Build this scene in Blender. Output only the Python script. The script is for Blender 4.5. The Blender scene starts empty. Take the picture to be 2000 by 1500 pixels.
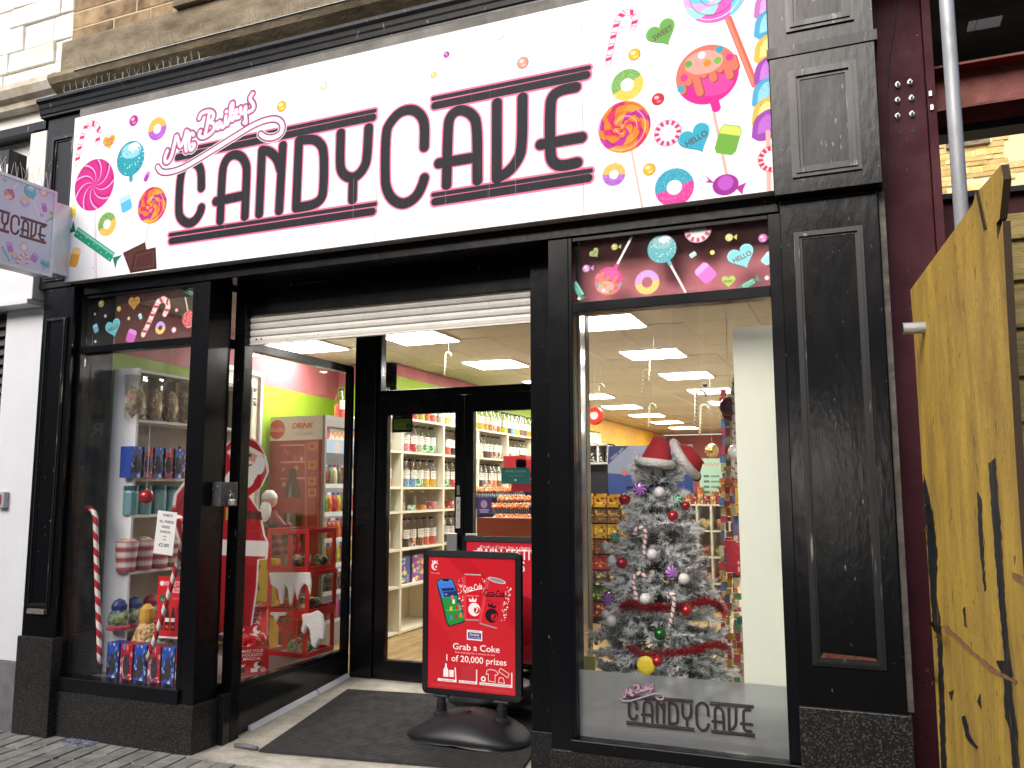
import bpy, bmesh, math, random
import numpy as np
from mathutils import Vector, Matrix
rnd = random.Random(7)
C = bpy.context.scene.collection
SC = bpy.context.scene

# ---------------------------------------------------------------- camera
# world: X right along the shop front, Y into the shop, Z up; the camera stands in the street at eye height 1.56 m
FPX = 1648.5
def _axes(yaw, pitch, roll):
    cy, sy, cp, sp = math.cos(yaw), math.sin(yaw), math.cos(pitch), math.sin(pitch)
    f = Vector((-sy*cp, cy*cp, sp)); r = Vector((cy, sy, 0)); u = r.cross(f)
    cr, sr = math.cos(roll), math.sin(roll)
    return r*cr+u*sr, u*cr-r*sr, f
CR, CU, CF = _axes(math.radians(22.3323), math.radians(7.0789), math.radians(-.103))
EYE = Vector((0, 0, 1.56))
cam = bpy.data.cameras.new('camera'); cam_o = bpy.data.objects.new('camera', cam); C.objects.link(cam_o)
cam.sensor_width = 36; cam.lens = FPX*36/2000; cam.clip_start = .05; cam.clip_end = 500
cam_o.matrix_world = Matrix(((CR.x, CU.x, -CF.x, 0), (CR.y, CU.y, -CF.y, 0), (CR.z, CU.z, -CF.z, EYE.z), (0, 0, 0, 1)))
SC.camera = cam_o

# ---------------------------------------------------------------- sky, sun, exposure
SUN_EL, SUN_AZ = math.radians(35), math.radians(-14)     # azimuth from -Y (street side) towards -X
w = bpy.data.worlds.new('World'); SC.world = w; w.use_nodes = True
nt = w.node_tree; bg = nt.nodes['Background']
sky = nt.nodes.new('ShaderNodeTexSky'); sky.sky_type = 'NISHITA'; sky.sun_disc = False
sky.sun_elevation = SUN_EL
sun_dir = Vector((math.sin(SUN_AZ)*math.cos(SUN_EL), -math.cos(SUN_AZ)*math.cos(SUN_EL), math.sin(SUN_EL)))   # towards the sun
sky.sun_rotation = math.atan2(sun_dir.x, sun_dir.y)
sky.air_density = 1.0; sky.dust_density = 3.0; sky.ozone_density = 1.0
nt.links.new(sky.outputs[0], bg.inputs[0]); bg.inputs[1].default_value = .15
sl = bpy.data.lights.new('sun', 'SUN'); so = bpy.data.objects.new('sun', sl); C.objects.link(so)
sl.energy = 1.5; sl.angle = math.radians(36); sl.color = (1, .98, .96)
so.rotation_euler = (-sun_dir).to_track_quat('-Z', 'Y').to_euler(); so.location = (-6, -6, 12)
SC.view_settings.view_transform = 'Standard'; SC.view_settings.look = 'None'
SC.view_settings.exposure = .72; SC.view_settings.gamma = 1; SC.view_settings.use_curve_mapping = False
try:
    SC.cycles.use_denoising = True; SC.cycles.max_bounces = 10; SC.cycles.transparent_max_bounces = 24
    SC.cycles.diffuse_bounces = 5; SC.cycles.glossy_bounces = 4; SC.cycles.caustics_reflective = False; SC.cycles.caustics_refractive = False
    SC.cycles.sample_clamp_indirect = 6
except Exception: pass

# ---------------------------------------------------------------- a photo pixel as a point on a real plane
def ray(x, y): return CR*((x-1000)/FPX) + CU*((750-y)/FPX) + CF
def onY(x, y, Y): d = ray(x, y); return EYE + d*(Y/d.y)
def onX(x, y, X): d = ray(x, y); return EYE + d*(X/d.x)
def onZ(x, y, Z): d = ray(x, y); return EYE + d*((Z-EYE.z)/d.z)
def onP(x, y, p0, n):
    d = ray(x, y); n = Vector(n); return EYE + d*((Vector(p0)-EYE).dot(n)/d.dot(n))
def mpp(x, Y):                                            # metres per photo pixel (vertical) at plane Y
    d = ray(x, 955); return (d*(Y/d.y)).dot(CF)/FPX

# ---------------------------------------------------------------- objects
WL = {}
def tag(o, label=None, cat=None, group=None, kind=None):
    if label: o['label'] = label
    if cat: o['category'] = cat
    if group: o['group'] = group
    if kind: o['kind'] = kind
    return o
def thing(name, label, cat, loc=(0, 0, 0), rz=0, group=None):
    o = bpy.data.objects.new(name, None); C.objects.link(o); o.location = loc; o.rotation_euler = (0, 0, rz)
    o.empty_display_size = .1; WL[o.name] = Vector(loc); tag(o, label, cat, group); return o
def copy_tree(o, parent=None):
    c = o.copy(); C.objects.link(c); c.parent = parent
    for ch in list(o.children): copy_tree(ch, c)
    return c

class MB:
    def __init__(s): s.v = []; s.f = []; s.uv = []; s.m = []; s.mi = 0
    def face(s, pts, uv=None):
        i = len(s.v); s.v += [tuple(p) for p in pts]; s.f.append(tuple(range(i, i+len(pts)))); s.uv.append(uv); s.m.append(s.mi); return s
    def add(s, vs, fs, uvs=None):
        i = len(s.v); s.v += [tuple(p) for p in vs]
        for k, f in enumerate(fs): s.f.append(tuple(i+j for j in f)); s.uv.append(uvs[k] if uvs else None); s.m.append(s.mi)
        return s
    def box(s, x0, x1, y0, y1, z0, z1):
        x0, x1 = min(x0, x1), max(x0, x1); y0, y1 = min(y0, y1), max(y0, y1); z0, z1 = min(z0, z1), max(z0, z1)
        v = [(x0, y0, z0), (x1, y0, z0), (x1, y1, z0), (x0, y1, z0), (x0, y0, z1), (x1, y0, z1), (x1, y1, z1), (x0, y1, z1)]
        q = [(0, 0), (1, 0), (1, 1), (0, 1)]
        return s.add(v, [(0, 1, 5, 4), (1, 2, 6, 5), (2, 3, 7, 6), (3, 0, 4, 7), (4, 5, 6, 7), (3, 2, 1, 0)], [q]*6)
    def hexa(s, b, t):                                    # bottom quad, top quad
        q = [(0, 0), (1, 0), (1, 1), (0, 1)]
        return s.add(list(b)+list(t), [(0, 1, 5, 4), (1, 2, 6, 5), (2, 3, 7, 6), (3, 0, 4, 7), (4, 5, 6, 7), (3, 2, 1, 0)], [q]*6)
    def prism(s, poly, off, uvb=None):                    # 3D polygon extruded by a vector; front face carries the uv
        n = len(poly); P = [Vector(p) for p in poly]; Q = [p+Vector(off) for p in P]
        s.face(P, uvb); s.face(Q[::-1])
        for i in range(n):
            j = (i+1) % n; s.face([P[j], P[i], Q[i], Q[j]])
        return s
    def tube(s, path, r, n=8, cap=True):
        P = [Vector(p) for p in path]; R = r if isinstance(r, (list, tuple)) else [r]*len(P)
        rings = []; up = None
        for i, p in enumerate(P):
            t = (P[min(i+1, len(P)-1)]-P[max(i-1, 0)]).normalized()
            if up is None: up = t.orthogonal().normalized()
            up = (up-t*up.dot(t)).normalized(); b = t.cross(up)
            rings.append([p+(up*math.cos(a)+b*math.sin(a))*R[i] for a in [2*math.pi*k/n for k in range(n)]])
        vs = [q for g in rings for q in g]; fs = []; uvs = []
        L = [0]
        for i in range(1, len(P)): L.append(L[-1]+(P[i]-P[i-1]).length)
        for i in range(len(P)-1):
            for k in range(n):
                fs.append((i*n+k, i*n+(k+1) % n, (i+1)*n+(k+1) % n, (i+1)*n+k))
                uvs.append([(k/n, L[i]), ((k+1)/n, L[i]), ((k+1)/n, L[i+1]), (k/n, L[i+1])])
        if cap:
            fs += [tuple(range(n))[::-1], tuple((len(P)-1)*n+k for k in range(n))]; uvs += [None, None]
        return s.add(vs, fs, uvs)
    def lathe(s, prof, c=(0, 0, 0), n=12, sx=1, sy=1, cap=True):
        vs = [(c[0]+r*math.cos(2*math.pi*k/n)*sx, c[1]+r*math.sin(2*math.pi*k/n)*sy, c[2]+z) for r, z in prof for k in range(n)]
        fs = []; uvs = []; m = len(prof)
        for i in range(m-1):
            for k in range(n):
                fs.append((i*n+k, i*n+(k+1) % n, (i+1)*n+(k+1) % n, (i+1)*n+k))
                uvs.append([(k/n, i/(m-1)), ((k+1)/n, i/(m-1)), ((k+1)/n, (i+1)/(m-1)), (k/n, (i+1)/(m-1))])
        if cap: fs += [tuple(range(n))[::-1], tuple((m-1)*n+k for k in range(n))]; uvs += [None, None]
        return s.add(vs, fs, uvs)
    def ball(s, c, r, n=12, m=8, sx=1, sy=1, sz=1):
        pr = [(max(1e-4, r*math.sin(math.pi*i/m)), -r*math.cos(math.pi*i/m)*sz) for i in range(m+1)]
        return s.lathe(pr, c, n, sx, sy, cap=False)
    def xf(s, M): s.v = [tuple(M @ Vector(p)) for p in s.v]; return s
    def mesh(s, name, mats, org=Vector((0, 0, 0)), smooth=False):
        me = bpy.data.meshes.new(name)
        me.from_pydata([(p[0]-org.x, p[1]-org.y, p[2]-org.z) for p in s.v], [], s.f)
        if any(u for u in s.uv):
            ul = me.uv_layers.new(name='UVMap'); li = 0; arr = []
            for f, u in zip(s.f, s.uv):
                arr += ([c for q in u for c in q] if u else [0, 0]*len(f))
            ul.data.foreach_set('uv', arr)
        for mm in (mats if isinstance(mats, (list, tuple)) else [mats]): me.materials.append(mm)
        me.polygons.foreach_set('material_index', s.m)
        if smooth: me.polygons.foreach_set('use_smooth', [True]*len(s.f))
        me.update(); return me
    def build(s, name, mats, parent=None, loc=None, local=False, smooth=False, bevel=0, label=None, cat=None, group=None, kind=None, seg=2):
        org = Vector((0, 0, 0))
        if not local:
            org = WL.get(parent.name, Vector((0, 0, 0))) if parent else Vector(loc or (0, 0, 0))
        me = s.mesh(name, mats, org, smooth)
        o = bpy.data.objects.new(name, me); C.objects.link(o)
        if parent: o.parent = parent; WL[o.name] = WL.get(parent.name, Vector((0, 0, 0))).copy()
        elif not local: o.location = org; WL[o.name] = org
        if local and not parent and loc: o.location = loc
        if bevel:
            bm = bmesh.new(); bm.from_mesh(me); bmesh.ops.remove_doubles(bm, verts=bm.verts, dist=1e-5); bm.to_mesh(me); bm.free()
            md = o.modifiers.new('bevel', 'BEVEL'); md.width = bevel; md.segments = seg; md.limit_method = 'ANGLE'; md.angle_limit = math.radians(40)
        return tag(o, label, cat, group, kind)
def inst(o, parent, loc=(0, 0, 0), rz=0, scale=None):     # another object on the same mesh
    c = bpy.data.objects.new(o.name.split('.')[0], o.data); C.objects.link(c); c.parent = parent; c.location = loc; c.rotation_euler = (0, 0, rz)
    if scale: c.scale = scale
    return c

# ---------------------------------------------------------------- colours and materials
def lin(c):
    if isinstance(c, str): c = [int(c[i:i+2], 16)/255 for i in (0, 2, 4)]
    return tuple((v/12.92 if v <= .04045 else ((v+.055)/1.055)**2.4) for v in c)
MC = {}
def mat(name, col, rough=.5, metal=0, var=0, vscale=8, bump=0, bscale=40, rand=0, spec=None, coat=0, stretch=None, col2=None, emit=0, trans=0, detail=4, speck=None):
    if name in MC: return MC[name]
    m = bpy.data.materials.new(name); m.use_nodes = True; t = m.node_tree; b = t.nodes['Principled BSDF']
    c = lin(col) if isinstance(col, str) else col
    b.inputs['Base Color'].default_value = (*c, 1); b.inputs['Roughness'].default_value = rough; b.inputs['Metallic'].default_value = metal
    if spec is not None: b.inputs['Specular IOR Level'].default_value = spec
    if coat: b.inputs['Coat Weight'].default_value = coat; b.inputs['Coat Roughness'].default_value = .08
    if trans: b.inputs['Transmission Weight'].default_value = trans
    tc = t.nodes.new('ShaderNodeTexCoord'); src = tc.outputs['Object']
    if stretch:
        mp = t.nodes.new('ShaderNodeMapping'); mp.inputs['Scale'].default_value = stretch; t.links.new(src, mp.inputs[0]); src = mp.outputs[0]
    if rand:
        oi = t.nodes.new('ShaderNodeObjectInfo'); ad = t.nodes.new('ShaderNodeVectorMath'); ad.operation = 'ADD'
        sc_ = t.nodes.new('ShaderNodeVectorMath'); sc_.operation = 'SCALE'; sc_.inputs[0].default_value = (17, 31, 23)
        t.links.new(oi.outputs['Random'], sc_.inputs['Scale']); t.links.new(src, ad.inputs[0]); t.links.new(sc_.outputs[0], ad.inputs[1]); src = ad.outputs[0]
    cur = None
    if var:
        nz = t.nodes.new('ShaderNodeTexNoise'); nz.inputs['Scale'].default_value = vscale; nz.inputs['Detail'].default_value = detail; nz.inputs['Roughness'].default_value = .65
        t.links.new(src, nz.inputs['Vector'])
        rp = t.nodes.new('ShaderNodeValToRGB'); rp.color_ramp.elements[0].position = .32; rp.color_ramp.elements[1].position = .68
        d = tuple(v*(1-var) for v in c) if col2 is None else (lin(col2) if isinstance(col2, str) else col2)
        rp.color_ramp.elements[0].color = (*d, 1); rp.color_ramp.elements[1].color = (*c, 1)
        t.links.new(nz.outputs['Fac'], rp.inputs[0]); cur = rp.outputs[0]
        mr = t.nodes.new('ShaderNodeMapRange'); mr.inputs[1].default_value = .3; mr.inputs[2].default_value = .7
        mr.inputs[3].default_value = min(1, rough*1.25); mr.inputs[4].default_value = rough*.8; t.links.new(nz.outputs['Fac'], mr.inputs[0]); t.links.new(mr.outputs[0], b.inputs['Roughness'])
    if speck:                                             # (colour, scale, amount)
        vz = t.nodes.new('ShaderNodeTexNoise'); vz.inputs['Scale'].default_value = speck[1]; vz.inputs['Detail'].default_value = 2; t.links.new(src, vz.inputs['Vector'])
        r2 = t.nodes.new('ShaderNodeValToRGB'); r2.color_ramp.elements[0].position = speck[2]; r2.color_ramp.elements[1].position = min(.99, speck[2]+.05)
        t.links.new(vz.outputs['Fac'], r2.inputs[0])
        mx = t.nodes.new('ShaderNodeMixRGB'); t.links.new(r2.outputs[0], mx.inputs[0]); mx.inputs[2].default_value = (*lin(speck[0]), 1)
        if cur: t.links.new(cur, mx.inputs[1])
        else: mx.inputs[1].default_value = (*c, 1)
        cur = mx.outputs[0]
    if rand:
        hs = t.nodes.new('ShaderNodeHueSaturation'); m1 = t.nodes.new('ShaderNodeMapRange')
        m1.inputs[3].default_value = 1-rand; m1.inputs[4].default_value = 1+rand; t.links.new(oi.outputs['Random'], m1.inputs[0]); t.links.new(m1.outputs[0], hs.inputs['Value'])
        if cur: t.links.new(cur, hs.inputs['Color'])
        else: hs.inputs['Color'].default_value = (*c, 1)
        cur = hs.outputs[0]
    if cur: t.links.new(cur, b.inputs['Base Color'])
    if bump:
        nb = t.nodes.new('ShaderNodeTexNoise'); nb.inputs['Scale'].default_value = bscale; nb.inputs['Detail'].default_value = 5; t.links.new(src, nb.inputs['Vector'])
        bp = t.nodes.new('ShaderNodeBump'); bp.inputs['Strength'].default_value = bump; bp.inputs['Distance'].default_value = .01
        t.links.new(nb.outputs['Fac'], bp.inputs['Height']); t.links.new(bp.outputs[0], b.inputs['Normal'])
    if emit: b.inputs['Emission Color'].default_value = (*c, 1); b.inputs['Emission Strength'].default_value = emit
    MC[name] = m; return m
def glass(name, tint=(1, 1, 1), refl=1.0, dirt=0.0, rough=0.0):   # architectural glass: see-through with a fresnel reflection
    if name in MC: return MC[name]
    m = bpy.data.materials.new(name); m.use_nodes = True; t = m.node_tree; t.nodes.clear()
    o = t.nodes.new('ShaderNodeOutputMaterial'); tr = t.nodes.new('ShaderNodeBsdfTransparent'); tr.inputs[0].default_value = (*tint, 1)
    gl = t.nodes.new('ShaderNodeBsdfGlossy'); gl.inputs['Roughness'].default_value = rough
    fr = t.nodes.new('ShaderNodeLayerWeight'); fr.inputs[0].default_value = .5     # Schlick, the same from both sides
    pw_ = t.nodes.new('ShaderNodeMath'); pw_.operation = 'POWER'; pw_.inputs[1].default_value = 5; t.links.new(fr.outputs['Facing'], pw_.inputs[0])
    mu = t.nodes.new('ShaderNodeMath'); mu.operation = 'MULTIPLY_ADD'; mu.inputs[1].default_value = .96*refl; mu.inputs[2].default_value = .04*refl; t.links.new(pw_.outputs[0], mu.inputs[0])
    mx = t.nodes.new('ShaderNodeMixShader'); t.links.new(mu.outputs[0], mx.inputs[0]); t.links.new(tr.outputs[0], mx.inputs[1]); t.links.new(gl.outputs[0], mx.inputs[2])
    last = mx.outputs[0]
    if dirt:
        df = t.nodes.new('ShaderNodeBsdfDiffuse'); df.inputs[0].default_value = (.7, .7, .68, 1)
        tc = t.nodes.new('ShaderNodeTexCoord'); mp = t.nodes.new('ShaderNodeMapping'); mp.inputs['Scale'].default_value = (3, 3, 1.2); t.links.new(tc.outputs['Object'], mp.inputs[0])
        nz = t.nodes.new('ShaderNodeTexNoise'); nz.inputs['Scale'].default_value = 5; nz.inputs['Detail'].default_value = 8; t.links.new(mp.outputs[0], nz.inputs['Vector'])
        mr = t.nodes.new('ShaderNodeMapRange'); mr.inputs[1].default_value = .45; mr.inputs[2].default_value = .8; mr.inputs[3].default_value = dirt*.25; mr.inputs[4].default_value = dirt; t.links.new(nz.outputs['Fac'], mr.inputs[0])
        m2 = t.nodes.new('ShaderNodeMixShader'); t.links.new(mr.outputs[0], m2.inputs[0]); t.links.new(last, m2.inputs[1]); t.links.new(df.outputs[0], m2.inputs[2]); last = m2.outputs[0]
    t.links.new(last, o.inputs[0]); MC[name] = m; return m
def emit(name, col, s):
    if name in MC: return MC[name]
    m = bpy.data.materials.new(name); m.use_nodes = True; t = m.node_tree; t.nodes.clear()
    o = t.nodes.new('ShaderNodeOutputMaterial'); e = t.nodes.new('ShaderNodeEmission'); e.inputs[0].default_value = (*col, 1); e.inputs[1].default_value = s
    t.links.new(e.outputs[0], o.inputs[0]); MC[name] = m; return m
def stripes(name, c1, c2, freq, twist=1, rough=.35, duty=.5, c3=None):     # spiral stripes along a tube's uv
    if name in MC: return MC[name]
    m = bpy.data.materials.new(name); m.use_nodes = True; t = m.node_tree; b = t.nodes['Principled BSDF']; b.inputs['Roughness'].default_value = rough
    tc = t.nodes.new('ShaderNodeTexCoord'); sp = t.nodes.new('ShaderNodeSeparateXYZ'); t.links.new(tc.outputs['UV'], sp.inputs[0])
    a = t.nodes.new('ShaderNodeMath'); a.operation = 'MULTIPLY'; a.inputs[1].default_value = freq; t.links.new(sp.outputs[1], a.inputs[0])
    k = t.nodes.new('ShaderNodeMath'); k.operation = 'MULTIPLY_ADD'; k.inputs[1].default_value = twist; t.links.new(sp.outputs[0], k.inputs[0]); t.links.new(a.outputs[0], k.inputs[2])
    f = t.nodes.new('ShaderNodeMath'); f.operation = 'FRACT'; t.links.new(k.outputs[0], f.inputs[0])
    r = t.nodes.new('ShaderNodeValToRGB'); r.color_ramp.interpolation = 'CONSTANT'; r.color_ramp.elements[0].color = (*lin(c1), 1); r.color_ramp.elements[1].position = duty; r.color_ramp.elements[1].color = (*lin(c2), 1)
    t.links.new(f.outputs[0], r.inputs[0]); t.links.new(r.outputs[0], b.inputs['Base Color']); MC[name] = m; return m
def lumps(name, cols, scale, rough=.4):                   # a heap of small coloured sweets
    if name in MC: return MC[name]
    m = bpy.data.materials.new(name); m.use_nodes = True; t = m.node_tree; b = t.nodes['Principled BSDF']; b.inputs['Roughness'].default_value = rough
    tc = t.nodes.new('ShaderNodeTexCoord'); v = t.nodes.new('ShaderNodeTexVoronoi'); v.inputs['Scale'].default_value = scale; t.links.new(tc.outputs['Object'], v.inputs['Vector'])
    sp = t.nodes.new('ShaderNodeSeparateColor'); t.links.new(v.outputs['Color'], sp.inputs[0])
    r = t.nodes.new('ShaderNodeValToRGB'); r.color_ramp.interpolation = 'CONSTANT'
    while len(r.color_ramp.elements) < len(cols): r.color_ramp.elements.new(.5)
    for i, c in enumerate(cols): r.color_ramp.elements[i].position = i/len(cols); r.color_ramp.elements[i].color = (*lin(c), 1)
    t.links.new(sp.outputs[0], r.inputs[0]); t.links.new(r.outputs[0], b.inputs['Base Color'])
    bp = t.nodes.new('ShaderNodeBump'); bp.inputs['Strength'].default_value = .9; bp.inputs['Distance'].default_value = .01; bp.invert = True
    t.links.new(v.outputs['Distance'], bp.inputs['Height']); t.links.new(bp.outputs[0], b.inputs['Normal'])
    MC[name] = m; return m
# ---------------------------------------------------------------- flat print: a small 2D painter (numpy) for signs, posters, labels
_tx = {}
def glyphs(s, off=0.0, shear=0.0):
    k = (s, off, shear)
    if k not in _tx:
        cu = bpy.data.curves.new('print', 'FONT'); cu.body = s; cu.resolution_u = 3; cu.offset = off; cu.shear = shear; cu.size = 1
        ob = bpy.data.objects.new('print', cu); C.objects.link(ob); bpy.context.view_layer.update()
        dg = bpy.context.evaluated_depsgraph_get(); ev = ob.evaluated_get(dg); me = ev.to_mesh(); me.calc_loop_triangles()
        V = np.array([v.co[:2] for v in me.vertices], dtype=np.float32).reshape(-1, 2); T = [tuple(t.vertices) for t in me.loop_triangles]
        ev.to_mesh_clear(); bpy.data.objects.remove(ob); bpy.data.curves.remove(cu); _tx[k] = (V, T)
    return _tx[k]
class Cv:
    def __init__(s, x0, y0, x1, y1, ppm, bg=(1, 1, 1), clear=False):
        s.x0, s.y0, s.x1, s.y1, s.p = x0, y0, x1, y1, ppm
        s.W, s.H = max(2, int((x1-x0)*ppm)), max(2, int((y1-y0)*ppm))
        s.a = np.empty((s.H, s.W, 4), np.float32); s.a[..., :3] = s.c(bg); s.a[..., 3] = 0 if clear else 1; s.clear = clear
    @staticmethod
    def c(c):
        if isinstance(c, str): c = [int(c[i:i+2], 16)/255 for i in (0, 2, 4)]
        return np.array(c[:3], np.float32)
    def win(s, xa, ya, xb, yb):
        i0 = max(0, int((xa-s.x0)*s.p)-2); i1 = min(s.W, int((xb-s.x0)*s.p)+3); j0 = max(0, int((ya-s.y0)*s.p)-2); j1 = min(s.H, int((yb-s.y0)*s.p)+3)
        if i1 <= i0 or j1 <= j0: return None
        U, V = np.meshgrid((np.arange(i0, i1)+.5)/s.p+s.x0, (np.arange(j0, j1)+.5)/s.p+s.y0); return (slice(j0, j1), slice(i0, i1)), U.astype(np.float32), V.astype(np.float32)
    def put(s, w, m, col):
        m = np.clip(m, 0, 1); t = s.a[w]; col = s.c(col) if (isinstance(col, (str, tuple, list))) else col
        t[..., :3] += (col-t[..., :3])*(m[..., None] if not s.clear else np.where(t[..., 3:] < .02, (m[..., None] > 0).astype(np.float32), m[..., None]))
        t[..., 3] = np.maximum(t[..., 3], m)
    def sd(s, d): return .5-d*s.p
    def ell(s, c, r, col, ry=None, rot=0, al=1):
        ry = ry or r; R = max(r, ry); w = s.win(c[0]-R, c[1]-R, c[0]+R, c[1]+R)
        if not w: return s
        sl, U, V = w; du, dv = U-c[0], V-c[1]; cr, sr = math.cos(rot), math.sin(rot); a, b = du*cr+dv*sr, -du*sr+dv*cr
        k = np.sqrt((a/r)**2+(b/ry)**2); s.put(sl, s.sd((k-1)*min(r, ry))*al if al == 1 else np.clip(s.sd((k-1)*min(r, ry)), 0, 1)*al, col); return s
    def ring(s, c, r, ri, c1, c2, rot=0, speck=True):
        w = s.win(c[0]-r, c[1]-r, c[0]+r, c[1]+r)
        if not w: return s
        sl, U, V = w; du, dv = U-c[0], V-c[1]; k = np.hypot(du, dv); m = np.minimum(s.sd(k-r), s.sd(ri-k)); half = (-du*math.sin(rot)+dv*math.cos(rot)) > 0
        col = np.where(half[..., None], s.c(c1), s.c(c2)).astype(np.float32)
        if speck:
            g = np.random.RandomState(3).rand(*U.shape); col = np.where((g > .86)[..., None], col*.5+.5, col).astype(np.float32)
        s.put(sl, m, col); return s
    def poly(s, P, col, al=1):
        P = np.array([(p[0], p[1]) for p in P], np.float32); w = s.win(P[:, 0].min(), P[:, 1].min(), P[:, 0].max(), P[:, 1].max())
        if not w: return s
        sl, U, V = w; ins = np.zeros(U.shape, bool); D = np.full(U.shape, 1e9, np.float32)
        for i in range(len(P)):
            a, b = P[i], P[(i+1) % len(P)]; e = b-a; L = max(1e-12, float(e@e))
            t = np.clip(((U-a[0])*e[0]+(V-a[1])*e[1])/L, 0, 1); D = np.minimum(D, np.hypot(U-a[0]-t*e[0], V-a[1]-t*e[1]))
            if a[1] != b[1]:
                ins ^= ((a[1] > V) != (b[1] > V)) & (U < (b[0]-a[0])*(V-a[1])/(b[1]-a[1])+a[0])
        s.put(sl, np.clip(s.sd(np.where(ins, -D, D)), 0, 1)*al, col); return s
    def rect(s, xa, ya, xb, yb, col, al=1): return s.poly([(xa, ya), (xb, ya), (xb, yb), (xa, yb)], col, al)
    def lines(s, paths, r, col, al=1):
        A = np.array([q for p in paths for q in p], np.float32); w = s.win(A[:, 0].min()-r, A[:, 1].min()-r, A[:, 0].max()+r, A[:, 1].max()+r)
        if not w: return s
        sl, U, V = w; D = np.full(U.shape, 1e9, np.float32)
        for p in paths:
            for i in range(len(p)-1):
                a, b = np.array(p[i], np.float32), np.array(p[i+1], np.float32); e = b-a; L = max(1e-12, float(e@e))
                t = np.clip(((U-a[0])*e[0]+(V-a[1])*e[1])/L, 0, 1); D = np.minimum(D, np.hypot(U-a[0]-t*e[0], V-a[1]-t*e[1]))
        s.put(sl, np.clip(s.sd(D-r), 0, 1)*al, col); return s
    def text(s, body, c, h, col, rot=0, sx=1.0, bold=0.0, shear=0.0, al='C', fit=None):
        V, T = glyphs(body, bold, shear)
        if not len(V): return s
        cap = .70; k = h/cap; V = V*np.array([k*sx, k], np.float32); x0, x1 = V[:, 0].min(), V[:, 0].max()
        if fit: f = fit/(x1-x0); V = V*np.array([f, 1], np.float32); x0, x1 = x0*f, x1*f
        V = V-np.array([{'C': (x0+x1)/2, 'L': x0, 'R': x1}[al], h/2], np.float32)
        cr, sr = math.cos(rot), math.sin(rot); V = V@np.array([[cr, sr], [-sr, cr]], np.float32)+np.array(c[:2], np.float32)
        w = s.win(V[:, 0].min(), V[:, 1].min(), V[:, 0].max(), V[:, 1].max())
        if not w: return s
        sl, U, W_ = w; i0, j0 = sl[1].start, sl[0].start; hh, ww = U.shape; K = 3
        M = np.zeros((hh*K, ww*K), bool); Q = np.stack([((V[:, 0]-s.x0)*s.p-i0)*K, ((V[:, 1]-s.y0)*s.p-j0)*K], 1)
        for t in T:
            a, b, c_ = Q[t[0]], Q[t[1]], Q[t[2]]
            xa, xb = max(0, int(min(a[0], b[0], c_[0]))), min(ww*K, int(max(a[0], b[0], c_[0]))+2); ya, yb = max(0, int(min(a[1], b[1], c_[1]))), min(hh*K, int(max(a[1], b[1], c_[1]))+2)
            if xa >= xb or ya >= yb: continue
            X = np.arange(xa, xb)+.5; Y = (np.arange(ya, yb)+.5)[:, None]
            f = lambda p, q: (q[0]-p[0])*(Y-p[1])-(q[1]-p[1])*(X-p[0])
            e0, e1, e2 = f(a, b), f(b, c_), f(c_, a); M[ya:yb, xa:xb] |= ((e0 >= 0) & (e1 >= 0) & (e2 >= 0)) | ((e0 <= 0) & (e1 <= 0) & (e2 <= 0))
        s.put(sl, M.reshape(hh, K, ww, K).mean((1, 3)).astype(np.float32), col); return s
    # --- sweets
    def heart(s, c, r, col, txt=None, rot=0, edge=None):
        P = []
        for i in range(40):
            t = 2*math.pi*i/40; x = 16*math.sin(t)**3/16.5; y = (13*math.cos(t)-5*math.cos(2*t)-2*math.cos(3*t)-math.cos(4*t)+2)/16.5
            P.append((x*r, y*r))
        R = lambda k, dx=0, dy=0: [(c[0]+dx+k*(x*math.cos(rot)-y*math.sin(rot)), c[1]+dy+k*(x*math.sin(rot)+y*math.cos(rot))) for x, y in P]
        cc = s.c(col); s.poly(R(1.0, 0, -.05*r), tuple(cc*.72)); s.poly(R(.97), tuple(np.minimum(1, cc*1.12+.08))); s.poly(R(.93, 0, -.01*r), col)
        if txt:
            L = txt.split('|')
            for i, q in enumerate(L): s.text(q, (c[0], c[1]+((len(L)-1)/2-i)*r*.5+.05*r), r*.36, '5a3c34', rot=rot, fit=r*1.35, bold=.01)
        return s
    def swirl(s, c, r, cols, n, twist, hi='f4d8e8', rot0=0, spiral=False):
        w = s.win(c[0]-r, c[1]-r, c[0]+r, c[1]+r)
        if not w: return s
        sl, U, V = w; du, dv = U-c[0], V-c[1]; k = np.hypot(du, dv)/r; th = np.arctan2(dv, du)
        col = np.zeros(U.shape+(3,), np.float32)
        if spiral:
            q = (k*3.2+th/(2*math.pi)+rot0) ; band = np.floor(q); fr = q-band; sg = np.floor((th*n/(2*math.pi)+band*.5+k*2)) % len(cols)
            for i, cc in enumerate(cols): col[sg == i] = s.c(cc)
            col[fr < .16] *= .78; hl = (fr > .5) & (fr < .62) & (np.abs(np.mod(th+band*1.9, 2*math.pi)-math.pi) < 1.5); col[hl] = col[hl]*.25+s.c(hi)*.75
        else:
            a = (th/(2*math.pi)*n+twist*k+rot0) % 1.0; col[...] = s.c(cols[0]); col[a > .52] = s.c(cols[1]); col[(a > .6) & (a < .75)] = s.c(cols[2])
        s.put(sl, s.sd((k-1)*r), col); return s
    def drop(s, c, r, col, hi=True):
        cc = s.c(col); s.ell(c, r, tuple(cc*.7)); s.ell((c[0]-.05*r, c[1]+.05*r), r*.9, col)
        if hi: s.ell((c[0]-.2*r, c[1]+.3*r), r*.42, tuple(cc*.35+.65), ry=r*.3); s.ell((c[0]+.15*r, c[1]-.4*r), r*.4, tuple(cc*.6+.4), ry=r*.22)
        return s
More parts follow.
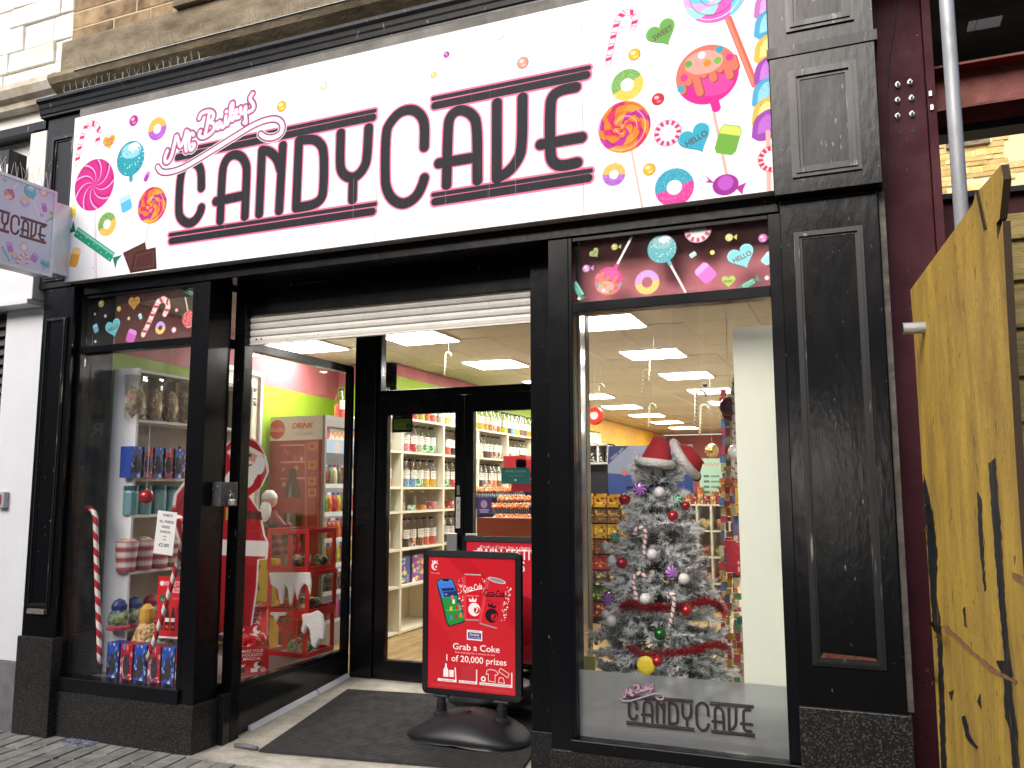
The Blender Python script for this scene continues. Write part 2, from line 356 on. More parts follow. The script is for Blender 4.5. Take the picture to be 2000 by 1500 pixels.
    def cane(s, path, r, c1='f1dcd6', c2='d6246c', step=.05):
        s.lines([path], r*1.22, 'b27886'); s.lines([path], r, c1); P = [Vector((p[0], p[1])) for p in path]; d = 0; nxt = .2*step; k = 0
        for i in range(len(P)-1):
            L = (P[i+1]-P[i]).length; t = (P[i+1]-P[i])/max(L, 1e-6); n_ = Vector((-t.y, t.x))
            while nxt < d+L:
                q = P[i]+t*(nxt-d); wd = step*(.30 if k % 2 == 0 else .05)
                s.poly([tuple(q+n_*r-t*wd*.2), tuple(q+n_*r+t*wd*.8), tuple(q-n_*r+t*wd*1.4), tuple(q-n_*r+t*wd*.4)], c2); nxt += step*.5; k += 1
            d += L
        return s
    def jelly(s, c, rx, ry, rot, c1, c2):
        def R(x, y): return (c[0]+x*math.cos(rot)-y*math.sin(rot), c[1]+x*math.sin(rot)+y*math.cos(rot))
        q = [R(rx*sx*k, ry*sy*j) for sx, sy, k, j in [(-1, -1, 1, .7), (-1, -1, .7, 1), (1, -1, .7, 1), (1, -1, 1, .7), (1, 1, 1, .7), (1, 1, .7, 1), (-1, 1, .7, 1), (-1, 1, 1, .7)]]
        s.poly(q, c1); s.poly([R(-rx*.95, ry*.35), R(rx*.95, ry*.35), R(rx*.95, ry*.7), R(rx*.65, ry*.95), R(-rx*.65, ry*.95), R(-rx*.95, ry*.7)], c2); return s
    def wrapped(s, a, b, r, col, tw, dots='e9e39a'):
        a, b = Vector(a), Vector(b); t = (b-a).normalized(); n_ = Vector((-t.y, t.x)); cc = s.c(col)
        for e, sg in ((a, -1), (b, 1)):
            s.poly([tuple(e), tuple(e+t*sg*tw*1.3+n_*tw), tuple(e+t*sg*tw*1.0), tuple(e+t*sg*tw*1.3-n_*tw)], tuple(cc*.8))
        s.poly([tuple(a+n_*r), tuple(b+n_*r), tuple(b-n_*r), tuple(a-n_*r)], col); s.poly([tuple(a+n_*r*.8), tuple(b+n_*r*.8), tuple(b+n_*r*.35), tuple(a+n_*r*.35)], tuple(cc*.5+.45))
        L = (b-a).length
        for i in range(9): s.ell(tuple(a+t*L*(i+.5)/9+n_*r*rnd.uniform(-.6, .6)), r*.13, dots)
        return s
    def mint(s, c, r, n=12, col='c02a7c'):
        s.ell(c, r*1.06, 'b8848c'); s.ell(c, r, 'ecd3c8')
        for i in range(n):
            t = 2*math.pi*i/n; d = .13; s.poly([(c[0]+r*math.cos(t-d), c[1]+r*math.sin(t-d)), (c[0]+r*math.cos(t+d), c[1]+r*math.sin(t+d)), (c[0]+.66*r*math.cos(t+d), c[1]+.66*r*math.sin(t+d)), (c[0]+.66*r*math.cos(t-d), c[1]+.66*r*math.sin(t-d))], col)
        s.ell(c, r*.62, 'e9e6e6'); return s
    def ballpop(s, c, r, stick, col='2a97a6', hi='8ac7e0', al=1):
        s.lines([[c, stick]], r*.085, 'e9c9c2'); s.lines([[(c[0]-r*.03, c[1]), (stick[0]-r*.03, stick[1])]], r*.04, 'f8f2ee'); d = (Vector(stick)-Vector(c)).normalized()
        s.lines([[tuple(Vector(c)+d*r*.9), tuple(Vector(c)+d*r*1.25)]], r*.13, col); s.ell(c, r*1.02, tuple(s.c(col)*.8)); s.ell(c, r*.98, col); s.ell((c[0]+.03*r, c[1]+.45*r), r*.75, hi, ry=r*.45); s.ell((c[0]+.2*r, c[1]+.66*r), r*.42, 'e6f3f8', ry=r*.25)
        g = random.Random(5)
        for i in range(70):
            x, y = g.uniform(-1, 1), g.uniform(-1, 1)
            if x*x+y*y < .92: s.ell((c[0]+x*r, c[1]+y*r), r*.035, 'e8f6f6' if g.random() < .6 else '1d6674')
        return s
    def drip(s, c, r, stick, flip=1, cols=('d6218a', 'e8705c', 'f09c90')):
        s.lines([[c, stick]], r*.08, 'f3ebe6'); d = (Vector(stick)-Vector(c)).normalized(); s.lines([[tuple(Vector(c)+d*r*.9), tuple(Vector(c)+d*r*1.2)]], r*.14, cols[0]); s.ell(c, r, cols[0])
        up = -d; n_ = Vector((-up.y, up.x)); L_ = lambda x, y: tuple(Vector(c)+n_*x*-r+up*y*r)
        s.ell(L_(.1, -.42), r*.62, tuple(s.c(cols[0])*.8+.16), ry=r*.36)
        dr = [(-.86, -.22), (-.62, -.02), (-.36, -.5), (-.1, .05), (.16, -.2), (.42, .02), (.66, -.32), (.88, -.08)]
        s.lines([[L_(x+.03, .2), L_(x+.03, y-.04)] for x, y in dr], r*.125, tuple(s.c(cols[1])*.62))
        s.poly([L_(math.cos(t), math.sin(t)) for t in np.linspace(.06, math.pi-.06, 30)], cols[1]).lines([[L_(x, .2), L_(x, y)] for x, y in dr], r*.12, cols[1])
        s.ell(L_(-.25, .72), r*.2, 'fbeae6', ry=r*.07)
        s.ell(tuple(Vector(c)+up*r*.45), r*.62, cols[2], ry=r*.4)
        for x, y, cc in [(-.5, .62, '5aa048'), (.1, .4, 'ee8a20'), (-.75, .2, 'd6358a'), (.45, .35, '6fb04a'), (.6, .7, '2f9ab4'), (.85, .3, 'd6358a'), (-.95, -.15, '3aa0b4'), (0, .75, 'ffffff')]:
            s.ell(tuple(Vector(c)+n_*x*-r*.95+up*y*r*.95), r*.12, cc)
        return s
    def image(s, name):
        im = bpy.data.images.new(name, s.W, s.H, alpha=True); a = s.a.copy(); im.pixels.foreach_set(a.ravel()); im.update(); im.pack(); return im
    def uv(s, p): return ((p[0]-s.x0)/(s.x1-s.x0), (p[1]-s.y0)/(s.y1-s.y0))
    def mat(s, name, rough=.4, alpha=False, emit=0, dirt=0, coat=0, spec=None):
        m = bpy.data.materials.new(name); m.use_nodes = True; t = m.node_tree; b = t.nodes['Principled BSDF']; b.inputs['Roughness'].default_value = rough
        i = t.nodes.new('ShaderNodeTexImage'); i.image = s.image(name); i.extension = 'EXTEND'; out = i.outputs[0]
        if dirt:
            tc = t.nodes.new('ShaderNodeTexCoord'); mp = t.nodes.new('ShaderNodeMapping'); mp.inputs['Scale'].default_value = (14, 1, 1.1); t.links.new(tc.outputs['Object'], mp.inputs[0])
            n_ = t.nodes.new('ShaderNodeTexNoise'); n_.inputs['Scale'].default_value = 4; n_.inputs['Detail'].default_value = 8; t.links.new(mp.outputs[0], n_.inputs['Vector'])
            r = t.nodes.new('ShaderNodeMapRange'); r.inputs[1].default_value = .56; r.inputs[2].default_value = .8; r.inputs[3].default_value = 0; r.inputs[4].default_value = dirt; t.links.new(n_.outputs['Fac'], r.inputs[0])
            x = t.nodes.new('ShaderNodeMixRGB'); x.inputs[2].default_value = (.42, .4, .38, 1); t.links.new(r.outputs[0], x.inputs[0]); t.links.new(out, x.inputs[1]); out = x.outputs[0]
        t.links.new(out, b.inputs['Base Color'])
        if spec is not None: b.inputs['Specular IOR Level'].default_value = spec
        if coat: b.inputs['Coat Weight'].default_value = coat
        if alpha: t.links.new(i.outputs[1], b.inputs['Alpha'])
        if emit: t.links.new(out, b.inputs['Emission Color']); b.inputs['Emission Strength'].default_value = emit
        MC[name] = m; return m

# the shop's lettering as brush paths, traced on the sign plane
SGY = 4.0
def P2(o, k, pts, Y=SGY): return [(lambda q: (q.x, q.z))(onY(o[0]+k*x, o[1]+k*y, Y)) for x, y in pts]
_a = lambda pts: P2((280, 120), .25329, pts)
_b = lambda pts: P2((700, 80), .25329, pts)
LOGO_MAIN = [_a([(447, 975), (447, 850), (425, 800), (380, 775), (325, 800), (285, 870), (270, 1150), (285, 1215), (345, 1255), (400, 1230), (440, 1165), (447, 1130)]),
    _a([(592, 1228), (607, 860), (625, 780), (665, 730), (715, 716), (765, 740), (795, 800), (797, 860), (782, 1195)]), _a([(560, 1080), (785, 1032)]),
    _a([(893, 1175), (915, 690)]), _a([(915, 686), (970, 692), (1030, 745), (1055, 830)]), _a([(1047, 1150), (1075, 650)]),
    _a([(1178, 1130), (1200, 612), (1200, 612), (1200, 612), (1305, 597), (1365, 630), (1395, 700), (1390, 1000), (1370, 1065), (1310, 1108), (1178, 1130), (1178, 1130)]),
    _a([(1522, 555), (1515, 800), (1530, 855), (1565, 890), (1617, 900), (1665, 870), (1705, 815), (1725, 750), (1737, 515)]), _a([(1617, 900), (1612, 1065)]),
    _b([(508, 818), (512, 660), (495, 590), (445, 540), (385, 528), (310, 555), (245, 630), (210, 700), (205, 1060), (215, 1140), (255, 1220), (330, 1262), (400, 1240), (455, 1190), (490, 1120), (508, 1060)]),
    _b([(680, 1110), (690, 650), (710, 580), (760, 537), (815, 534), (880, 570), (917, 640), (917, 1075)]), _b([(620, 945), (910, 897)]),
    _b([(1068, 480), (1066, 1060)]), _b([(1265, 438), (1262, 830), (1230, 920), (1160, 1010), (1066, 1060)]),
    _b([(1675, 358), (1560, 380), (1500, 420), (1477, 490), (1477, 880), (1500, 940), (1560, 968), (1685, 940)]), _b([(1405, 800), (1720, 745)])]
LOGO_THICK = [_a([(262, 742), (1770, 432)]), _a([(216, 1385), (1765, 1157)]), _b([(590, 500), (1757, 264)]), _b([(590, 1240), (1772, 1057)])]
LOGO_THIN = [_a([(290, 690), (1785, 381)]), _a([(206, 1338), (1787, 1100)]), _b([(577, 447), (1777, 207)]), _b([(577, 1188), (1792, 1000)])]
SCRIPT = [_a(p) for p in [[(185, 690), (165, 740), (165, 775), (190, 780), (215, 740), (240, 640), (255, 560), (270, 620), (285, 670), (320, 590), (335, 520), (328, 600), (325, 650), (330, 690)],
    [(345, 545), (350, 600), (352, 650), (362, 690), (390, 665), (396, 635), (378, 640)], [(352, 600), (360, 562), (378, 552), (386, 568)],
    [(510, 390), (495, 480), (478, 560)], [(430, 440), (445, 400), (510, 380), (545, 405), (535, 450), (495, 470), (545, 475), (550, 520), (510, 565), (455, 592), (425, 570), (440, 540)],
    [(590, 468), (565, 482), (560, 518), (582, 520), (600, 470), (605, 515), (622, 500)], [(637, 425), (630, 480), (648, 486)], [(640, 388), (641, 388)],
    [(650, 480), (680, 400), (695, 320), (675, 330), (668, 420), (685, 465), (700, 420)], [(700, 425), (725, 400), (720, 370), (702, 390), (706, 440), (738, 430)],
    [(750, 360), (750, 405), (775, 400), (792, 335), (785, 420), (795, 480), (775, 470)], [(842, 250), (815, 290), (850, 330), (850, 370), (812, 390)]]]
SWOOSH = [_a([(110, 815), (130, 850), (180, 860), (280, 835), (400, 770), (560, 670), (720, 570), (850, 490), (950, 450), (1030, 442), (1075, 480), (1070, 550), (1010, 590), (940, 590), (905, 562)])]
def chaikin(p, n=2):
    for _ in range(n):
        q = [p[0]]
        for a, b in zip(p[:-1], p[1:]): q += [(a[0]*.75+b[0]*.25, a[1]*.75+b[1]*.25), (a[0]*.25+b[0]*.75, a[1]*.25+b[1]*.75)]
        p = q+[p[-1]]
    return p
LOGO_MAIN = [chaikin(p) if len(p) > 2 else p for p in LOGO_MAIN]; SCRIPT = [chaikin(p) if len(p) > 3 else p for p in SCRIPT]; SWOOSH = [chaikin(p, 3) for p in SWOOSH]
def logo(cv, T, k, dark='26252d', pink='e0748f', mono=False):
    f = lambda S: [[T(p) for p in q] for q in S]
    if not mono:
        cv.lines(f(LOGO_THICK), .034*k, pink).lines(f(LOGO_THIN), .023*k, pink).lines(f(LOGO_MAIN), .0385*k, pink)
        cv.lines(f(LOGO_THICK), .0225*k, dark).lines(f(LOGO_THIN), .012*k, dark).lines(f(LOGO_MAIN), .0295*k, dark)
        cv.lines(f(SCRIPT+SWOOSH), .031*k, 'f6f2f2').lines(f(SCRIPT+SWOOSH), .0258*k, '5c3a54').lines(f(SCRIPT+SWOOSH), .019*k, 'd66a9c').lines(f(SCRIPT), .0105*k, 'fdf6f8').lines(f(SWOOSH), .0135*k, 'fdf6f8')
    else:
        cv.lines(f(LOGO_THICK), .024*k, dark).lines(f(LOGO_THIN), .013*k, dark).lines(f(LOGO_MAIN), .030*k, dark)
        cv.lines(f(SCRIPT+SWOOSH), .022*k, '5e4452').lines(f(SCRIPT), .012*k, 'c49aae').lines(f(SWOOSH), .014*k, 'b7a9b0')
# ---------------------------------------------------------------- shared materials
BLACK = mat('black gloss paint', (.005, .005, .006), .22, spec=.28, var=.5, vscale=5, bump=.12, bscale=35, speck=('6a6a6a', 60, .715), stretch=(1, 1, .35))
BLACKW = mat('weathered black paint', (.010, .010, .011), .36, spec=.35, var=.45, vscale=7, bump=.1, bscale=45, speck=('77736c', 44, .69), stretch=(1, 1, .3))
ALU = mat('black frame paint', (.005, .005, .0065), .22, spec=.3, var=.3, vscale=3, speck=('5c5c5c', 70, .74))
GRAN = mat('dark granite', (.014, .0135, .013), .34, spec=.3, var=.35, vscale=4, speck=('504d4a', 150, .56), bump=.05)
GRANP = mat('polished granite', (.01, .01, .011), .15, speck=('4a4a4a', 170, .64))
STONE = mat('sandstone', 'a48a64', .9, var=.4, vscale=5, bump=.6, bscale=25, rand=.22, col2='5c4a36')
STONED = mat('dirty sandstone', '94866c', .9, var=.6, vscale=3.5, bump=.5, bscale=28, col2='5f5444', stretch=(1, 1, 2))
MORTAR = mat('mortar', 'c0b294', .95, bump=.5)
WHITEW = mat('white masonry paint', (.86, .85, .82), .6, var=.1, vscale=3, bump=.7, bscale=14, col2='d2ccbe')
WHITES = mat('white shopfront paint', (.72, .73, .76), .35, var=.08, vscale=3, bump=.1)
WHITE = mat('white laminate', (.78, .77, .70), .35, var=.04)
OXIDE = mat('oxide red primer', '50222a', .6, spec=.2, var=.35, vscale=4, bump=.15, bscale=50, speck=('8b6a66', 40, .72))
OXIDEB = mat('rusty red beam', '7a3527', .6, var=.4, vscale=5, bump=.2)
GALV = mat('galvanised steel', (.46, .47, .48), .5, .35, var=.3, vscale=9, bump=.08, stretch=(2, 2, .6))
STEEL = mat('zinc bolt', (.55, .54, .5), .3, 1, var=.3, vscale=30)
CONC = mat('dark concrete', (.03, .028, .028), .9, var=.4, vscale=2, bump=.4)
BLKPL = mat('black plastic', (.013, .014, .016), .42, bump=.06, bscale=160, speck=('3c3c40', 90, .7))
CLEAR = glass('window glass', refl=.75, dirt=.016)
DOORGL = glass('door glass', refl=.8, dirt=.01)
PET = glass('jar plastic', (.97, .97, .96), 1.6)
BLK = mat('black matt', (.01, .01, .01), .6)
RED = mat('red card', 'b8141c', .4); GOLDY = mat('yellow card', 'd8a21c', .45)
def fx(x, Y): return onY(x, 955, Y).x
def fz(x, y, Y): return onY(x, y, Y).z

# ---------------------------------------------------------------- the shop's sign board
sg = lambda x, y: (lambda q: (q.x, q.z))(onY(x, y, SGY))
SR = lambda x, r: r*mpp(x, SGY)
cv = Cv(-4.905, 2.947, -.312, 4.108, 420, (.93, .93, .935))
def S(x, y, r): return sg(x, y), SR(x, r)
# left cluster
cv.cane([sg(*p) for p in [(150, 318), (158, 275), (167, 250), (178, 240), (189, 245), (194, 256), (190, 278)]], .018, step=.075)
c, r = S(213, 278, 19); cv.heart(c, r*.95, 'eba04a', 'GOOD|LUCK', .1)
cv.lines([[sg(184, 361), sg(187, 545)]], .0095, 'd8b4c8').lines([[sg(183.5, 361), sg(186.5, 545)]], .005, 'efdce8')
c, r = S(184, 361, 54); cv.ell(c, r*1.02, 'a81a5e').swirl(c, r, ['c42a80', 'b31f6c', 'eba6dc'], 9, -1.6, rot0=.2)
c, r = S(255, 310, 37); cv.ballpop(c, r, sg(259, 492))
c, r = S(261, 236, 12); cv.drop(c, r, 'b32a8c')
c, r = S(307, 252, 25); cv.ring(c, r, r*.42, 'e9a640', 'a34ac0', .2)
c, r = S(246, 398, 17); cv.jelly(c, r*.85, r, .3, '5aaedb', 'a5d8f0')
c, r = S(287, 345, 11); cv.jelly(c, r*.5, r, -.5, 'a03aa4', 'c878cc')
cv.lines([[sg(297, 400), sg(284, 482)]], .0095, 'dcb6b4').lines([[sg(297.4, 400), sg(284.4, 482)]], .004, 'f4e6e4')
c, r = S(297, 401, 39); cv.swirl(c, r, ['ee7a30', 'cc2a6a', 'ee7a30', 'b8278a', 'f09a40'], 11, 0, spiral=True, hi='f8d6b0')
c, r = S(209, 438, 25); cv.ring(c, r, r*.4, '6c9c48', 'e0b048', .5)
cv.wrapped(sg(148, 452), sg(220, 503), .034, '1f9272', .05)
c, r = S(146, 503, 20); cv.jelly(c, r*.62, r, -.25, 'e6a444', 'f0cf88'); c, r = S(143, 412, 13); cv.jelly(c, r*.5, r, .1, 'e8c84a', 'f2e08a')
cv.poly([sg(240, 494), sg(283, 473), sg(292, 515), sg(255, 534)], '4a2a26').poly([sg(244, 496), sg(281, 478), sg(288, 512), sg(257, 528)], '54312c')
cv.poly([sg(262, 493), sg(304, 483), sg(306, 525), sg(255, 533)], '3e2220').poly([sg(266, 497), sg(300, 488), sg(302, 521), sg(260, 528)], '5c3630').poly([sg(269, 500), sg(298, 492), sg(299, 518), sg(263, 524)], '4c2a26')
cv.poly([sg(396, 212), sg(405, 200), sg(420, 209), sg(418, 222)], 'bfe0dc')
c, r = S(550, 208, 12); cv.drop(c, r, 'e8b22a')
# middle and right
for x, y, r0, col in [(632, 168, 9, 'e6cdb8'), (872, 107, 7, 'a03a90'), (847, 147, 7, 'e3c060'), (1021, 123, 13, 'e8907c'), (976, 69, 11, 'e4e2da'), (1239, 107, 13, 'eeb02c'), (1285, 194, 13, 'cc2038'), (1268, 331, 13, 'eeb02c')]:
    c, r = S(x, y, r0); cv.drop(c, r, col)
cv.cane([sg(*p) for p in [(1187, 124), (1194, 90), (1201, 58), (1208, 36), (1220, 24), (1233, 25), (1241, 37), (1237, 54)]], .014, step=.06)
c, r = S(1294, 66, 33); cv.heart(c, r, '67a04e', 'SWEET', .42)
c, r = S(1225, 166, 34); cv.ring(c, r, r*.41, '6ea24e', 'ecbc44', .5)
cv.lines([[sg(1222, 250), sg(1252, 408)]], .0125, 'e3b0a2').lines([[sg(1220.5, 250), sg(1250.5, 408)]], .007, 'ececec')
c, r = S(1219, 248, 55); cv.swirl(c, r, ['ee7a2c', 'cc2a62', 'ee7a2c', 'b82a90', 'f09038'], 11, 0, spiral=True, hi='f8d6b0')
c, r = S(1304, 260, 27); cv.mint(c, r)
cv.lines([[sg(1392, 190), sg(1424, 345)]], .016, 'e2a898').lines([[sg(1395, 190), sg(1427, 345)]], .0095, 'e9eaec')
c, r = S(1381, 146, 64); cv.drip(c, r, sg(1400, 215))
c, r = S(1360, 272, 35); cv.heart(c, r, '35a2bc', 'HELLO', .42)
c, r = S(1422, 273, 31); cv.jelly(c, r*.72, r, -.3, '6ea53e', 'ccd862')
cv.lines([[sg(1420, 30), sg(1474, 165)]], .0165, 'd5604c').lines([[sg(1418, 30), sg(1472, 165)]], .008, 'e8826a')
c, r = S(1396, -14, 66); cv.swirl(c, r, ['e75cb4', '6ac4e4', 'f2a6d8', '9adfd6', 'e75cb4'], 11, 0, spiral=True, hi='ffffff')
for i, (y, col, hi) in enumerate([(10, 'd27ac8', 'e9a6de'), (48, '58b4de', '9ad4ee'), (96, 'ecc654', 'f4e48c'), (140, 'a650b8', 'c27ad2'), (182, '58b4de', '8fcdea'), (220, 'ecc654', 'f4e48c'), (245, 'a650b8', 'b86ac6')]):
    x = 1478+(-4 if i > 3 else 0)
    rc_ = lambda P: chaikin(P+P[:1]); cv.poly(rc_([sg(x-6, y+24), sg(x-3, y-10), sg(x+14, y-26), sg(1512, y-36), sg(1524, y-20), sg(1524, y+18), sg(x+12, y+34)]), tuple(cv.c(col)*.9)).poly(rc_([sg(x+5, y+18), sg(x+8, y-8), sg(1500, y-26), sg(1512, y-10), sg(1506, y+10)]), hi)
    for j in range(9): cv.ell(sg(x+8+rnd.uniform(0, 22), y-10+rnd.uniform(-10, 18)), .0018, '6a5a6a')
cv.lines([[sg(1500, 258), sg(1502, 370)]], .011, 'e0b0a4'); c, r = S(1508, 310, 27); cv.mint(c, r, 14, 'cc2a5a')
c, r = S(1317, 366, 40); cv.ring(c, r, r*.39, '3098b0', 'd8358c', .25); c, r = S(1199, 341, 24); cv.ring(c, r, r*.4, 'eeb050', 'a85cc4', -.1)
c, r = S(1417, 361, 26); cv.poly([sg(1396, 358), sg(1377, 342), sg(1384, 352), sg(1377, 356)], 'a8348e').poly([sg(1436, 366), sg(1458, 356), sg(1452, 368), sg(1450, 380)], 'a8348e').ell(c, r, '9a2c90', ry=r*.85).ell((c[0], c[1]+.01), r*.6, 'b856bc')
logo(cv, lambda p: p, 1)
g = random.Random(11)                                     # fly dirt and dribbles on the board, with their own shapes
for i in range(60):
    x, y = g.uniform(-4.8, -.5), g.uniform(3.0, 4.1); cv.ell((x, y), g.uniform(.002, .005), '8a8680', al=.6)
for x in (440, 870, 955, 1007, 1180, 1195, 188, 690):
    q = sg(x, 470-(x-100)*.12); cv.lines([[(q[0]+g.uniform(-.01, .01), q[1]+g.uniform(0, .25)), (q[0], q[1]-g.uniform(0, .1))]], .0016, '9c9890', al=.7)
SIGNM = cv.mat('sign print', .55, dirt=.06, spec=.12)
sign_side = mat('sign edge', (.55, .55, .54), .5, var=.25, vscale=6)
m = MB(); m.box(-4.905, -.312, SGY+.0005, SGY+.085, 2.947, 4.108); m.mi = 1
m.face([(-4.905, SGY, 2.947), (-.312, SGY, 2.947), (-.312, SGY, 4.108), (-4.905, SGY, 4.108)], [(0, 0), (1, 0), (1, 1), (0, 1)])
sgn = thing('shop_sign', 'long white fascia sign printed with sweets and black CANDY CAVE lettering above the shopfront', 'sign', (-2.6, SGY, 2.947))
# three butted panels
xs = [-4.905, sg(735, 400)[0], sg(1140, 400)[0], -.312]
for i in range(3):
    a, b = xs[i]+(.001 if i else 0), xs[i+1]-(.001 if i < 2 else 0); m = MB(); u0, u1 = cv.uv((a, 3))[0], cv.uv((b, 3))[0]
    m.mi = 1; m.box(a, b, SGY+.0005, SGY+.07, 2.947, 4.108); m.mi = 0
    m.face([(a, SGY, 2.947), (b, SGY, 2.947), (b, SGY, 4.108), (a, SGY, 4.108)], [(u0, 0), (u1, 0), (u1, 1), (u0, 1)])
    m.build('sign_panel', [SIGNM, sign_side], sgn)
MB().box(-4.90, -.315, SGY+.0715, SGY+.10, 2.955, 4.10).build('sign_backing', sign_side, sgn)
# ---------------------------------------------------------------- ground
def fl(Y): return max(0.006, min(.14, .006+(Y-4.3)*.134/1.45))       # the entrance floor ramps up to the doors
gd = mat('ground paving', (.16, .155, .14), .85, var=.4, vscale=2, bump=.3)
MB().box(-40, 40, -30, 60, -.35, -.06).build('ground', gd, kind='structure')
PAVE = mat('paving stone', '9c9a8f', .75, var=.45, vscale=6, bump=.5, bscale=45, rand=.16, col2='6c6b62', speck=('aaa898', 60, .72))
JOINT = mat('paving joint', (.025, .025, .022), .95)
pv = MB().box(-12, 14, -12, 4.085, -.058, -.012).build('pavement', JOINT, kind='structure')
g = random.Random(4); th = math.radians(6.7); tt = []
for k in range(4):
    l, wd = (.26, .30, .34, .38)[k], .122; m = MB()
    b = [(0, 0, -.045), (wd-.007, 0, -.045), (wd-.007, l-.007, -.045), (0, l-.007, -.045)]; t = [(.004, .004, 0), (wd-.011, .004, 0), (wd-.011, l-.011, 0), (.004, l-.011, 0)]
    o = m.hexa(b, t).build('paver', PAVE, pv, local=True); tt.append(o.data); bpy.data.objects.remove(o)
for i in range(46):
    s0 = -6.2+i*.122/math.cos(th); y = 4.30-g.uniform(0, .3)
    while y > 2.6:
        k = g.randrange(4); l = (.26, .30, .34, .38)[k]; y -= l
        x = s0-(y-4.1)*math.tan(th)
        if y+l > 4.42: continue
        o = bpy.data.objects.new('paver', tt[k]); C.objects.link(o); o.parent = pv; o.location = (x, y, g.uniform(-.004, .003)); o.rotation_euler = (g.uniform(-.006, .006), g.uniform(-.006, .006), th)
# a near-black gap filler and a pale patch slab against the plinth
q = onZ(152, 1452, 0); MB().hexa([(q.x-.12, q.y-.05, .001), (q.x+.12, q.y-.05, .001), (q.x+.12, q.y+.06, .001), (q.x-.12, q.y+.06, .001)], [(q.x-.12, q.y-.05, .006), (q.x+.12, q.y-.05, .006), (q.x+.12, q.y+.06, .006), (q.x-.12, q.y+.06, .006)]).build('metal_cover', mat('grey cover', (.3, .32, .36), .5, speck=('20242c', 90, .5)), label='small grey metal cover set in the paving at the black plinth', cat='cover', loc=(q.x, q.y, 0))
TERR = mat('pale entrance screed', 'cfc9ba', .7, var=.3, vscale=4, bump=.25, bscale=60, speck=('8d877a', 55, .66), col2='928b7c')
m = MB(); m.prism([(-3.745, 4.07, .006), (-3.745, 4.3, .006), (-3.745, 5.78, .14), (-3.745, 5.78, -.05), (-3.745, 4.07, -.05)], (2.3, 0, 0)); m.build('entrance_floor', TERR, kind='structure')

# ---------------------------------------------------------------- the shop building
shop = thing('shop_building', 'black painted shopfront with stone upper wall, recessed doorway and two display windows', 'shop', (-2.5, 4.1, 0))
# upper stone wall: backing + blocks
wl = MB().box(-5.16, .4, 4.14, 4.5, 4.3, 9.0).build('upper_wall', MORTAR, shop)
MB().box(-5.16, .4, 4.06, 4.139, 4.475, 4.75).build('string_course', STONED, shop, bevel=.006)
g = random.Random(8); z = 4.755; row = 0
while z < 5.6:
    h = g.choice([.13, .17, .2]); x = -5.16
    while x < .35:
        wv = g.uniform(.28, .62); x1 = min(x+wv, .4)
        if not (-4.02 < (x+x1)/2 < -2.7 and z < 7):
            e = g.uniform(.003, .008); b = [(x+.005, 4.14-e, z+.005), (x1-.005, 4.14-e, z+.005), (x1-.005, 4.16, z+.005), (x+.005, 4.16, z+.005)]
            t = [(p[0], p[1], z+h-.005) for p in b]; MB().hexa(b, t).build('stone', STONE, wl, bevel=.006)
        x = x1
    z += h
MB().box(-4.10, -2.65, 4.02, 4.2, 4.752, 4.83).build('window_sill', STONED, shop, bevel=.008)
wf = MB().box(-4.0, -2.75, 4.115, 4.2, 4.84, 6.4).build('upper_window', WHITES, shop)
MB().box(-3.93, -3.4, 4.108, 4.1145, 4.92, 6.3).box(-3.35, -2.82, 4.108, 4.1145, 4.92, 6.3).build('pane', mat('dark pane', (.03, .035, .04), .05), wf)
# moulded cornice under the string course
prof = [(4.14, 4.473), (3.98, 4.470), (3.965, 4.455), (3.962, 4.43), (3.985, 4.395), (4.02, 4.37), (4.05, 4.35), (4.06, 4.30), (4.14, 4.30)]
MB().prism([(-5.16, y, z) for y, z in prof][::-1], (5.6, 0, 0)).build('cornice', STONED, shop)
prof = [(4.2, 4.299), (3.97, 4.296), (3.965, 4.272), (3.99, 4.262), (3.995, 4.235), (4.0, 4.222), (4.005, 4.195), (4.012, 4.185), (4.012, 4.172), (4.2, 4.172)]
MB().prism([(-5.26, y, z) for y, z in prof][::-1], (5.7, 0, 0)).build('fascia_moulding', BLACKW, shop)
MB().box(-4.875, -.316, 4.012, 4.25, 4.1125, 4.171).build('fascia_strip', mat('grey fascia board', (.2, .19, .17), .8, var=.4, vscale=6, bump=.3), shop); MB().box(-4.875, -.316, 4.104, 4.25, 2.95, 4.112).build('fascia_board', mat('grey fascia board', '', .8), shop)
MB().box(-4.99, -.30, 4.09, 4.40, 2.87, 2.949).build('lintel', BLACK, shop, bevel=.004)
def panel_mould(x0, x1, z0, z1, yf, parent, rw=.022, name='panel_moulding', m_=None):   # a raised picture-frame moulding, mitred
    m = MB(); w_ = rw
    for k, (dy, a, b) in enumerate([(-.012, 0, .35*w_), (-.02, .35*w_, .7*w_), (-.008, .7*w_, w_)]):
        o = [(x0+a, z0+a), (x1-a, z0+a), (x1-a, z1-a), (x0+a, z1-a)]; i_ = [(x0+b, z0+b), (x1-b, z0+b), (x1-b, z1-b), (x0+b, z1-b)]
        for j in range(4):
            n_ = (j+1) % 4; P = [o[j], o[n_], i_[n_], i_[j]]
            m.prism([(p[0], yf+dy, p[1]) for p in P], (0, -dy-.001, 0))
    return m.build(name, m_ or mat('worn black moulding', (.014, .014, .015), .35, var=.5, vscale=14, speck=('7d776d', 30, .635), stretch=(1, 1, .12)), parent)
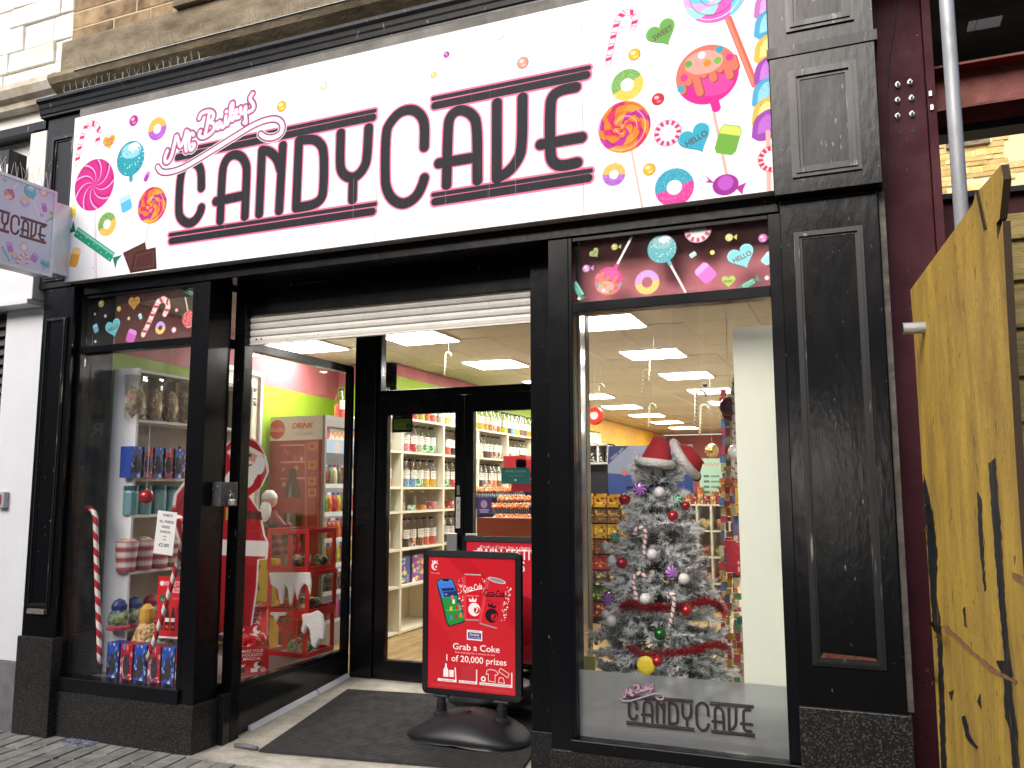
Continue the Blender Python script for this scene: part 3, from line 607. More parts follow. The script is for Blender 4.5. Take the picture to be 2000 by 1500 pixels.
# right pilaster
pr = MB().box(-.296, .131, 4.05, 4.45, .613, 2.909).build('pilaster', BLACK, shop, bevel=.004)
panel_mould(-.236, .062, .79, 2.745, 4.05, pr, .034)
MB().box(-.205, .032, 4.046, 4.0495, .85, 2.71).build('panel', BLACK, pr)
MB().prism([(-.222, 4.0465, .798), (-.19, 4.0465, .845), (.02, 4.0465, .835), (.048, 4.0465, .79)], (0, .004, 0)).build('bare_timber', mat('bare red timber', '6e3b2c', .8, var=.5, vscale=30, bump=.5), pr, label='strip of bare reddish timber where the paint has come off')
MB().box(.135, .16, 4.07, 4.4, .62, 2.9).build('edge_strip', mat('cracked edge', '5d5850', .8, var=.5, vscale=20), pr)
MB().box(-.300, .150, 4.03, 4.45, -.02, .6125).build('granite_base', GRAN, pr, bevel=.004)
cp = MB().box(-.312, .155, 3.98, 4.3, 2.911, 4.171).build('pilaster_head', BLACK, shop, bevel=.005)
for z0, z1 in ((2.985, 3.505), (3.70, 4.12)):
    panel_mould(-.226, .072, z0, z1, 3.98, cp, .05)
    MB().box(-.18, .026, 3.977, 3.9795, z0+.05, z1-.05).build('panel', BLACKW, cp)
MB().box(-.318, .165, 3.972, 4.2, 3.585, 3.635).build('head_band', BLACKW, cp)
# left pilaster
pl = MB().box(-5.15, -4.866, 4.05, 4.4, .613, 2.93).build('pilaster', BLACK, shop, bevel=.004)
panel_mould(-5.103, -4.905, .80, 2.72, 4.05, pl, .026)
MB().box(-5.075, -4.932, 4.046, 4.0495, .83, 2.69).build('panel', BLACK, pl)
MB().box(-5.08, -4.925, 4.02, 4.0455, .76, .79).build('broken_corner', mat('chipped sill', '7a746a', .9, var=.5, vscale=40), pl)
MB().box(-5.155, -4.835, 4.025, 4.4, -.02, .6125).build('granite_base', GRAN, pl, bevel=.004)
cl = MB().box(-5.215, -4.88, 4.04, 4.3, 2.931, 4.171).build('pilaster_head', BLACKW, shop, bevel=.005)
panel_mould(-5.15, -4.92, 3.42, 4.02, 4.04, cl, .04); panel_mould(-5.15, -4.92, 2.98, 3.3, 4.04, cl, .04)

# ---------------------------------------------------------------- window stickers
gy = 4.125
gp = lambda x, y: (lambda q: (q.x, q.z))(onY(x, y, gy))
GR = lambda x, r: r*mpp(x, gy)
def G(x, y, r): return gp(x, y), GR(x, r)
k5 = lambda x, y: (1100+.28*x, 420+.28*y)                 # crop of the right transom
st = Cv(-1.345, 2.519, -.355, 2.844, 640, clear=True)
c, r = G(*k5(312, 460), 29); st.drip(c, r, gp(*k5(475, 150)))
c, r = G(*k5(685, 235), 29); st.ballpop(c, r, gp(*k5(850, 535)), '4aa9b2', '7fb8bb')
c, r = G(*k5(582, 467), 25); st.ring(c, r, r*.43, 'c48fd8', 'e6bf58', .15)
c, r = G(*k5(1245, 293), 28); st.heart(c, r, '7fd0d6', 'HELLO', .38)
c, r = G(*k5(990, 403), 20); st.jelly(c, r*.8, r, .7, 'd86cc8', 'e8a4e0')
c, r = G(*k5(1150, 462), 14); st.heart(c, r, 'a9c94e', 'SWEET', -.05)
c, r = G(*k5(217, 265), 11); st.heart(c, r, '8ba544', 'SWEET', .6)
c, r = G(*k5(935, 100), 26); st.mint(c, r)
for x, y, r0, col in [(355, 222, 7, 'a9a548'), (1155, 155, 8, 'c9c65a'), (1390, 160, 9, 'c866b4'), (158, 372, 8, 'c07ac0')]:
    c, r = G(*k5(x, y), r0); st.drop(c, r, col); st.poly([(c[0]+r, c[1]), (c[0]+2*r, c[1]+.7*r), (c[0]+1.8*r, c[1]-.8*r)], col)
c, r = G(*k5(1038, 260), 5); st.drop(c, r, 'e6da80', False); c, r = G(*k5(1418, 436), 5); st.mint(c, r, 8)
c, r = G(*k5(902, 275), 7); st.jelly(c, r, r*.7, .5, 'a9dbe4', 'd6eef2'); c, r = G(*k5(1425, 300), 12); st.jelly(c, r*.8, r*1.1, -.7, 'a9dfe6', 'd0eef2')
st.wrapped(gp(*k5(70, 470)), gp(*k5(125, 560)), .017, '2f9a8a', .02); st.wrapped(gp(*k5(1250, 500)), gp(*k5(1330, 455)), .014, '3aa890', .022)
c, r = G(*k5(108, 580), 4); st.drop(c, r, 'd9cfa8')
ST_R = st.mat('right transom stickers', .4, alpha=True)
k6 = lambda x, y: (.32*x, 520+.32*y)
s2 = Cv(-4.84, 2.519, -3.87, 2.87, 560, clear=True)
c, r = G(*k6(685, 378), 21); s2.heart(c, r, '6cc4cc', 'HELLO', .3)
c, r = G(*k6(812, 225), 16); s2.heart(c, r, 'b98a3e', 'GOOD|LUCK', .0)
s2.cane([gp(*k6(*p)) for p in [(868, 415), (900, 350), (935, 270), (960, 215), (990, 200), (1015, 215), (1020, 250), (1000, 290)]], .018, 'e9dcd6', 'c23a4a', .06)
c, r = G(*k6(972, 375), 13); s2.ring(c, r, r*.38, 'c69ae0', 'e0c060', .0)
c, r = G(*k6(1150, 322), 18); s2.lines([[c, gp(*k6(1125, 190))]], .005, 'c9c2b4').swirl(c, r, ['e8824a', 'c63a70', 'e8824a', 'c04a90'], 9, 0, spiral=True)
c, r = G(*k6(795, 425), 13); s2.jelly(c, r*.9, r*1.05, -.35, 'd06cc8', 'e09ade'); c, r = G(*k6(578, 378), 9); s2.jelly(c, r*.7, r, .4, '7fbcd6', 'a8d6e6')
c, r = G(*k6(850, 305), 6); s2.jelly(c, r*.7, r, .4, '9fd8da', 'c8eaea'); c, r = G(*k6(1055, 388), 6); s2.mint(c, r, 9)
for x, y, r0, col in [(612, 228, 8, 'a8963a'), (720, 260, 6, 'b8a03a'), (780, 318, 4, 'd6c468'), (637, 303, 4, 'c68aa0'), (573, 292, 3, 'b890a0'), (1072, 267, 4, 'd0a0b0'), (576, 458, 3, 'e8e0e0')]:
    c, r = G(*k6(x, y), r0); s2.drop(c, r, col)
s2.wrapped(gp(*k6(1115, 140)), gp(*k6(1195, 185)), .014, '2c6a60', .02)
ST_L = s2.mat('left transom stickers', .4, alpha=True)
# frosted film with the shop's name along the bottom of the right window
ff = Cv(-1.345, .35, -.356, .671, 640, clear=True)
lx0, lx1, lz0, lz1 = LOGO_THICK[1][0][0], LOGO_THICK[3][1][0], LOGO_THICK[1][0][1], LOGO_THICK[2][1][1]
bl, br = gp(1224, 1414), gp(1472, 1447); kk = (br[0]-bl[0])/(lx1-lx0)
logo(ff, lambda p: (bl[0]+(p[0]-lx0)*kk, bl[1]+(p[1]-lz0)*kk*1.05), kk, '2c2326', mono=True)
FF = ff.mat('film lettering', .5, alpha=True)
fro = bpy.data.materials.new('frosted film'); fro.use_nodes = True; t = fro.node_tree; t.nodes.clear(); o_ = t.nodes.new('ShaderNodeOutputMaterial')
rf = t.nodes.new('ShaderNodeBsdfRefraction'); rf.inputs['Roughness'].default_value = .32; rf.inputs['IOR'].default_value = 1.15; rf.inputs[0].default_value = (.86, .88, .88, 1)
df = t.nodes.new('ShaderNodeBsdfDiffuse'); df.inputs[0].default_value = (.55, .57, .58, 1); mx = t.nodes.new('ShaderNodeMixShader'); mx.inputs[0].default_value = .30
gl = t.nodes.new('ShaderNodeBsdfGlossy'); gl.inputs['Roughness'].default_value = .1; m2 = t.nodes.new('ShaderNodeMixShader'); m2.inputs[0].default_value = .05
t.links.new(rf.outputs[0], mx.inputs[1]); t.links.new(df.outputs[0], mx.inputs[2]); t.links.new(mx.outputs[0], m2.inputs[1]); t.links.new(gl.outputs[0], m2.inputs[2]); t.links.new(m2.outputs[0], o_.inputs[0])

def pane(x0, x1, z0, z1, y, parent, name='pane', mat_=None): return MB().box(x0, x1, y, y+.008, z0, z1).build(name, mat_ or CLEAR, parent)
def decal(x0, x1, z0, z1, y, parent, name, mat_):
    m = MB(); m.face([(x0, y, z0), (x1, y, z0), (x1, y, z1), (x0, y, z1)], [(0, 0), (1, 0), (1, 1), (0, 1)]); return m.build(name, mat_, parent)
# left display window
wL = MB().box(-4.866, -4.832, 4.10, 4.19, .37, 2.868).box(-3.882, -3.846, 4.10, 4.19, .37, 2.868).box(-4.832, -3.882, 4.10, 4.19, 2.472, 2.519).box(-4.832, -3.882, 4.105, 4.19, 2.845, 2.868).build('display_window', ALU, shop, bevel=.003)
pane(-4.832, -3.882, .372, 2.471, 4.135, wL); pane(-4.832, -3.882, 2.520, 2.844, 4.135, wL)
decal(-4.84, -3.87, 2.519, 2.87, 4.1335, wL, 'sweet_stickers', ST_L)
MB().box(-4.835, -3.84, 4.075, 4.19, .285, .369).build('window_sill', ALU, wL, bevel=.006)
MB().box(-4.834, -3.725, 4.085, 4.3, -.02, .284).build('stall_riser', GRAN, shop, bevel=.004)
# corner post, slot window and shutter guide at the left of the entrance
MB().box(-3.845, -3.742, 4.10, 4.305, .285, 2.868).build('corner_post', ALU, shop, bevel=.003)
MB().box(-3.724, -3.68, 4.30, 4.40, -.01, .31).build('plinth_return', GRANP, shop, bevel=.002)
sl_ = MB().box(-3.80, -3.742, 4.306, 4.36, 2.47, 2.53).build('slot_window', ALU, shop); MB().box(-3.80, -3.742, 4.306, 4.36, 2.845, 2.868).build('frame', ALU, sl_); MB().box(-3.80, -3.742, 4.306, 4.36, .30, .36).build('frame', ALU, sl_)
MB().box(-3.765, -3.757, 4.306, 4.36, .361, 2.469).box(-3.765, -3.757, 4.306, 4.36, 2.531, 2.844).build('pane', CLEAR, sl_)
MB().box(-3.76, -3.675, 4.361, 4.44, .0, 2.868).build('shutter_guide', BLACK, shop, bevel=.004)
# entrance side window
sw = MB().box(-3.76, -3.70, 4.441, 5.70, 2.472, 2.53).box(-3.76, -3.70, 4.441, 5.70, .304, .345).box(-3.76, -3.70, 4.441, 4.475, .3455, 2.471).box(-3.76, -3.70, 5.66, 5.70, .3455, 2.471).build('side_window', ALU, shop, bevel=.003)
MB().box(-3.735, -3.727, 4.476, 5.659, .346, 2.471).box(-3.735, -3.727, 4.441, 5.70, 2.531, 2.92).build('pane', DOORGL, sw)
MB().box(-3.76, -3.705, 4.441, 5.71, -.01, .303).build('polished_riser', GRANP, shop, bevel=.002)
m = MB(); m.hexa([(-3.704, 4.56, fl(4.56)), (-3.672, 4.56, fl(4.56)), (-3.672, 5.28, fl(5.28)), (-3.704, 5.28, fl(5.28))], [(-3.704, 4.56, fl(4.56)+.03), (-3.69, 4.56, fl(4.56)+.03), (-3.69, 5.28, fl(5.28)+.03), (-3.704, 5.28, fl(5.28)+.03)])
m.hexa([(-3.704, 5.30, fl(5.3)), (-3.672, 5.30, fl(5.3)), (-3.672, 5.69, fl(5.69)), (-3.704, 5.69, fl(5.69))], [(-3.704, 5.30, fl(5.3)+.03), (-3.69, 5.30, fl(5.3)+.03), (-3.69, 5.69, fl(5.69)+.03), (-3.704, 5.69, fl(5.69)+.03)])
m.build('white_trim', WHITES, shop, bevel=.003)
# roller shutter, drawn up
MB().box(-3.70, -1.60, 4.385, 4.41, 2.69, 2.869).build('shutter_box', BLACK, shop, bevel=.003)
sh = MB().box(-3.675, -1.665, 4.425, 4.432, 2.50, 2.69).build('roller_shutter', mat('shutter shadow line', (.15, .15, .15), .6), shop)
SHM = mat('white shutter slat', (.82, .79, .73), .45, var=.12, vscale=9, speck=('4a4640', 70, .70), bump=.1, rand=.05)
z = 2.69
for h in (.042, .046, .046, .046):
    z -= h; m = MB(); m.prism([(-3.674, y, zz) for y, zz in [(4.424, z+.002), (4.412, z+.006), (4.408, z+h*.5), (4.412, z+h-.006), (4.424, z+h-.002)]], (2.008, 0, 0)); m.build('slat', SHM, sh)
MB().box(-3.674, -1.666, 4.404, 4.43, z-.012, z).build('bottom_rail', SHM, sh, bevel=.002)
for x in (-3.62, -3.58): MB().lathe([(.006, 0), (.006, .004)], n=8).xf(Matrix.Translation((x, 4.408, 2.535)) @ Matrix.Rotation(math.pi/2, 4, 'X')).build('rivet', BLK, sh)
# padlock box on the post
lb = MB(); 
pb = onX(437, 975, -3.70)
lk = thing('lock_box', 'small grey steel box with padlock on the black post left of the doorway', 'lock box', (pb.x, pb.y, pb.z-.06))
MB().box(-3.7415, -3.672, 4.19, 4.345, 1.455, 1.605).build('box', mat('worn grey steel', (.13, .135, .14), .45, .6, var=.5, vscale=12, speck=('aaaaaa', 60, .66)), lk, bevel=.003)
pdx = Vector((-3.655, 4.27, 1.49))
MB().box(pdx.x-.012, pdx.x+.012, pdx.y-.022, pdx.y+.022, pdx.z-.03, pdx.z+.008).build('padlock', mat('padlock', (.6, .62, .66), .25, .7), lk, bevel=.004)
MB().tube([(pdx.x, pdx.y-.015, pdx.z+.006), (pdx.x, pdx.y-.015, pdx.z+.03), (pdx.x, pdx.y-.008, pdx.z+.042), (pdx.x, pdx.y+.008, pdx.z+.042), (pdx.x, pdx.y+.015, pdx.z+.03), (pdx.x, pdx.y+.015, pdx.z+.006)], .004).build('shackle', STEEL, lk)
# right side of the entrance
MB().box(-1.665, -1.478, 4.32, 4.45, .30, 2.868).build('shutter_guide', BLACK, shop, bevel=.004)
MB().box(-1.67, -1.478, 4.315, 4.45, -.01, .2995).build('plinth_return', GRANP, shop, bevel=.003)
MB().box(-1.477, -1.366, 4.10, 4.30, .285, 2.868).build('corner_post', ALU, shop, bevel=.003)
MB().prism([(-1.48, 4.45, .14), (-1.55, 4.45, .14), (-1.83, 5.75, .14), (-1.79, 5.75, .14)], (0, 0, 2.75)).build('entrance_side_panel', ALU, shop)
# right display window
wR = MB().box(-1.365, -1.345, 4.10, 4.19, .351, 2.868).box(-.355, -.297, 4.10, 4.19, .351, 2.868).box(-1.345, -.355, 4.10, 4.19, 2.465, 2.519).box(-1.345, -.355, 4.105, 4.19, 2.845, 2.868).build('display_window', ALU, shop, bevel=.003)
pane(-1.345, -.355, .352, 2.464, 4.135, wR); pane(-1.345, -.355, 2.520, 2.844, 4.135, wR)
decal(-1.345, -.355, 2.519, 2.844, 4.1335, wR, 'sweet_stickers', ST_R)
MB().box(-1.344, -.356, 4.1445, 4.146, .352, .668).build('frosted_film', fro, wR)
decal(-1.345, -.356, .35, .671, 4.1325, wR, 'film_lettering', FF)
MB().box(-1.37, -.298, 4.075, 4.19, .292, .350).build('window_sill', ALU, wR, bevel=.006)
MB().box(-1.476, -.301, 4.085, 4.3, -.02, .291).build('stall_riser', GRAN, shop, bevel=.004)
PINKB = mat('lightened wall pink', 'd87c84', .6, var=.1, vscale=3); PINK = mat('pink wall paint', 'b4646a', .6, var=.1, vscale=3); LIME = mat('lime green paint', '8aa822', .6, var=.06, vscale=2); YELW = mat('yellow wall paint', 'd8a324', .6, var=.08)  # bulkhead has the wall's pink, its colour lightened to stand in for light
MB().box(-1.36, -.25, 4.28, 4.30, 2.50, 2.92).build('bulkhead', PINKB, shop)

# ---------------------------------------------------------------- doors
DY = 5.75
def X(px): return fx(px, DY)
xj, xa, xb, xc, xd = -3.70, onY(735, 1000, DY).x, onY(890, 1000, DY).x, onY(926, 1000, DY).x, -1.84
ztr, zdt, zpt, zpb = onY(890, 757, DY).z, onY(890, 772, DY).z, onY(890, 806, DY).z, onY(760, 1288, DY).z
MB().box(xj, xa, DY-.04, DY+.06, .10, 2.93).box(xa, xd, DY-.03, DY+.06, zdt, ztr).box(xd, xd+.06, DY-.03, DY+.06, .10, 2.93).box(xa, xd, DY-.03, DY+.06, .10, .15).build('door_frame', ALU, shop, bevel=.003)
tw = MB().box(xa, xa+.035, DY-.02, DY+.05, ztr, 2.93).box(xa+.035, xd, DY-.02, DY+.05, 2.9, 2.93).build('door_transom', ALU, shop)
pane(xa+.036, xd, ztr+.001, 2.899, DY+.01, tw, mat_=DOORGL)
xm = (xb+xc)/2
for i, (l, r_) in enumerate(((xa+.004, xm-.003), (xm+.003, xd-.004))):
    pl_, pr_ = (onY(757, 1000, DY).x, xb) if i == 0 else (xc, xd-.09)
    d = MB().box(l, pl_, DY-.02, DY+.03, .155, zdt-.004).box(pr_, r_, DY-.02, DY+.03, .155, zdt-.004).box(pl_, pr_, DY-.02, DY+.03, zpt, zdt-.004).box(pl_, pr_, DY-.02, DY+.03, .155, zpb).build('door', ALU, shop, bevel=.003)
    pane(pl_, pr_, zpb, zpt, DY, d, mat_=DOORGL)
    hx = xm-.045 if i == 0 else xm+.05
    if i == 0:
        pt_ = Cv(0, 0, .04, .2, 900, 'b9b7b0')
        for k, ch in enumerate('Pull'): pt_.text(ch, (.02, .165-k*.045), .022, '22242a')
        PM = pt_.mat('pull plate', .35); m = MB(); m.mi = 1; m.box(hx-.018, hx+.018, DY-.024, DY-.0205, 1.27, 1.50); m.mi = 0
        m.face([(hx-.018, DY-.0245, 1.27), (hx+.018, DY-.0245, 1.27), (hx+.018, DY-.0245, 1.50), (hx-.018, DY-.0245, 1.50)], [(0, 0), (1, 0), (1, 1), (0, 1)]); m.build('pull_plate', [PM, STEEL], d)
        MB().box(hx-.011, hx+.011, DY-.024, DY-.0205, 1.515, 1.585).build('lock_plate', STEEL, d)
    hz = onY(888, 1075, DY).z
    MB().box(hx-.07 if i == 0 else hx-.01, hx+.015 if i == 0 else hx+.08, DY-.075, DY-.055, hz-.16, hz+.13).box(hx-.01, hx+.01, DY-.055, DY-.02, hz-.02, hz+.02).build('handle', mat('brushed alu', (.5, .5, .5), .35, .9), d, bevel=.003)
# stickers on the door glass
rt = Cv(0, 0, .16, .13, 900, '101410'); rt.rect(.012, .02, .148, .095, '7cae2e').text('FOOD HYGIENE RATING', (.08, .085), .008, '16200c').ell((.127, .045), .017, '101410').text('5', (.127, .045), .018, '9cc83a', bold=.02).lines([[(.015, .073), (.145, .073)]], .0012, '16200c')
for k in range(5): rt.text(str(k), (.028+k*.018, .045), .012, '46691c')
rt.rect(.02, .109, .07, .114, '8a9084'); p0, p1 = onY(765, 845, DY-.01), onY(805, 808, DY-.01)
m = MB(); m.face([(p0.x, DY-.002, p0.z), (p1.x, DY-.002, p0.z), (p1.x, DY-.002, p1.z), (p0.x, DY-.002, p1.z)], [(0, 0), (1, 0), (1, 1), (0, 1)]); m.build('rating_sticker', rt.mat('rating sticker', .4), label='black and green rating sticker with a 5 on the left door glass', cat='sticker')
cs = Cv(0, 0, .3, .22, 500, '1c7a72'); cs.text("WE'RE CLOSED", (.15, .17), .028, 'b8dcd4', fit=.22); cs.rect(.06, .115, .24, .12, '62aaa0').rect(.08, .095, .22, .1, '62aaa0').ell((.15, .05), .014, 'd8f0ea').poly([(.14, .04), (.16, .04), (.155, .07)], 'd8f0ea')
p0, p1 = onY(980, 945, DY+.02), onY(1031, 913, DY+.02)
m = MB(); m.mi = 1; m.box(p0.x, p1.x+.02, DY+.0105, DY+.012, p0.z, p1.z); m.mi = 0; m.face([(p0.x, DY+.010, p0.z), (p1.x+.02, DY+.010, p0.z), (p1.x+.02, DY+.010, p1.z), (p0.x, DY+.010, p1.z)], [(0, 0), (1, 0), (1, 1), (0, 1)])
m.build('closed_sign', [cs.mat('closed sign', .4), WHITE], label='teal WE\'RE CLOSED card stuck inside the right door glass', cat='sign')
rp = Cv(0, 0, .3, .25, 400, 'b01630'); rp.rect(.09, .14, .25, .165, 'f0d8dc', .8).rect(.08, .095, .26, .107, 'f0d8dc', .7)
p0, p1 = onY(1002, 960, DY+.05), onY(1060, 920, DY+.05)
m = MB(); m.face([(p0.x, DY+.016, p0.z), (p1.x, DY+.016, p0.z), (p1.x, DY+.016, p1.z), (p0.x, DY+.016, p1.z)], [(0, 0), (1, 0), (1, 1), (0, 1)]); m.mi = 1; m.box(p0.x, p1.x, DY+.0165, DY+.018, p0.z, p1.z); m.build('hours_poster', [rp.mat('hours poster', .4), RED], label='crimson poster behind the teal card on the right door', cat='poster')

# ---------------------------------------------------------------- interior shell
IW = mat('interior wall', 'c9c2b0', .7)
WOOD = mat('laminate plank', 'b59a6c', .45, var=.25, vscale=3, stretch=(6, 1, 1), rand=.12, col2='8d7448')
flo = MB().prism([(-6.4, 5.78, -.05), (-.1, 5.78, -.05), (-2.3, 22, -.05), (-6.4, 22, -.05)], (0, 0, .182)).build('shop_floor', mat('floor joint', '5c4a30', .7), kind='structure')
pm = None; k = 0; y = 5.8
g = random.Random(3)
for i in range(20):
    x = -5.05+i*.192; y = 5.8-g.uniform(0, .9)
    while y < 12.5:
        y0, y1 = max(y, 5.79), y+1.2
        if pm is None: pm = MB().box(0, .189, 0, 1.197, .0, .008).build('plank', WOOD, flo, local=True); pm.location = (x, y0, .1325)
        else: inst(pm, flo, (x, y0, .1325), 0, (1, (y1-y0)/1.2, 1))
        y = y1
for a, b, z0, z1, mt in [((-4.88, 4.2), (-5.37, 7.95), .0, 2.54, LIME), ((-4.88, 4.2), (-5.37, 7.95), 2.541, 2.93, PINK), ((-4.68, 7.95), (-4.68, 14.5), .0, 2.80, LIME), ((-4.68, 7.95), (-4.68, 14.5), 2.801, 2.93, PINK), ((-4.68, 14.5), (-4.68, 22), .0, 2.93, YELW), ((-.0, 4.46), (-.2, 5.2), 0, 2.93, IW), ((-.2, 5.2), (-2.3, 22), 0, 2.93, IW)]:
    d = .12 if b[0] > -3 else -.12
    MB().prism([(a[0], a[1], z0), (b[0], b[1], z0), (b[0]+d, b[1], z0), (a[0]+d, a[1], z0)], (0, 0, z1-z0)).build('interior_wall', mt, kind='structure')
MB().box(-5.6, -4.68, 7.95, 8.05, 2.701, 2.93).build('interior_wall', PINK, kind='structure'); MB().box(-5.6, -4.68, 7.95, 8.05, 0, 2.70).build('interior_wall', LIME, kind='structure')
MB().box(-6, 0, 22, 22.2, 0, 2.93).build('back_wall', PINK, kind='structure')
MB().prism([(-6.4, 4.3, 3.0), (.1, 4.3, 3.0), (.1, 5, 3.0), (-2, 22.2, 3.0), (-6.4, 22.2, 3.0)], (0, 0, .1)).build('roof_slab', CONC, shop); MB().box(-6.4, .1, 4.41, 4.5, 2.93, 2.999).build('roof_edge', CONC, shop)
ce = MB().box(-6.0, .08, 4.5, 22, 2.955, 2.999).build('ceiling', mat('ceiling grid', (.62, .6, .52), .7), kind='structure')
TILE = mat('ceiling tile', (.66, .64, .57), .85, var=.1, vscale=20, rand=.05, bump=.1, bscale=90)
lights = [(-1.92, 6.72+1.8*k) for k in range(8)]+[(-3.70, 6.74+1.8*k) for k in range(8)]+[(-4.92, 6.74)]
t0 = None
for i in range(-9, 1):
    for j in range(29):
        cx, cy = -.42+i*.6, 4.92+j*.6
        if cy > 21.6 or any(abs(cx-a) < .35 and abs(cy-b) < .35 for a, b in lights): continue
        if t0 is None: t0 = MB().hexa([(-.293, -.293, -.012), (.293, -.293, -.012), (.293, .293, -.012), (-.293, .293, -.012)], [(-.297, -.297, 0), (.297, -.297, 0), (.297, .297, 0), (-.297, .297, 0)]).build('ceiling_tile', TILE, ce, local=True); t0.location = (cx, cy, 2.9545)
        else: inst(t0, ce, (cx, cy, 2.9545))
LED = emit('light panel', (1, .97, .9), 25.0)
cl0 = thing('ceiling_light', 'x', 'light', (lights[0][0], lights[0][1], 2.93))
MB().box(-.295, .295, -.295, .295, .004, .02).build('frame', WHITE, cl0, local=True); MB().box(-.28, .28, -.28, .28, -.002, .0035).build('diffuser', LED, cl0, local=True)
for i, (x, y) in enumerate(lights):
    o = cl0 if i == 0 else copy_tree(cl0); o.location = (x, y, 2.93); o['group'] = 'square ceiling light panels'
    o['label'] = f"square white ceiling light panel, {['first','second','third','fourth','fifth','sixth','seventh','eighth'][i%8]} from the front in the {'right' if i<8 else 'left'} row" if i < 16 else 'square white ceiling light panel beside the pink left wall above the fridge'
MB().box(-4.85, -3.765, 4.2, 5.72, .05, .325).build('display_deck', mat('deck', (.25, .2, .18), .6), kind='structure')
MB().box(-1.50, .0, 4.31, 5.4, .05, .345).build('display_deck', mat('pale deck', (.5, .5, .48), .5), kind='structure')
# ---------------------------------------------------------------- white neighbour on the left
nb = thing('white_shop_building', 'white painted stone building with slatted shutter joined to the left of the black shopfront', 'building', (-6.5, 4.1, 0))
w1 = MB().box(-10, -5.163, 4.16, 4.6, 0, 9).build('wall', WHITEW, nb)
g = random.Random(21); z = 4.52
while z < 6.0:
    h = g.choice([.16, .2, .24]); x = -7.2
    while x < -5.18:
        x1 = min(x+g.uniform(.3, .55), -5.166); e = g.uniform(.006, .03)
        MB().hexa([(x+.004, 4.16-e, z+.004), (x1-.004, 4.16-e*.7, z+.004), (x1-.004, 4.17, z+.004), (x+.004, 4.17, z+.004)], [(x+.008, 4.16-e*.6, z+h-.004), (x1-.006, 4.16-e, z+h-.006), (x1-.004, 4.17, z+h-.004), (x+.004, 4.17, z+h-.004)]).build('stone', WHITEW, w1, bevel=.008)
        x = x1
    z += h
CREAM = mat('cream stone paint', (.74, .69, .6), .55, var=.25, vscale=4, bump=.35, bscale=20, col2='a3906e')
prof = [(4.16, 4.515), (4.03, 4.51), (4.0, 4.49), (4.0, 4.45), (4.03, 4.40), (4.07, 4.375), (4.08, 4.34), (4.16, 4.33)]
MB().prism([(-10, y, z) for y, z in prof][::-1], (4.835, 0, 0)).build('cornice', CREAM, nb)
MB().box(-5.40, -5.235, 4.05, 4.159, 3.03, 4.10).build('pilaster_head', WHITEW, nb, bevel=.006)
MB().box(-10, -5.24, 4.04, 4.159, 4.11, 4.17).build('fascia_moulding', BLACKW, nb)
MB().box(-10, -5.195, 3.99, 4.159, 2.86, 3.028).box(-10, -5.20, 3.96, 4.159, 2.82, 2.858).build('fascia', WHITES, nb, bevel=.005)
MB().box(-5.56, -5.20, 4.09, 4.159, .431, 2.819).build('pilaster', WHITES, nb, bevel=.004)
MB().box(-5.575, -5.562, 4.10, 4.159, .431, 2.819).build('pilaster_edge', mat('lilac edge', (.55, .56, .62), .5), nb)
MB().box(-10, -5.185, 4.06, 4.159, -.02, .43).build('base', mat('grey render base', (.17, .165, .175), .8, var=.3, vscale=6, bump=.25), nb)
lv = MB().box(-8, -5.58, 4.15, 4.159, .45, 2.82).build('slatted_shutter', BLK, nb); LV = mat('grey metal slat', (.16, .155, .15), .4, .5, var=.3)
s0 = None
for i in range(34):
    z = .47+i*.068
    if s0 is None: s0 = MB().hexa([(-7.9, 4.10, 0), (-5.585, 4.10, 0), (-5.585, 4.112, 0), (-7.9, 4.112, 0)], [(-7.9, 4.14, .055), (-5.585, 4.14, .055), (-5.585, 4.149, .055), (-7.9, 4.149, .055)]).build('slat', LV, lv, local=True); WL[s0.name] = WL[nb.name]; s0.location = Vector((0, 0, z))-WL[nb.name]
    else: inst(s0, lv, Vector((0, 0, z))-WL[nb.name])
q = onY(3, 975, 4.06); MB().box(q.x-.05, q.x+.035, 4.05, 4.088, q.z-.06, q.z+.05).build('call_box', mat('grey plastic', (.35, .35, .36), .5), label='small grey wall box with red front on the white pilaster', cat='wall box', bevel=.005, loc=(q.x, 4.05, q.z))
q2 = onY(2, 978, 4.04)
MB().box(q.x-.03, q.x+.01, 4.045, 4.0495, q.z-.035, q.z+.03).build('red_front', mat('dull red', 'a03a3a', .5), bpy.data.objects['call_box'])
bs = Cv(-7.0, 3.40, -5.46, 3.95, 260, '15171a'); e = onY(18, 325, 3.93)
bs.text('An', (e.x+.05, e.z), .17, 'd8d8d4', al='R', bold=.01); m = MB(); m.mi = 1; m.box(-7.0, -5.46, 3.9405, 4.08, 3.40, 3.95); m.mi = 0
m.face([(-7.0, 3.94, 3.40), (-5.46, 3.94, 3.40), (-5.46, 3.94, 3.95), (-7.0, 3.94, 3.95)], [(0, 0), (1, 0), (1, 1), (0, 1)])
m.build('black_sign', [bs.mat('black sign print', .4), BLACKW], label='black fascia sign with white letters ending n on the white building', cat='sign', loc=(-6.2, 3.94, 3.4))
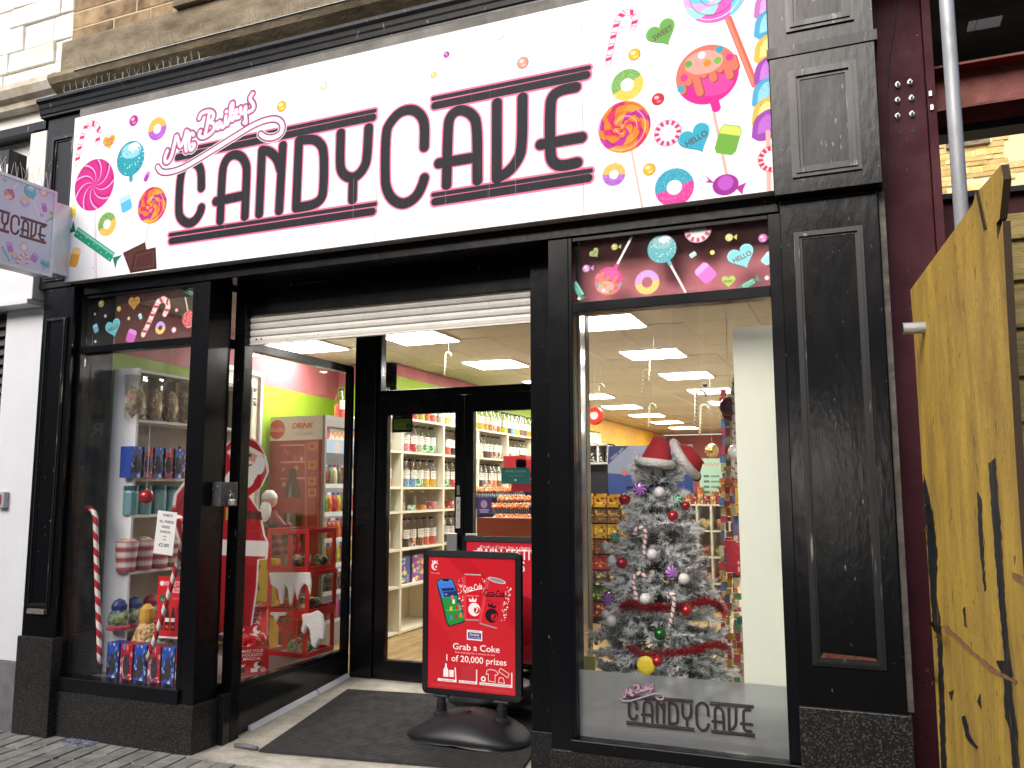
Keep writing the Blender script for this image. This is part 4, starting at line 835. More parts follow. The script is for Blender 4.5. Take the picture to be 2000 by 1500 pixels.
# projecting sign
ps = thing('projecting_sign', 'square hanging box sign with CANDY CAVE lettering jutting from the left end of the shopfront', 'sign', (-4.90, 4.05, 3.1))
PX = -4.86
t0_, b0_ = onX(110, 377, PX), onX(103, 540, PX); zt, zb = t0_.z, b0_.z; ya, yb = t0_.y-.80, t0_.y
pc = Cv(ya, zb, yb, zt, 640, (.80, .80, .88)); f = lambda x, y: (lambda q: (q.y, q.z))(onX(x, y, PX))
e0, e1 = f(0, 462), f(88, 472); k = .56/(lx1-lx0)
logo(pc, lambda p: (e1[0]-.56+(p[0]-lx0)*k, (zt+zb)/2-.02+(p[1]-(lz0+lz1)/2)*k*1.05), k, '3a1a24', 'b06a80')
def q4(x, y): return f(x*.2534, 180+y*.2534)
pc.drip(q4(72, 790), .035, q4(135, 700), cols=('c84a8a', 'dc9a90', 'ecc0b0')).ballpop(q4(230, 765), .042, q4(300, 950), '6ab4c4', 'a0d0dc').ring(q4(190, 845), .036, .014, 'd8b48a', 'b89acc').mint(q4(335, 768), .03, 10, 'c88a9a').jelly(q4(340, 890), .018, .03, .3, 'b07ac0', 'c89ad0').jelly(q4(75, 1195), .02, .032, .3, 'b87ac4', 'd0a0d6').mint(q4(185, 1195), .028, 10, 'd08aa0').jelly(q4(265, 1275), .024, .032, -.5, 'b87ac4', 'd0a0d6').heart(q4(343, 1328), .04, '7cc0c8', 'HELLO', -.2).ring(q4(110, 1265), .026, .01, 'd8b48a', 'b89acc').cane([q4(105, 1355), q4(145, 1290), q4(165, 1260), q4(195, 1255), q4(212, 1275), q4(205, 1320)], .009, 'f0d8d4', 'c8607a', .03).drop(q4(320, 948), .012, 'b07ac0').heart(q4(35, 680), .014, '9cb86a').heart(q4(395, 935), .018, 'a6c060').wrapped(q4(365, 990), q4(405, 965), .008, '6ab4a4', .012).wrapped(q4(25, 1210), q4(65, 1285), .008, '6ab4a4', .012)
for yy in (.15, .35): pc.drip((ya+yy, zt-.12), .04, (ya+yy+.05, zt-.03), cols=('c84a8a', 'dc9a90', 'ecc0b0')).heart((ya+yy, zb+.1), .04, '7cc0c8', 'HELLO')
m = MB(); m.face([(PX, ya, zb), (PX, yb, zb), (PX, yb, zt), (PX, ya, zt)], [(0, 0), (1, 0), (1, 1), (0, 1)]); m.build('sign_face', pc.mat('hanging sign print', .25, dirt=.15), ps)
LILAC = mat('white sign casing', (.68, .69, .74), .35, .2, var=.1)
MB().box(PX-.13, PX-.001, ya, yb, zb, zt).build('casing', LILAC, ps, bevel=.004)
MB().box(PX-.001, PX+.006, ya-.005, yb+.006, zt-.012, zt+.008).box(PX-.001, PX+.006, ya-.005, yb+.006, zb-.008, zb+.010).box(PX-.001, PX+.006, yb-.014, yb+.006, zb+.0105, zt-.0125).build('frame', LILAC, ps)
MB().box(PX-.10, PX-.02, yb+.007, 4.036, zb+.03, zt-.05).build('bracket', LILAC, ps, bevel=.003)
SPK = mat('spike wire', (.5, .48, .44), .4, .4)
def spikes(pts, parent, h=.10, seed=1, lean=(0, -.35, 1)):
    m = MB(); g = random.Random(seed)
    for p in pts:
        for s_ in (-1, 1):
            d = Vector((lean[0]+s_*.22+g.uniform(-.22, .22), lean[1]+g.uniform(-.3, .2), lean[2])).normalized()*h*g.uniform(.7, 1.1); m.tube([p, Vector(p)+d], .0012, 4)
    return m.build('spikes', SPK, parent, kind='stuff')
sp = thing('bird_spike_strip', 'strip of bird spikes along the top of the hanging sign', 'bird spikes', (PX-.06, ya+.4, zt+.008), group='bird spike strips')
MB().box(PX-.075, PX-.05, ya, yb, zt+.0085, zt+.012).build('base_strip', mat('clear strip', (.5, .5, .48), .4), sp)
spikes([(PX-.06, ya+.02+i*.045, zt+.012) for i in range(18)], sp, .13, 3, (0, 0, 1))
for nm, x0, x1, Y, Z, s_, hh in [('bird spikes leaning out from the stone cornice above the sign', -4.9, -1.5, 3.965, 4.432, 5, .10), ('bird spikes along the black moulding directly above the white sign', -5.0, -3.7, 3.975, 4.297, 9, .06)]:
    sp = thing('bird_spike_strip', nm, 'bird spikes', ((x0+x1)/2, Y, Z), group='bird spike strips')
    MB().box(x0, x1, Y+(.0 if s_ == 9 else -.012), Y+.016 if s_ == 9 else Y-.002, Z+.0005, Z+.004).build('base_strip', MC['clear strip'], sp)
    spikes([(x0+i*.06, Y+.005, Z+.003) for i in range(int((x1-x0)/.06))], sp, hh, s_, (0, -.5, .9) if s_ == 5 else (0, -.1, 1))

# ---------------------------------------------------------------- steel frame under construction on the right
fr = thing('steel_frame', 'dark red primed steel frame of a building under construction right of the shopfront', 'steel frame', (.3, 4.42, 0))
cY = 4.42
MB().box(.13, .385, cY, cY+.016, -.05, 8).box(.386, .425, cY-.05, cY+.2, -.05, 8).build('column', OXIDE, fr, bevel=.002)
bb = None
for x, y in [(1753, 167), (1777, 162), (1753, 197), (1780, 193), (1753, 228), (1781, 224)]:
    p = onY(x, y, cY)
    if bb is None: 
        bb = MB().lathe([(.014, 0), (.014, .004), (.012, .0045), (.012, .016), (.0065, .0165), (.0065, .034), (.001, .035)], n=6).xf(Matrix.Rotation(math.pi/2, 4, 'X')).build('bolt', STEEL, fr, local=True); bb.location = Vector((p.x, cY, p.z))-WL[fr.name]
    else: inst(bb, fr, Vector((p.x, cY, p.z))-WL[fr.name])
for x, y in [(1758, 258), (1783, 256)]:
    p = onY(x, y, cY); MB().lathe([(.011, 0), (.011, .002)], n=12).xf(Matrix.Translation((p.x, cY-.0005, p.z)) @ Matrix.Rotation(math.pi/2, 4, 'X')).build('bolt_hole', BLK, fr)
for x, y in [(1817, 183), (1820, 210)]:
    p = onY(x, y, cY-.055); MB().box(p.x-.008, p.x+.008, cY-.06, cY-.0505, p.z-.014, p.z+.014).build('flange_nut', STEEL, fr, bevel=.002)
MB().tube([onY(1750, -10, cY-.012), onY(1748, 40, cY-.012), onY(1737, 110, cY-.012), onY(1733, 180, cY-.012), onY(1735, 300, cY-.012), onY(1742, 900, cY-.012)], .003, 5).build('cable', BLK, label='thin black cable hanging down the dark red steel column', cat='cable')
def beam(Y, zlo, zhi, x0, x1, mt, fw=.16, nm='beam'):
    MB().box(x0, x1, Y+fw*.45, Y+fw*.55, zlo+.0125, zhi-.0125).box(x0, x1, Y, Y+fw, zhi-.012, zhi).box(x0, x1, Y, Y+fw, zlo, zlo+.012).build(nm, mt, fr)
bY = 4.55; beam(bY, fz(1900, 207, bY), fz(1900, 117, bY), .44, 6, OXIDEB, .22)
MB().box(.427, .439, bY-.01, bY+.24, fz(1850, 222, bY), fz(1850, 118, bY)).build('end_plate', OXIDE, fr)
farY = 10.0; MB().box(-.5, 9, farY, farY+.3, fz(1920, 252, farY), 7.2).build('edge_beam', mat('black steel', (.008, .007, .008), .7), fr)
lY = 6.2; MB().box(.05, 6, lY, lY+.3, -.1, fz(1920, 386, lY)).build('low_wall', OXIDE, fr); MB().box(.05, 6, lY-.06, lY+.36, fz(1920, 386, lY)+.001, fz(1920, 384, lY)+.03).build('low_beam_flange', MC['black steel'], fr)
dz = 5.9; hq = [onZ(x, y, dz) for x, y in [(1898, 51), (1915, 48), (1931, 45), (1948, 42)]]; hy0, hy1 = min(q.y for q in hq)-.10, max(q.y for q in hq)+.10
dk = MB().box(-.2, 9, 4.46, hy0, dz, dz+.02).box(-.2, 9, hy1, farY-.01, dz, dz+.02).build('deck', CONC, fr)
hx = sorted(q.x for q in hq); m = MB(); x = -.2
for q in hx:
    a, b = q-.036, q+.036
    if a > x: m.box(x, a, hy0+.001, hy1-.001, dz, dz+.02)
    x = b
m.box(x, 9, hy0+.001, hy1-.001, dz, dz+.02).build('deck_strip', CONC, fr)
MB().box(-.2, -.1, 4.5, farY, 3.2, 5.89).build('party_wall', CONC, fr)
MB().box(7, 7.3, 4.5, farY, 0, 5.89).build('site_wall', CONC, fr)
# galvanised scaffold pole
pYs = 3.3; ctr = [onY(1847, 0, pYs), onY(1879, 420, pYs)]; cxm = (ctr[0].x+ctr[1].x)/2
MB().tube([(cxm, pYs, -.0), (cxm, pYs, 3.2), (cxm, pYs, 6)], .0245, 20).build('scaffold_pole', GALV, label='tall galvanised scaffold pole rising behind the yellow hoarding board', cat='pole', loc=(cxm, pYs, 0), smooth=True)
# ---------------------------------------------------------------- yellow hoarding board
A, B = Vector((.198, 3.93, 0)), Vector((.352, 2.46, 0)); dv = (B-A).normalized(); nv = Vector((dv.y, -dv.x, 0)); nv = nv if nv.x < 0 else -nv
hb = lambda x, y, o=0: onP(x, y, A+nv*o, nv)
PLY = mat('yellow painted plywood', 'e8bf4e', .65, spec=.3, var=.45, vscale=3.6, bump=.6, bscale=55, stretch=(2.2, 2.2, .7), col2='b08a48', speck=('6f5a34', 22, .68), detail=9)
PLYE = mat('plywood edge', '4c3a28', .9, var=.6, vscale=40, stretch=(60, 60, .5))
ho = thing('hoarding_board', 'large weathered yellow plywood hoarding board with torn edges on the right', 'hoarding', tuple(A))
def rag(px):
    g = random.Random(len(px)); q = []
    for (a, b), (c, d) in zip(px, px[1:]+px[:1]):
        n = max(1, int(math.hypot(c-a, d-b)/9)); q += [(a+(c-a)*i/n+(g.uniform(-1.2, 1.2) if i else 0), b+(d-b)*i/n+(g.uniform(-2, 2) if i else 0)) for i in range(n)]
    return q
def hpoly(px, o, th_, mt, nm, parent=ho, e=PLYE, **k):
    if nm in ('torn_patch', 'torn_veneer'): px = rag(px)
    P = [hb(x, y, o) for x, y in px]; m = MB(); m.prism(P, -nv*th_); m.m = [0]+[1]*(len(m.m)-1); return m.build(nm, [mt, e], parent, **k)
hpoly([(1778, 566), (1825, 502), (1868, 443), (1900, 399), (1906, 372), (1914, 398), (1908, 376), (1955, 322), (1960, 350), (1952, 428), (1946, 436), (1948, 470), (1958, 432), (1972, 700), (1988, 960), (2040, 1700), (1848, 1700), (1836, 1500), (1822, 1260), (1800, 900), (1784, 640)], 0, .018, PLY, 'board')
hpoly([(1905, 372), (1909, 372), (1925, 446), (1921, 449)], .004, .003, mat('split shadow', '2c2013', .9), 'split')
TAPE = mat('black tape', (.022, .022, .025), .55, var=.5, vscale=20, bump=.5, speck=('8a6a2a', 40, .66), stretch=(1, 1, .2))
for P in [[(1803, 925), (1812, 960), (1822, 1010), (1830, 1080), (1828, 1160), (1836, 1215), (1832, 1240), (1822, 1230), (1812, 1080), (1806, 1000)], [(1830, 1225), (1838, 1222), (1848, 1500), (1838, 1500)],
          [(1908, 960), (1916, 975), (1920, 1090), (1925, 1150), (1922, 1155), (1912, 1060)], [(1930, 905), (1943, 895), (1952, 1010), (1962, 1180), (1973, 1290), (1978, 1320), (1968, 1325), (1960, 1320), (1945, 1290), (1962, 1290), (1952, 1190), (1938, 1020)],
          [(1960, 1325), (1972, 1320), (1985, 1420), (1990, 1500), (1978, 1500), (1972, 1425), (1962, 1400)], [(1878, 1400), (1884, 1397), (1896, 1440), (1910, 1460), (1906, 1462), (1886, 1440)], [(1908, 1370), (1914, 1355), (1916, 1385)], [(1852, 1352), (1862, 1348), (1858, 1368)], [(1880, 1190), (1884, 1185), (1888, 1225), (1883, 1222)]]:
    hpoly(P, .0025, .002, TAPE, 'torn_patch')
hpoly([(1840, 1222), (1880, 1262), (1938, 1312), (1985, 1335), (1984, 1330), (1938, 1304), (1880, 1254), (1850, 1222)], .003, .0025, mat('torn veneer', 'b9825a', .8, var=.4, vscale=30), 'torn_veneer')
hpoly([(1976, 1118), (2001, 1130), (2001, 1142), (1978, 1130)], .003, .0025, MC['torn veneer'], 'torn_veneer')
for (x, y, s_) in [(1812, 1030, 9), (1822, 1225, 14), (1835, 1245, 12), (1815, 1310, 10), (1826, 1330, 12), (1808, 990, 7)]:        # frayed slivers of ply on the near edge
    m = MB(); g = random.Random(x)
    for k in range(5):
        a = hb(x, y, .004); d = hb(x+g.uniform(-s_, s_*.3), y+g.uniform(-s_*1.3, s_*1.3), .03+g.uniform(0, .03)); m.prism([a, a+Vector((0, 0, .012)), d], Vector((.002, .002, 0)))
    m.build('splinter', mat('splinter', '6e5428', .9, var=.5, vscale=30), ho)
tb = hb(1806, 640, 0); MB().tube([tb-nv*.03, tb+nv*.075], .022, 18).build('tube_stub', GALV, ho, smooth=False); MB().lathe([(.0165, 0), (.0165, .001)], n=16).xf(Matrix.Translation(tb+nv*.076) @ nv.to_track_quat('Z', 'Y').to_matrix().to_4x4()).build('tube_hole', BLK, ho)
# timber fence panel beyond the board
tf = thing('timber_fence', 'mossy brown timber fence panel behind the yellow hoarding board', 'fence', (.9, 2.62, 0))
TMB = mat('mossy timber', 'b09660', .85, var=.5, vscale=6, bump=.5, stretch=(1, 3, 8), rand=.2, col2='7a7440'); fY = 2.75
z = .05
ztop = fz(1985, 415, fY); g = random.Random(2)
MB().box(.40, .46, fY+.03, fY+.08, 0, ztop).build('post', mat('red brown timber', '6a3c28', .85, var=.4, vscale=8), tf)
while z < ztop-.06:
    h = g.uniform(.10, .14); h = min(h, ztop-z); MB().hexa([(.395, fY-.012, z), (1.6, fY-.012, z), (1.6, fY+.028, z), (.395, fY+.028, z)], [(.395, fY+.004, z+h), (1.6, fY+.004, z+h), (1.6, fY+.028, z+h), (.395, fY+.028, z+h)]).build('plank', TMB, tf, bevel=.003); z += h-.012 if False else h
# ---------------------------------------------------------------- sunlit stone house beyond
HY = 17.0
hs = thing('stone_house', 'bright yellow stone house with white windows seen beyond the steel frame', 'house', (4, HY, 0))
hw = MB().box(-1.2, 14, HY, HY+6, -.1, 13).build('wall', mat('house mortar', 'd9c9a0', .95), hs)
HST = mat('yellow house stone', 'e6cf92', .9, var=.4, vscale=3, bump=.4, rand=.25, col2='c09a58')
xL, xR = fx(1836, HY), fx(2010, HY); zB, zT = fz(1920, 420, HY), fz(1920, 225, HY); g = random.Random(17)
wA = [(fx(1905, HY), fx(1970, HY), fz(1935, 272, HY), fz(1935, 272, HY)+1.5), (fx(1966, HY), fx(1984, HY), fz(1975, 392, HY), fz(1975, 345, HY)), (fx(1909, HY), fx(1922, HY), fz(1915, 380, HY), fz(1915, 352, HY))]
z = zB; n_ = 0; protos = {}
while z < zT and n_ < 290:
    h = g.choice([.09, .11, .13]); x = xL
    while x < xR:
        wv = g.choice([.18, .26, .34, .44]); cx, cz = x+wv/2, z+h/2
        if not any(a-.12 < cx < b+.12 and c_-.05 < cz < d+.05 for a, b, c_, d in wA):
            key = (wv, h, g.randrange(2))
            if key not in protos: o = MB().box(0, wv-.012, -.012-.02*key[2], .0, 0, h-.012).build('stone', HST, hw, local=True); protos[key] = o; o.location = (x-4, 0, z)
            else: inst(protos[key], hw, (x-4, 0, z))
            n_ += 1
        x += wv
    z += h
for a, b, c_, d in wA:
    f_ = MB().box(a, a+.07, HY-.05, HY-.001, c_, d).box(b-.07, b, HY-.05, HY-.001, c_, d).box(a+.0705, b-.0705, HY-.05, HY-.001, d-.07, d).box(a+.0705, b-.0705, HY-.05, HY-.001, c_, c_+.06).build('window', WHITES, hs)
    k = 4 if b-a > .5 else 1; wd = (b-a-.14)/k
    for i in range(k): MB().box(a+.072+i*wd+.012, a+.07+(i+1)*wd-.012, HY-.03, HY-.002, c_+.062, d-.072).build('pane', mat('grey pane', (.3, .32, .36), .1), f_)
    for i in range(1, k): MB().box(a+.07+i*wd-.011, a+.07+i*wd+.011, HY-.05, HY-.002, c_+.062, d-.072).build('glazing_bar', WHITES, f_)
    MB().box(a-.1, b+.1, HY-.10, HY-.001, c_-.09, c_-.002).build('sill', STONED, f_)

# ---------------------------------------------------------------- the other side of the street (seen only as reflections)
OY = -7.6
op = thing('opposite_building', 'stone terrace across the street behind the camera seen reflected in the glass', 'building', (0, OY, 0))
MB().box(-34, 26, OY-4, OY, -.1, 7.0).build('wall', mat('opposite stone', (.3, .27, .23), .9, var=.3, vscale=2), op)
MB().box(-34, 26, OY+.001, OY+.1, 3.3, 3.5).box(-34, 26, OY+.001, OY+.25, 6.9, 7.2).build('string_course', STONE, op)
for i in range(14):
    x = -32+i*4.1; f_ = MB().box(x, x+1.3, OY+.001, OY+.05, 3.8, 5.4).build('window', WHITES, op); MB().box(x+.1, x+.6, OY+.051, OY+.055, 3.9, 5.3).box(x+.7, x+1.2, OY+.051, OY+.055, 3.9, 5.3).build('pane', MC['dark pane'], f_)
    f_ = MB().box(x-.6, x+2.3, OY+.001, OY+.06, .1, 2.75).build('shop_window', mat('maroon shopfront', (.09, .02, .022), .4), op); MB().box(x-.4, x+.9, OY+.061, OY+.065, .7, 2.6).box(x+1.1, x+2.1, OY+.061, OY+.065, .7, 2.6).build('pane', MC['dark pane'], f_)
lw = fx(1596, 8.27-OY); MB().box(lw-.42, lw+.42, OY+.07, OY+.09, 1.0, 2.5).build('highlight_panel', emit('added highlight glow', (1, .97, .9), 8), op)  # added glowing panel that makes the highlight on the black right pilaster
al = Cv(0, 0, 5.2, .8, 60, '1a1a1c'); al.text('ALBA ARCA', (2.6, .4), .36, 'e8e8e4', fit=4.6)
ax = fx(238, 8.27-OY); az = fz(238, 838, 8.27-OY); m = MB(); m.face([(ax+2.6, OY+.101, az-.4), (ax-2.6, OY+.101, az-.4), (ax-2.6, OY+.101, az+.4), (ax+2.6, OY+.101, az+.4)], [(0, 0), (1, 0), (1, 1), (0, 1)]); m.mi = 1; m.box(ax-2.6, ax+2.6, OY+.0011, OY+.1, az-.4, az+.4)
m.build('shop_fascia', [al.mat('opposite fascia', .5), BLK], op)
# ---------------------------------------------------------------- ribbed doormat on the ramped screed
RIB = mat('charcoal rubber mat', (.04, .039, .038), .8, var=.3, vscale=12, speck=('6c685e', 70, .7)); sl = math.atan(.134/1.45)
m = MB(); mw, ml = 1.62, 1.14; m.box(0, mw, 0, ml, .0, .006); y = .006
while y < ml-.02: m.box(.004, mw-.004, y, y+.011, .0061, .013); y += .0195
mo = m.build('doormat', RIB, local=True); p = onP(525, 1456, (0, 4.3, .013), (0, -math.sin(sl), math.cos(sl)))
mo.matrix_world = Matrix.Translation((p.x, 4.285, fl(4.305)+.0035)) @ Matrix.Rotation(sl, 4, 'X') @ Matrix.Rotation(math.radians(6), 4, 'Z'); tag(mo, 'dark ribbed rubber doormat lying in the recessed entrance', 'doormat')
q = onZ(485, 1459, .02); MB().tube([(q.x-.10, q.y-.0, .02), (q.x-.02, q.y, .024), (q.x+.07, q.y-.005, .022)], [.013, .016, .012], 8).build('floor_bolt', mat('worn grey plastic', (.16, .16, .18), .5), label='short grey shutter bolt lying at the foot of the black post', cat='bolt', loc=(q.x, q.y, .006), smooth=True)
# ---------------------------------------------------------------- swing signs
def stand(name, label, x, y, rz, poster, pw=.60, ph=.805):
    zf = fl(y); t = thing(name, label, 'pavement sign', (x, y, zf), rz, 'swing pavement signs')
    m = MB(); nr, na = 9, 40; vs = []; R = lambda a: ((abs(math.cos(a)/.41)**2.4+abs(math.sin(a)/.245)**2.4)**(-1/2.4))*(1-.0*math.cos(2*a))
    for i in range(nr+1):
        rho = i/nr
        for k in range(na):
            a = 2*math.pi*k/na; r_ = R(a)*rho; px_, py_ = r_*math.cos(a), r_*math.sin(a)
            h = .155*(max(0, 1-(px_/.43)**2))**.8*(1-.72*rho**3.2)
            vs.append((px_, py_, h+.012))
    for k in range(na): a = 2*math.pi*k/na; r_ = R(a)*1.01; vs.append((r_*math.cos(a), r_*math.sin(a), .03 if abs(math.cos(a)) < .8 else .012))
    for k in range(na): a = 2*math.pi*k/na; r_ = R(a)*.97; vs.append((r_*math.cos(a), r_*math.sin(a), .016*max(0, 1-abs(math.cos(a))*1.25)))
    fs = [(i*na+k, i*na+(k+1) % na, (i+1)*na+(k+1) % na, (i+1)*na+k) for i in range(nr+2) for k in range(na)]; fs = [f[::-1] for f in fs]; fs.append(tuple((nr+2)*na+k for k in range(na)))
    m.add(vs, fs); m.xf(Matrix.Scale(1, 4)).build('base', BLKPL, t, local=True, smooth=True)
    MB().lathe([(.026, .158), (.026, .169), (.02, .174), (.001, .175)], (0, -.06, 0), 14).build('filler_cap', BLKPL, t, local=True)
    for sx in (-.205, .205):
        pr = [(.052, .09), (.052, .13), (.03, .145)]; z = .145
        while z < .192: pr += [(.0285, z), (.033, z+.004), (.033, z+.009), (.0285, z+.012)]; z += .0125
        pr += [(.026, z), (.026, z+.035), (.001, z+.036)]
        MB().lathe(pr, (sx, 0, 0), 14).build('spring', BLKPL, t, local=True)
        MB().box(sx-.05, sx+.05, -.02, .02, .222, .236).build('clamp', BLKPL, t, local=True, bevel=.004)
    zb_ = .237; W_, H_ = pw/2+.037, ph+.074
    # rounded frame
    def rr(hw, z0, z1, r_): 
        P = []
        for cx, cz, a0 in [(hw-r_, z0+r_, -90), (hw-r_, z1-r_, 0), (-hw+r_, z1-r_, 90), (-hw+r_, z0+r_, 180)]:
            for k in range(6): a = math.radians(a0+18*k); P.append((cx+r_*math.cos(a), cz+r_*math.sin(a)))
        return P
    o_, i_ = rr(W_, zb_, zb_+H_, .035), rr(pw/2, zb_+.037, zb_+.037+ph, .004); n = len(o_); m = MB()
    for k in range(n):
        j = (k+1) % n; m.prism([(o_[k][0], -.014, o_[k][1]), (o_[j][0], -.014, o_[j][1]), (i_[j][0], -.020, i_[j][1]), (i_[k][0], -.020, i_[k][1])], (0, .032, 0))
    m.build('frame', mat('black alu frame', (.016, .016, .018), .25, .3, coat=.3), t, local=True)
    m = MB(); x0, x1, z0, z1 = -pw/2+.001, pw/2-.001, zb_+.038, zb_+.036+ph; m.face([(x0, -.012, z0), (x1, -.012, z0), (x1, -.012, z1), (x0, -.012, z1)], [(0, 0), (1, 0), (1, 1), (0, 1)]); m.mi = 1; m.box(x0, x1, -.0115, .008, z0, z1); m.build('poster', [poster, BLKPL], t, local=True)
    return t
RD = 'c4202c'
p1 = Cv(0, 0, .565, .77, 900, RD); W_, H_ = .565, .77; N = lambda u, v: (u*W_, v*H_)
p1.poly([N(0, 1), N(.25, 1), N(1, .45), N(1, 0), N(.7, 0), N(0, .6)], 'cc2a33', .6).poly([N(.2, 1), N(.45, 1), N(1, .62), N(1, .5)], 'b41a28', .5)
c = N(.075, .925); p1.ell(c, .024, 'f4dcdc').ell((c[0]+.008, c[1]-.002), .017, RD).poly([(c[0]-.018, c[1]+.022), (c[0]-.02, c[1]+.036), (c[0]-.008, c[1]+.027), (c[0], c[1]+.038), (c[0]+.008, c[1]+.027), (c[0]+.018, c[1]+.036), (c[0]+.016, c[1]+.022)], 'f4dcdc').ell((c[0]+.008, c[1]-.004), .006, 'f4dcdc'); p1.text('Premier League', N(.08, .873), .009, 'f4dcdc', fit=.06)
# phone
ph_ = [N(.09, .80), N(.13, .83), N(.28, .835), N(.31, .80), N(.44, .535), N(.42, .505), N(.25, .465), N(.215, .49)]; p1.poly(ph_, '2a3a34'); 
p1.poly([N(.105, .80), N(.14, .822), N(.275, .826), N(.298, .795), N(.34, .70), N(.16, .68)], '3f86d8').poly([N(.12, .79), N(.29, .80), N(.33, .72), N(.15, .71)], '4a6ee0', .5).poly([N(.16, .68), N(.34, .70), N(.425, .535), N(.41, .515), N(.255, .478), N(.232, .495)], '2f8f3e')
p1.rect(N(.17, 0)[0], N(0, .812)[1], N(.24, 0)[0], N(0, .825)[1], '101820'); p1.poly([N(.155, .755), N(.30, .765), N(.31, .745), N(.165, .735)], '1c2c54').poly([N(.175, .73), N(.325, .742), N(.34, .705), N(.19, .69)], '2a3468'); p1.text('10', N(.21, .712), .012, 'ffffff')
for u, v, cc in [(.24, .655, '3a8a5a'), (.30, .66, 'f4f4f4'), (.35, .665, '2a5a6a'), (.27, .605, 'e8c02a'), (.34, .615, 'c8352a'), (.27, .535, '4a8ad8'), (.33, .548, '9a3a34'), (.385, .56, 'e87a6a'), (.285, .69, 'e8772a')]: p1.rect(u*W_-.008, v*H_-.013, u*W_+.008, v*H_+.013, cc)
p1.lines([[N(.215, .59), N(.385, .60)]], .0012, 'a8d8a8')
def can(cx, cy, hw, hh, rot, body, txt, tcol, lion, lid):
    R = lambda x, y: (cx+x*math.cos(rot)-y*math.sin(rot), cy+x*math.sin(rot)+y*math.cos(rot))
    g = random.Random(int(cx*1000))
    for k in range(90): p1.ell(R(g.choice([-1, 1])*hw*g.uniform(.9, 1.5) if lid == 0 else hw*g.uniform(.8, 1.5), g.uniform(-hh*.6, hh*.8)), g.uniform(.001, .0045), 'f4dfe0')
    p1.poly([R(-hw, -hh*.9), R(-hw*.8, -hh), R(hw*.8, -hh), R(hw, -hh*.9), R(hw, hh*.88), R(hw*.85, hh), R(-hw*.85, hh), R(-hw, hh*.88)], body).poly([R(-hw*.98, -hh*.9), R(-hw*.7, -hh*.95), R(-hw*.7, hh*.9), R(-hw*.98, hh*.88)], 'e8606a', .5)
    p1.poly([R(-hw*.8, -hh), R(hw*.8, -hh), R(hw*.9, -hh*.94), R(-hw*.9, -hh*.94)], '9a9a9c')
    p1.ell(R(0, hh*.97), hw*.9, 'c9c9cc', ry=hw*.22, rot=rot).ell(R(0, hh*.975), hw*.72, '8e9094', ry=hw*.15, rot=rot) if lid else p1.rect(cx-hw*.85, cy+hh*.95, cx+hw*.85, cy+hh*1.0, 'b8b8ba')
    p1.text(txt, R(0, hh*.42), hw*.55, tcol, rot=rot+.16, shear=.25, fit=hw*2.0, bold=.02); p1.lines([[R(-hw*.8, hh*.18), R(-hw*.2, hh*.26), R(hw*.7, hh*.36)]], .002, tcol)
    p1.text('ORIGINAL TASTE' if not lid else 'ZERO SUGAR', R(0, hh*.06), .007, tcol, rot=rot, fit=hw*1.3)
    p1.ell(R(hw*.15, -hh*.52), hw*.62, lion).ell(R(hw*.42, -hh*.55), hw*.32, body).poly([R(-hw*.35, -hh*.2), R(-hw*.4, -hh*.02), R(-hw*.15, -hh*.12), R(0, hh*.02), R(hw*.15, -hh*.12), R(hw*.42, -hh*.02), R(hw*.36, -hh*.2)], lion).lines([[R(hw*.3, -hh*.4), R(hw*.5, -hh*.5), R(hw*.35, -hh*.62)]], hw*.06, lion)
can(*N(.52, .70), .062, .135, .02, 'cf1c2a', 'Coca-Cola', 'fbf2f2', 'f6ecec', 0)
can(*N(.745, .665), .066, .138, -.2, 'd02430', 'Coca-Cola', '241418', '2c1a1e', 1)
p1.poly([N(.455, .455), N(.63, .452), N(.63, .378), N(.455, .38)], 'f2eef2').poly([N(.468, .437), N(.617, .434), N(.617, .388), N(.468, .39)], '3a3a7a'); p1.text('Fantasy', N(.543, .422), .013, 'ffffff', fit=.062, bold=.02).text('Challenge', N(.543, .402), .013, 'd8d4f0', fit=.074).text('Premier League', N(.543, .446), .006, '3a2a5a', fit=.07)
p1.text('Grab a Coke', N(.56, .325), .036, 'fbf4f2', fit=.30, bold=.012).text('Scan and play for a chance to win', N(.545, .282), .011, 'fbe6e4', fit=.255).text('1 of 20,000 prizes', N(.56, .235), .036, 'fbf4f2', fit=.385, bold=.012)
p1.rect(*N(.12, .055), *N(.34, .075), 'f4ecea').poly([N(.325, .055), N(.34, .055), N(.33, .165), N(.315, .165)], 'f4ecea').rect(*N(.365, .055), *N(.575, .075), 'f4ecea').poly([N(.56, .055), N(.575, .055), N(.575, .165), N(.562, .165)], 'f4ecea').rect(*N(.60, .055), *N(.965, .075), 'f4ecea').poly([N(.95, .055), N(.965, .055), N(.965, .165), N(.952, .165)], 'f4ecea')
for u, a_, t_ in [(.23, .08, 'Grab a Coke'), (.465, .1, 'Scan QR Code & play'), (.78, .18, 'Chance to WIN Coca-Cola merch & more')]: p1.text(t_, N(u, .065), .007, '6a2a2c', fit=a_)
p1.poly([N(.185, .09), N(.245, .09), N(.245, .14), N(.225, .165), N(.225, .19), N(.205, .19), N(.205, .165), N(.185, .14)], 'f6efee').rect(*N(.255, .092), *N(.305, .145), 'f6efee').rect(*N(.40, .088), *N(.54, .185), 'b8404a', .5)
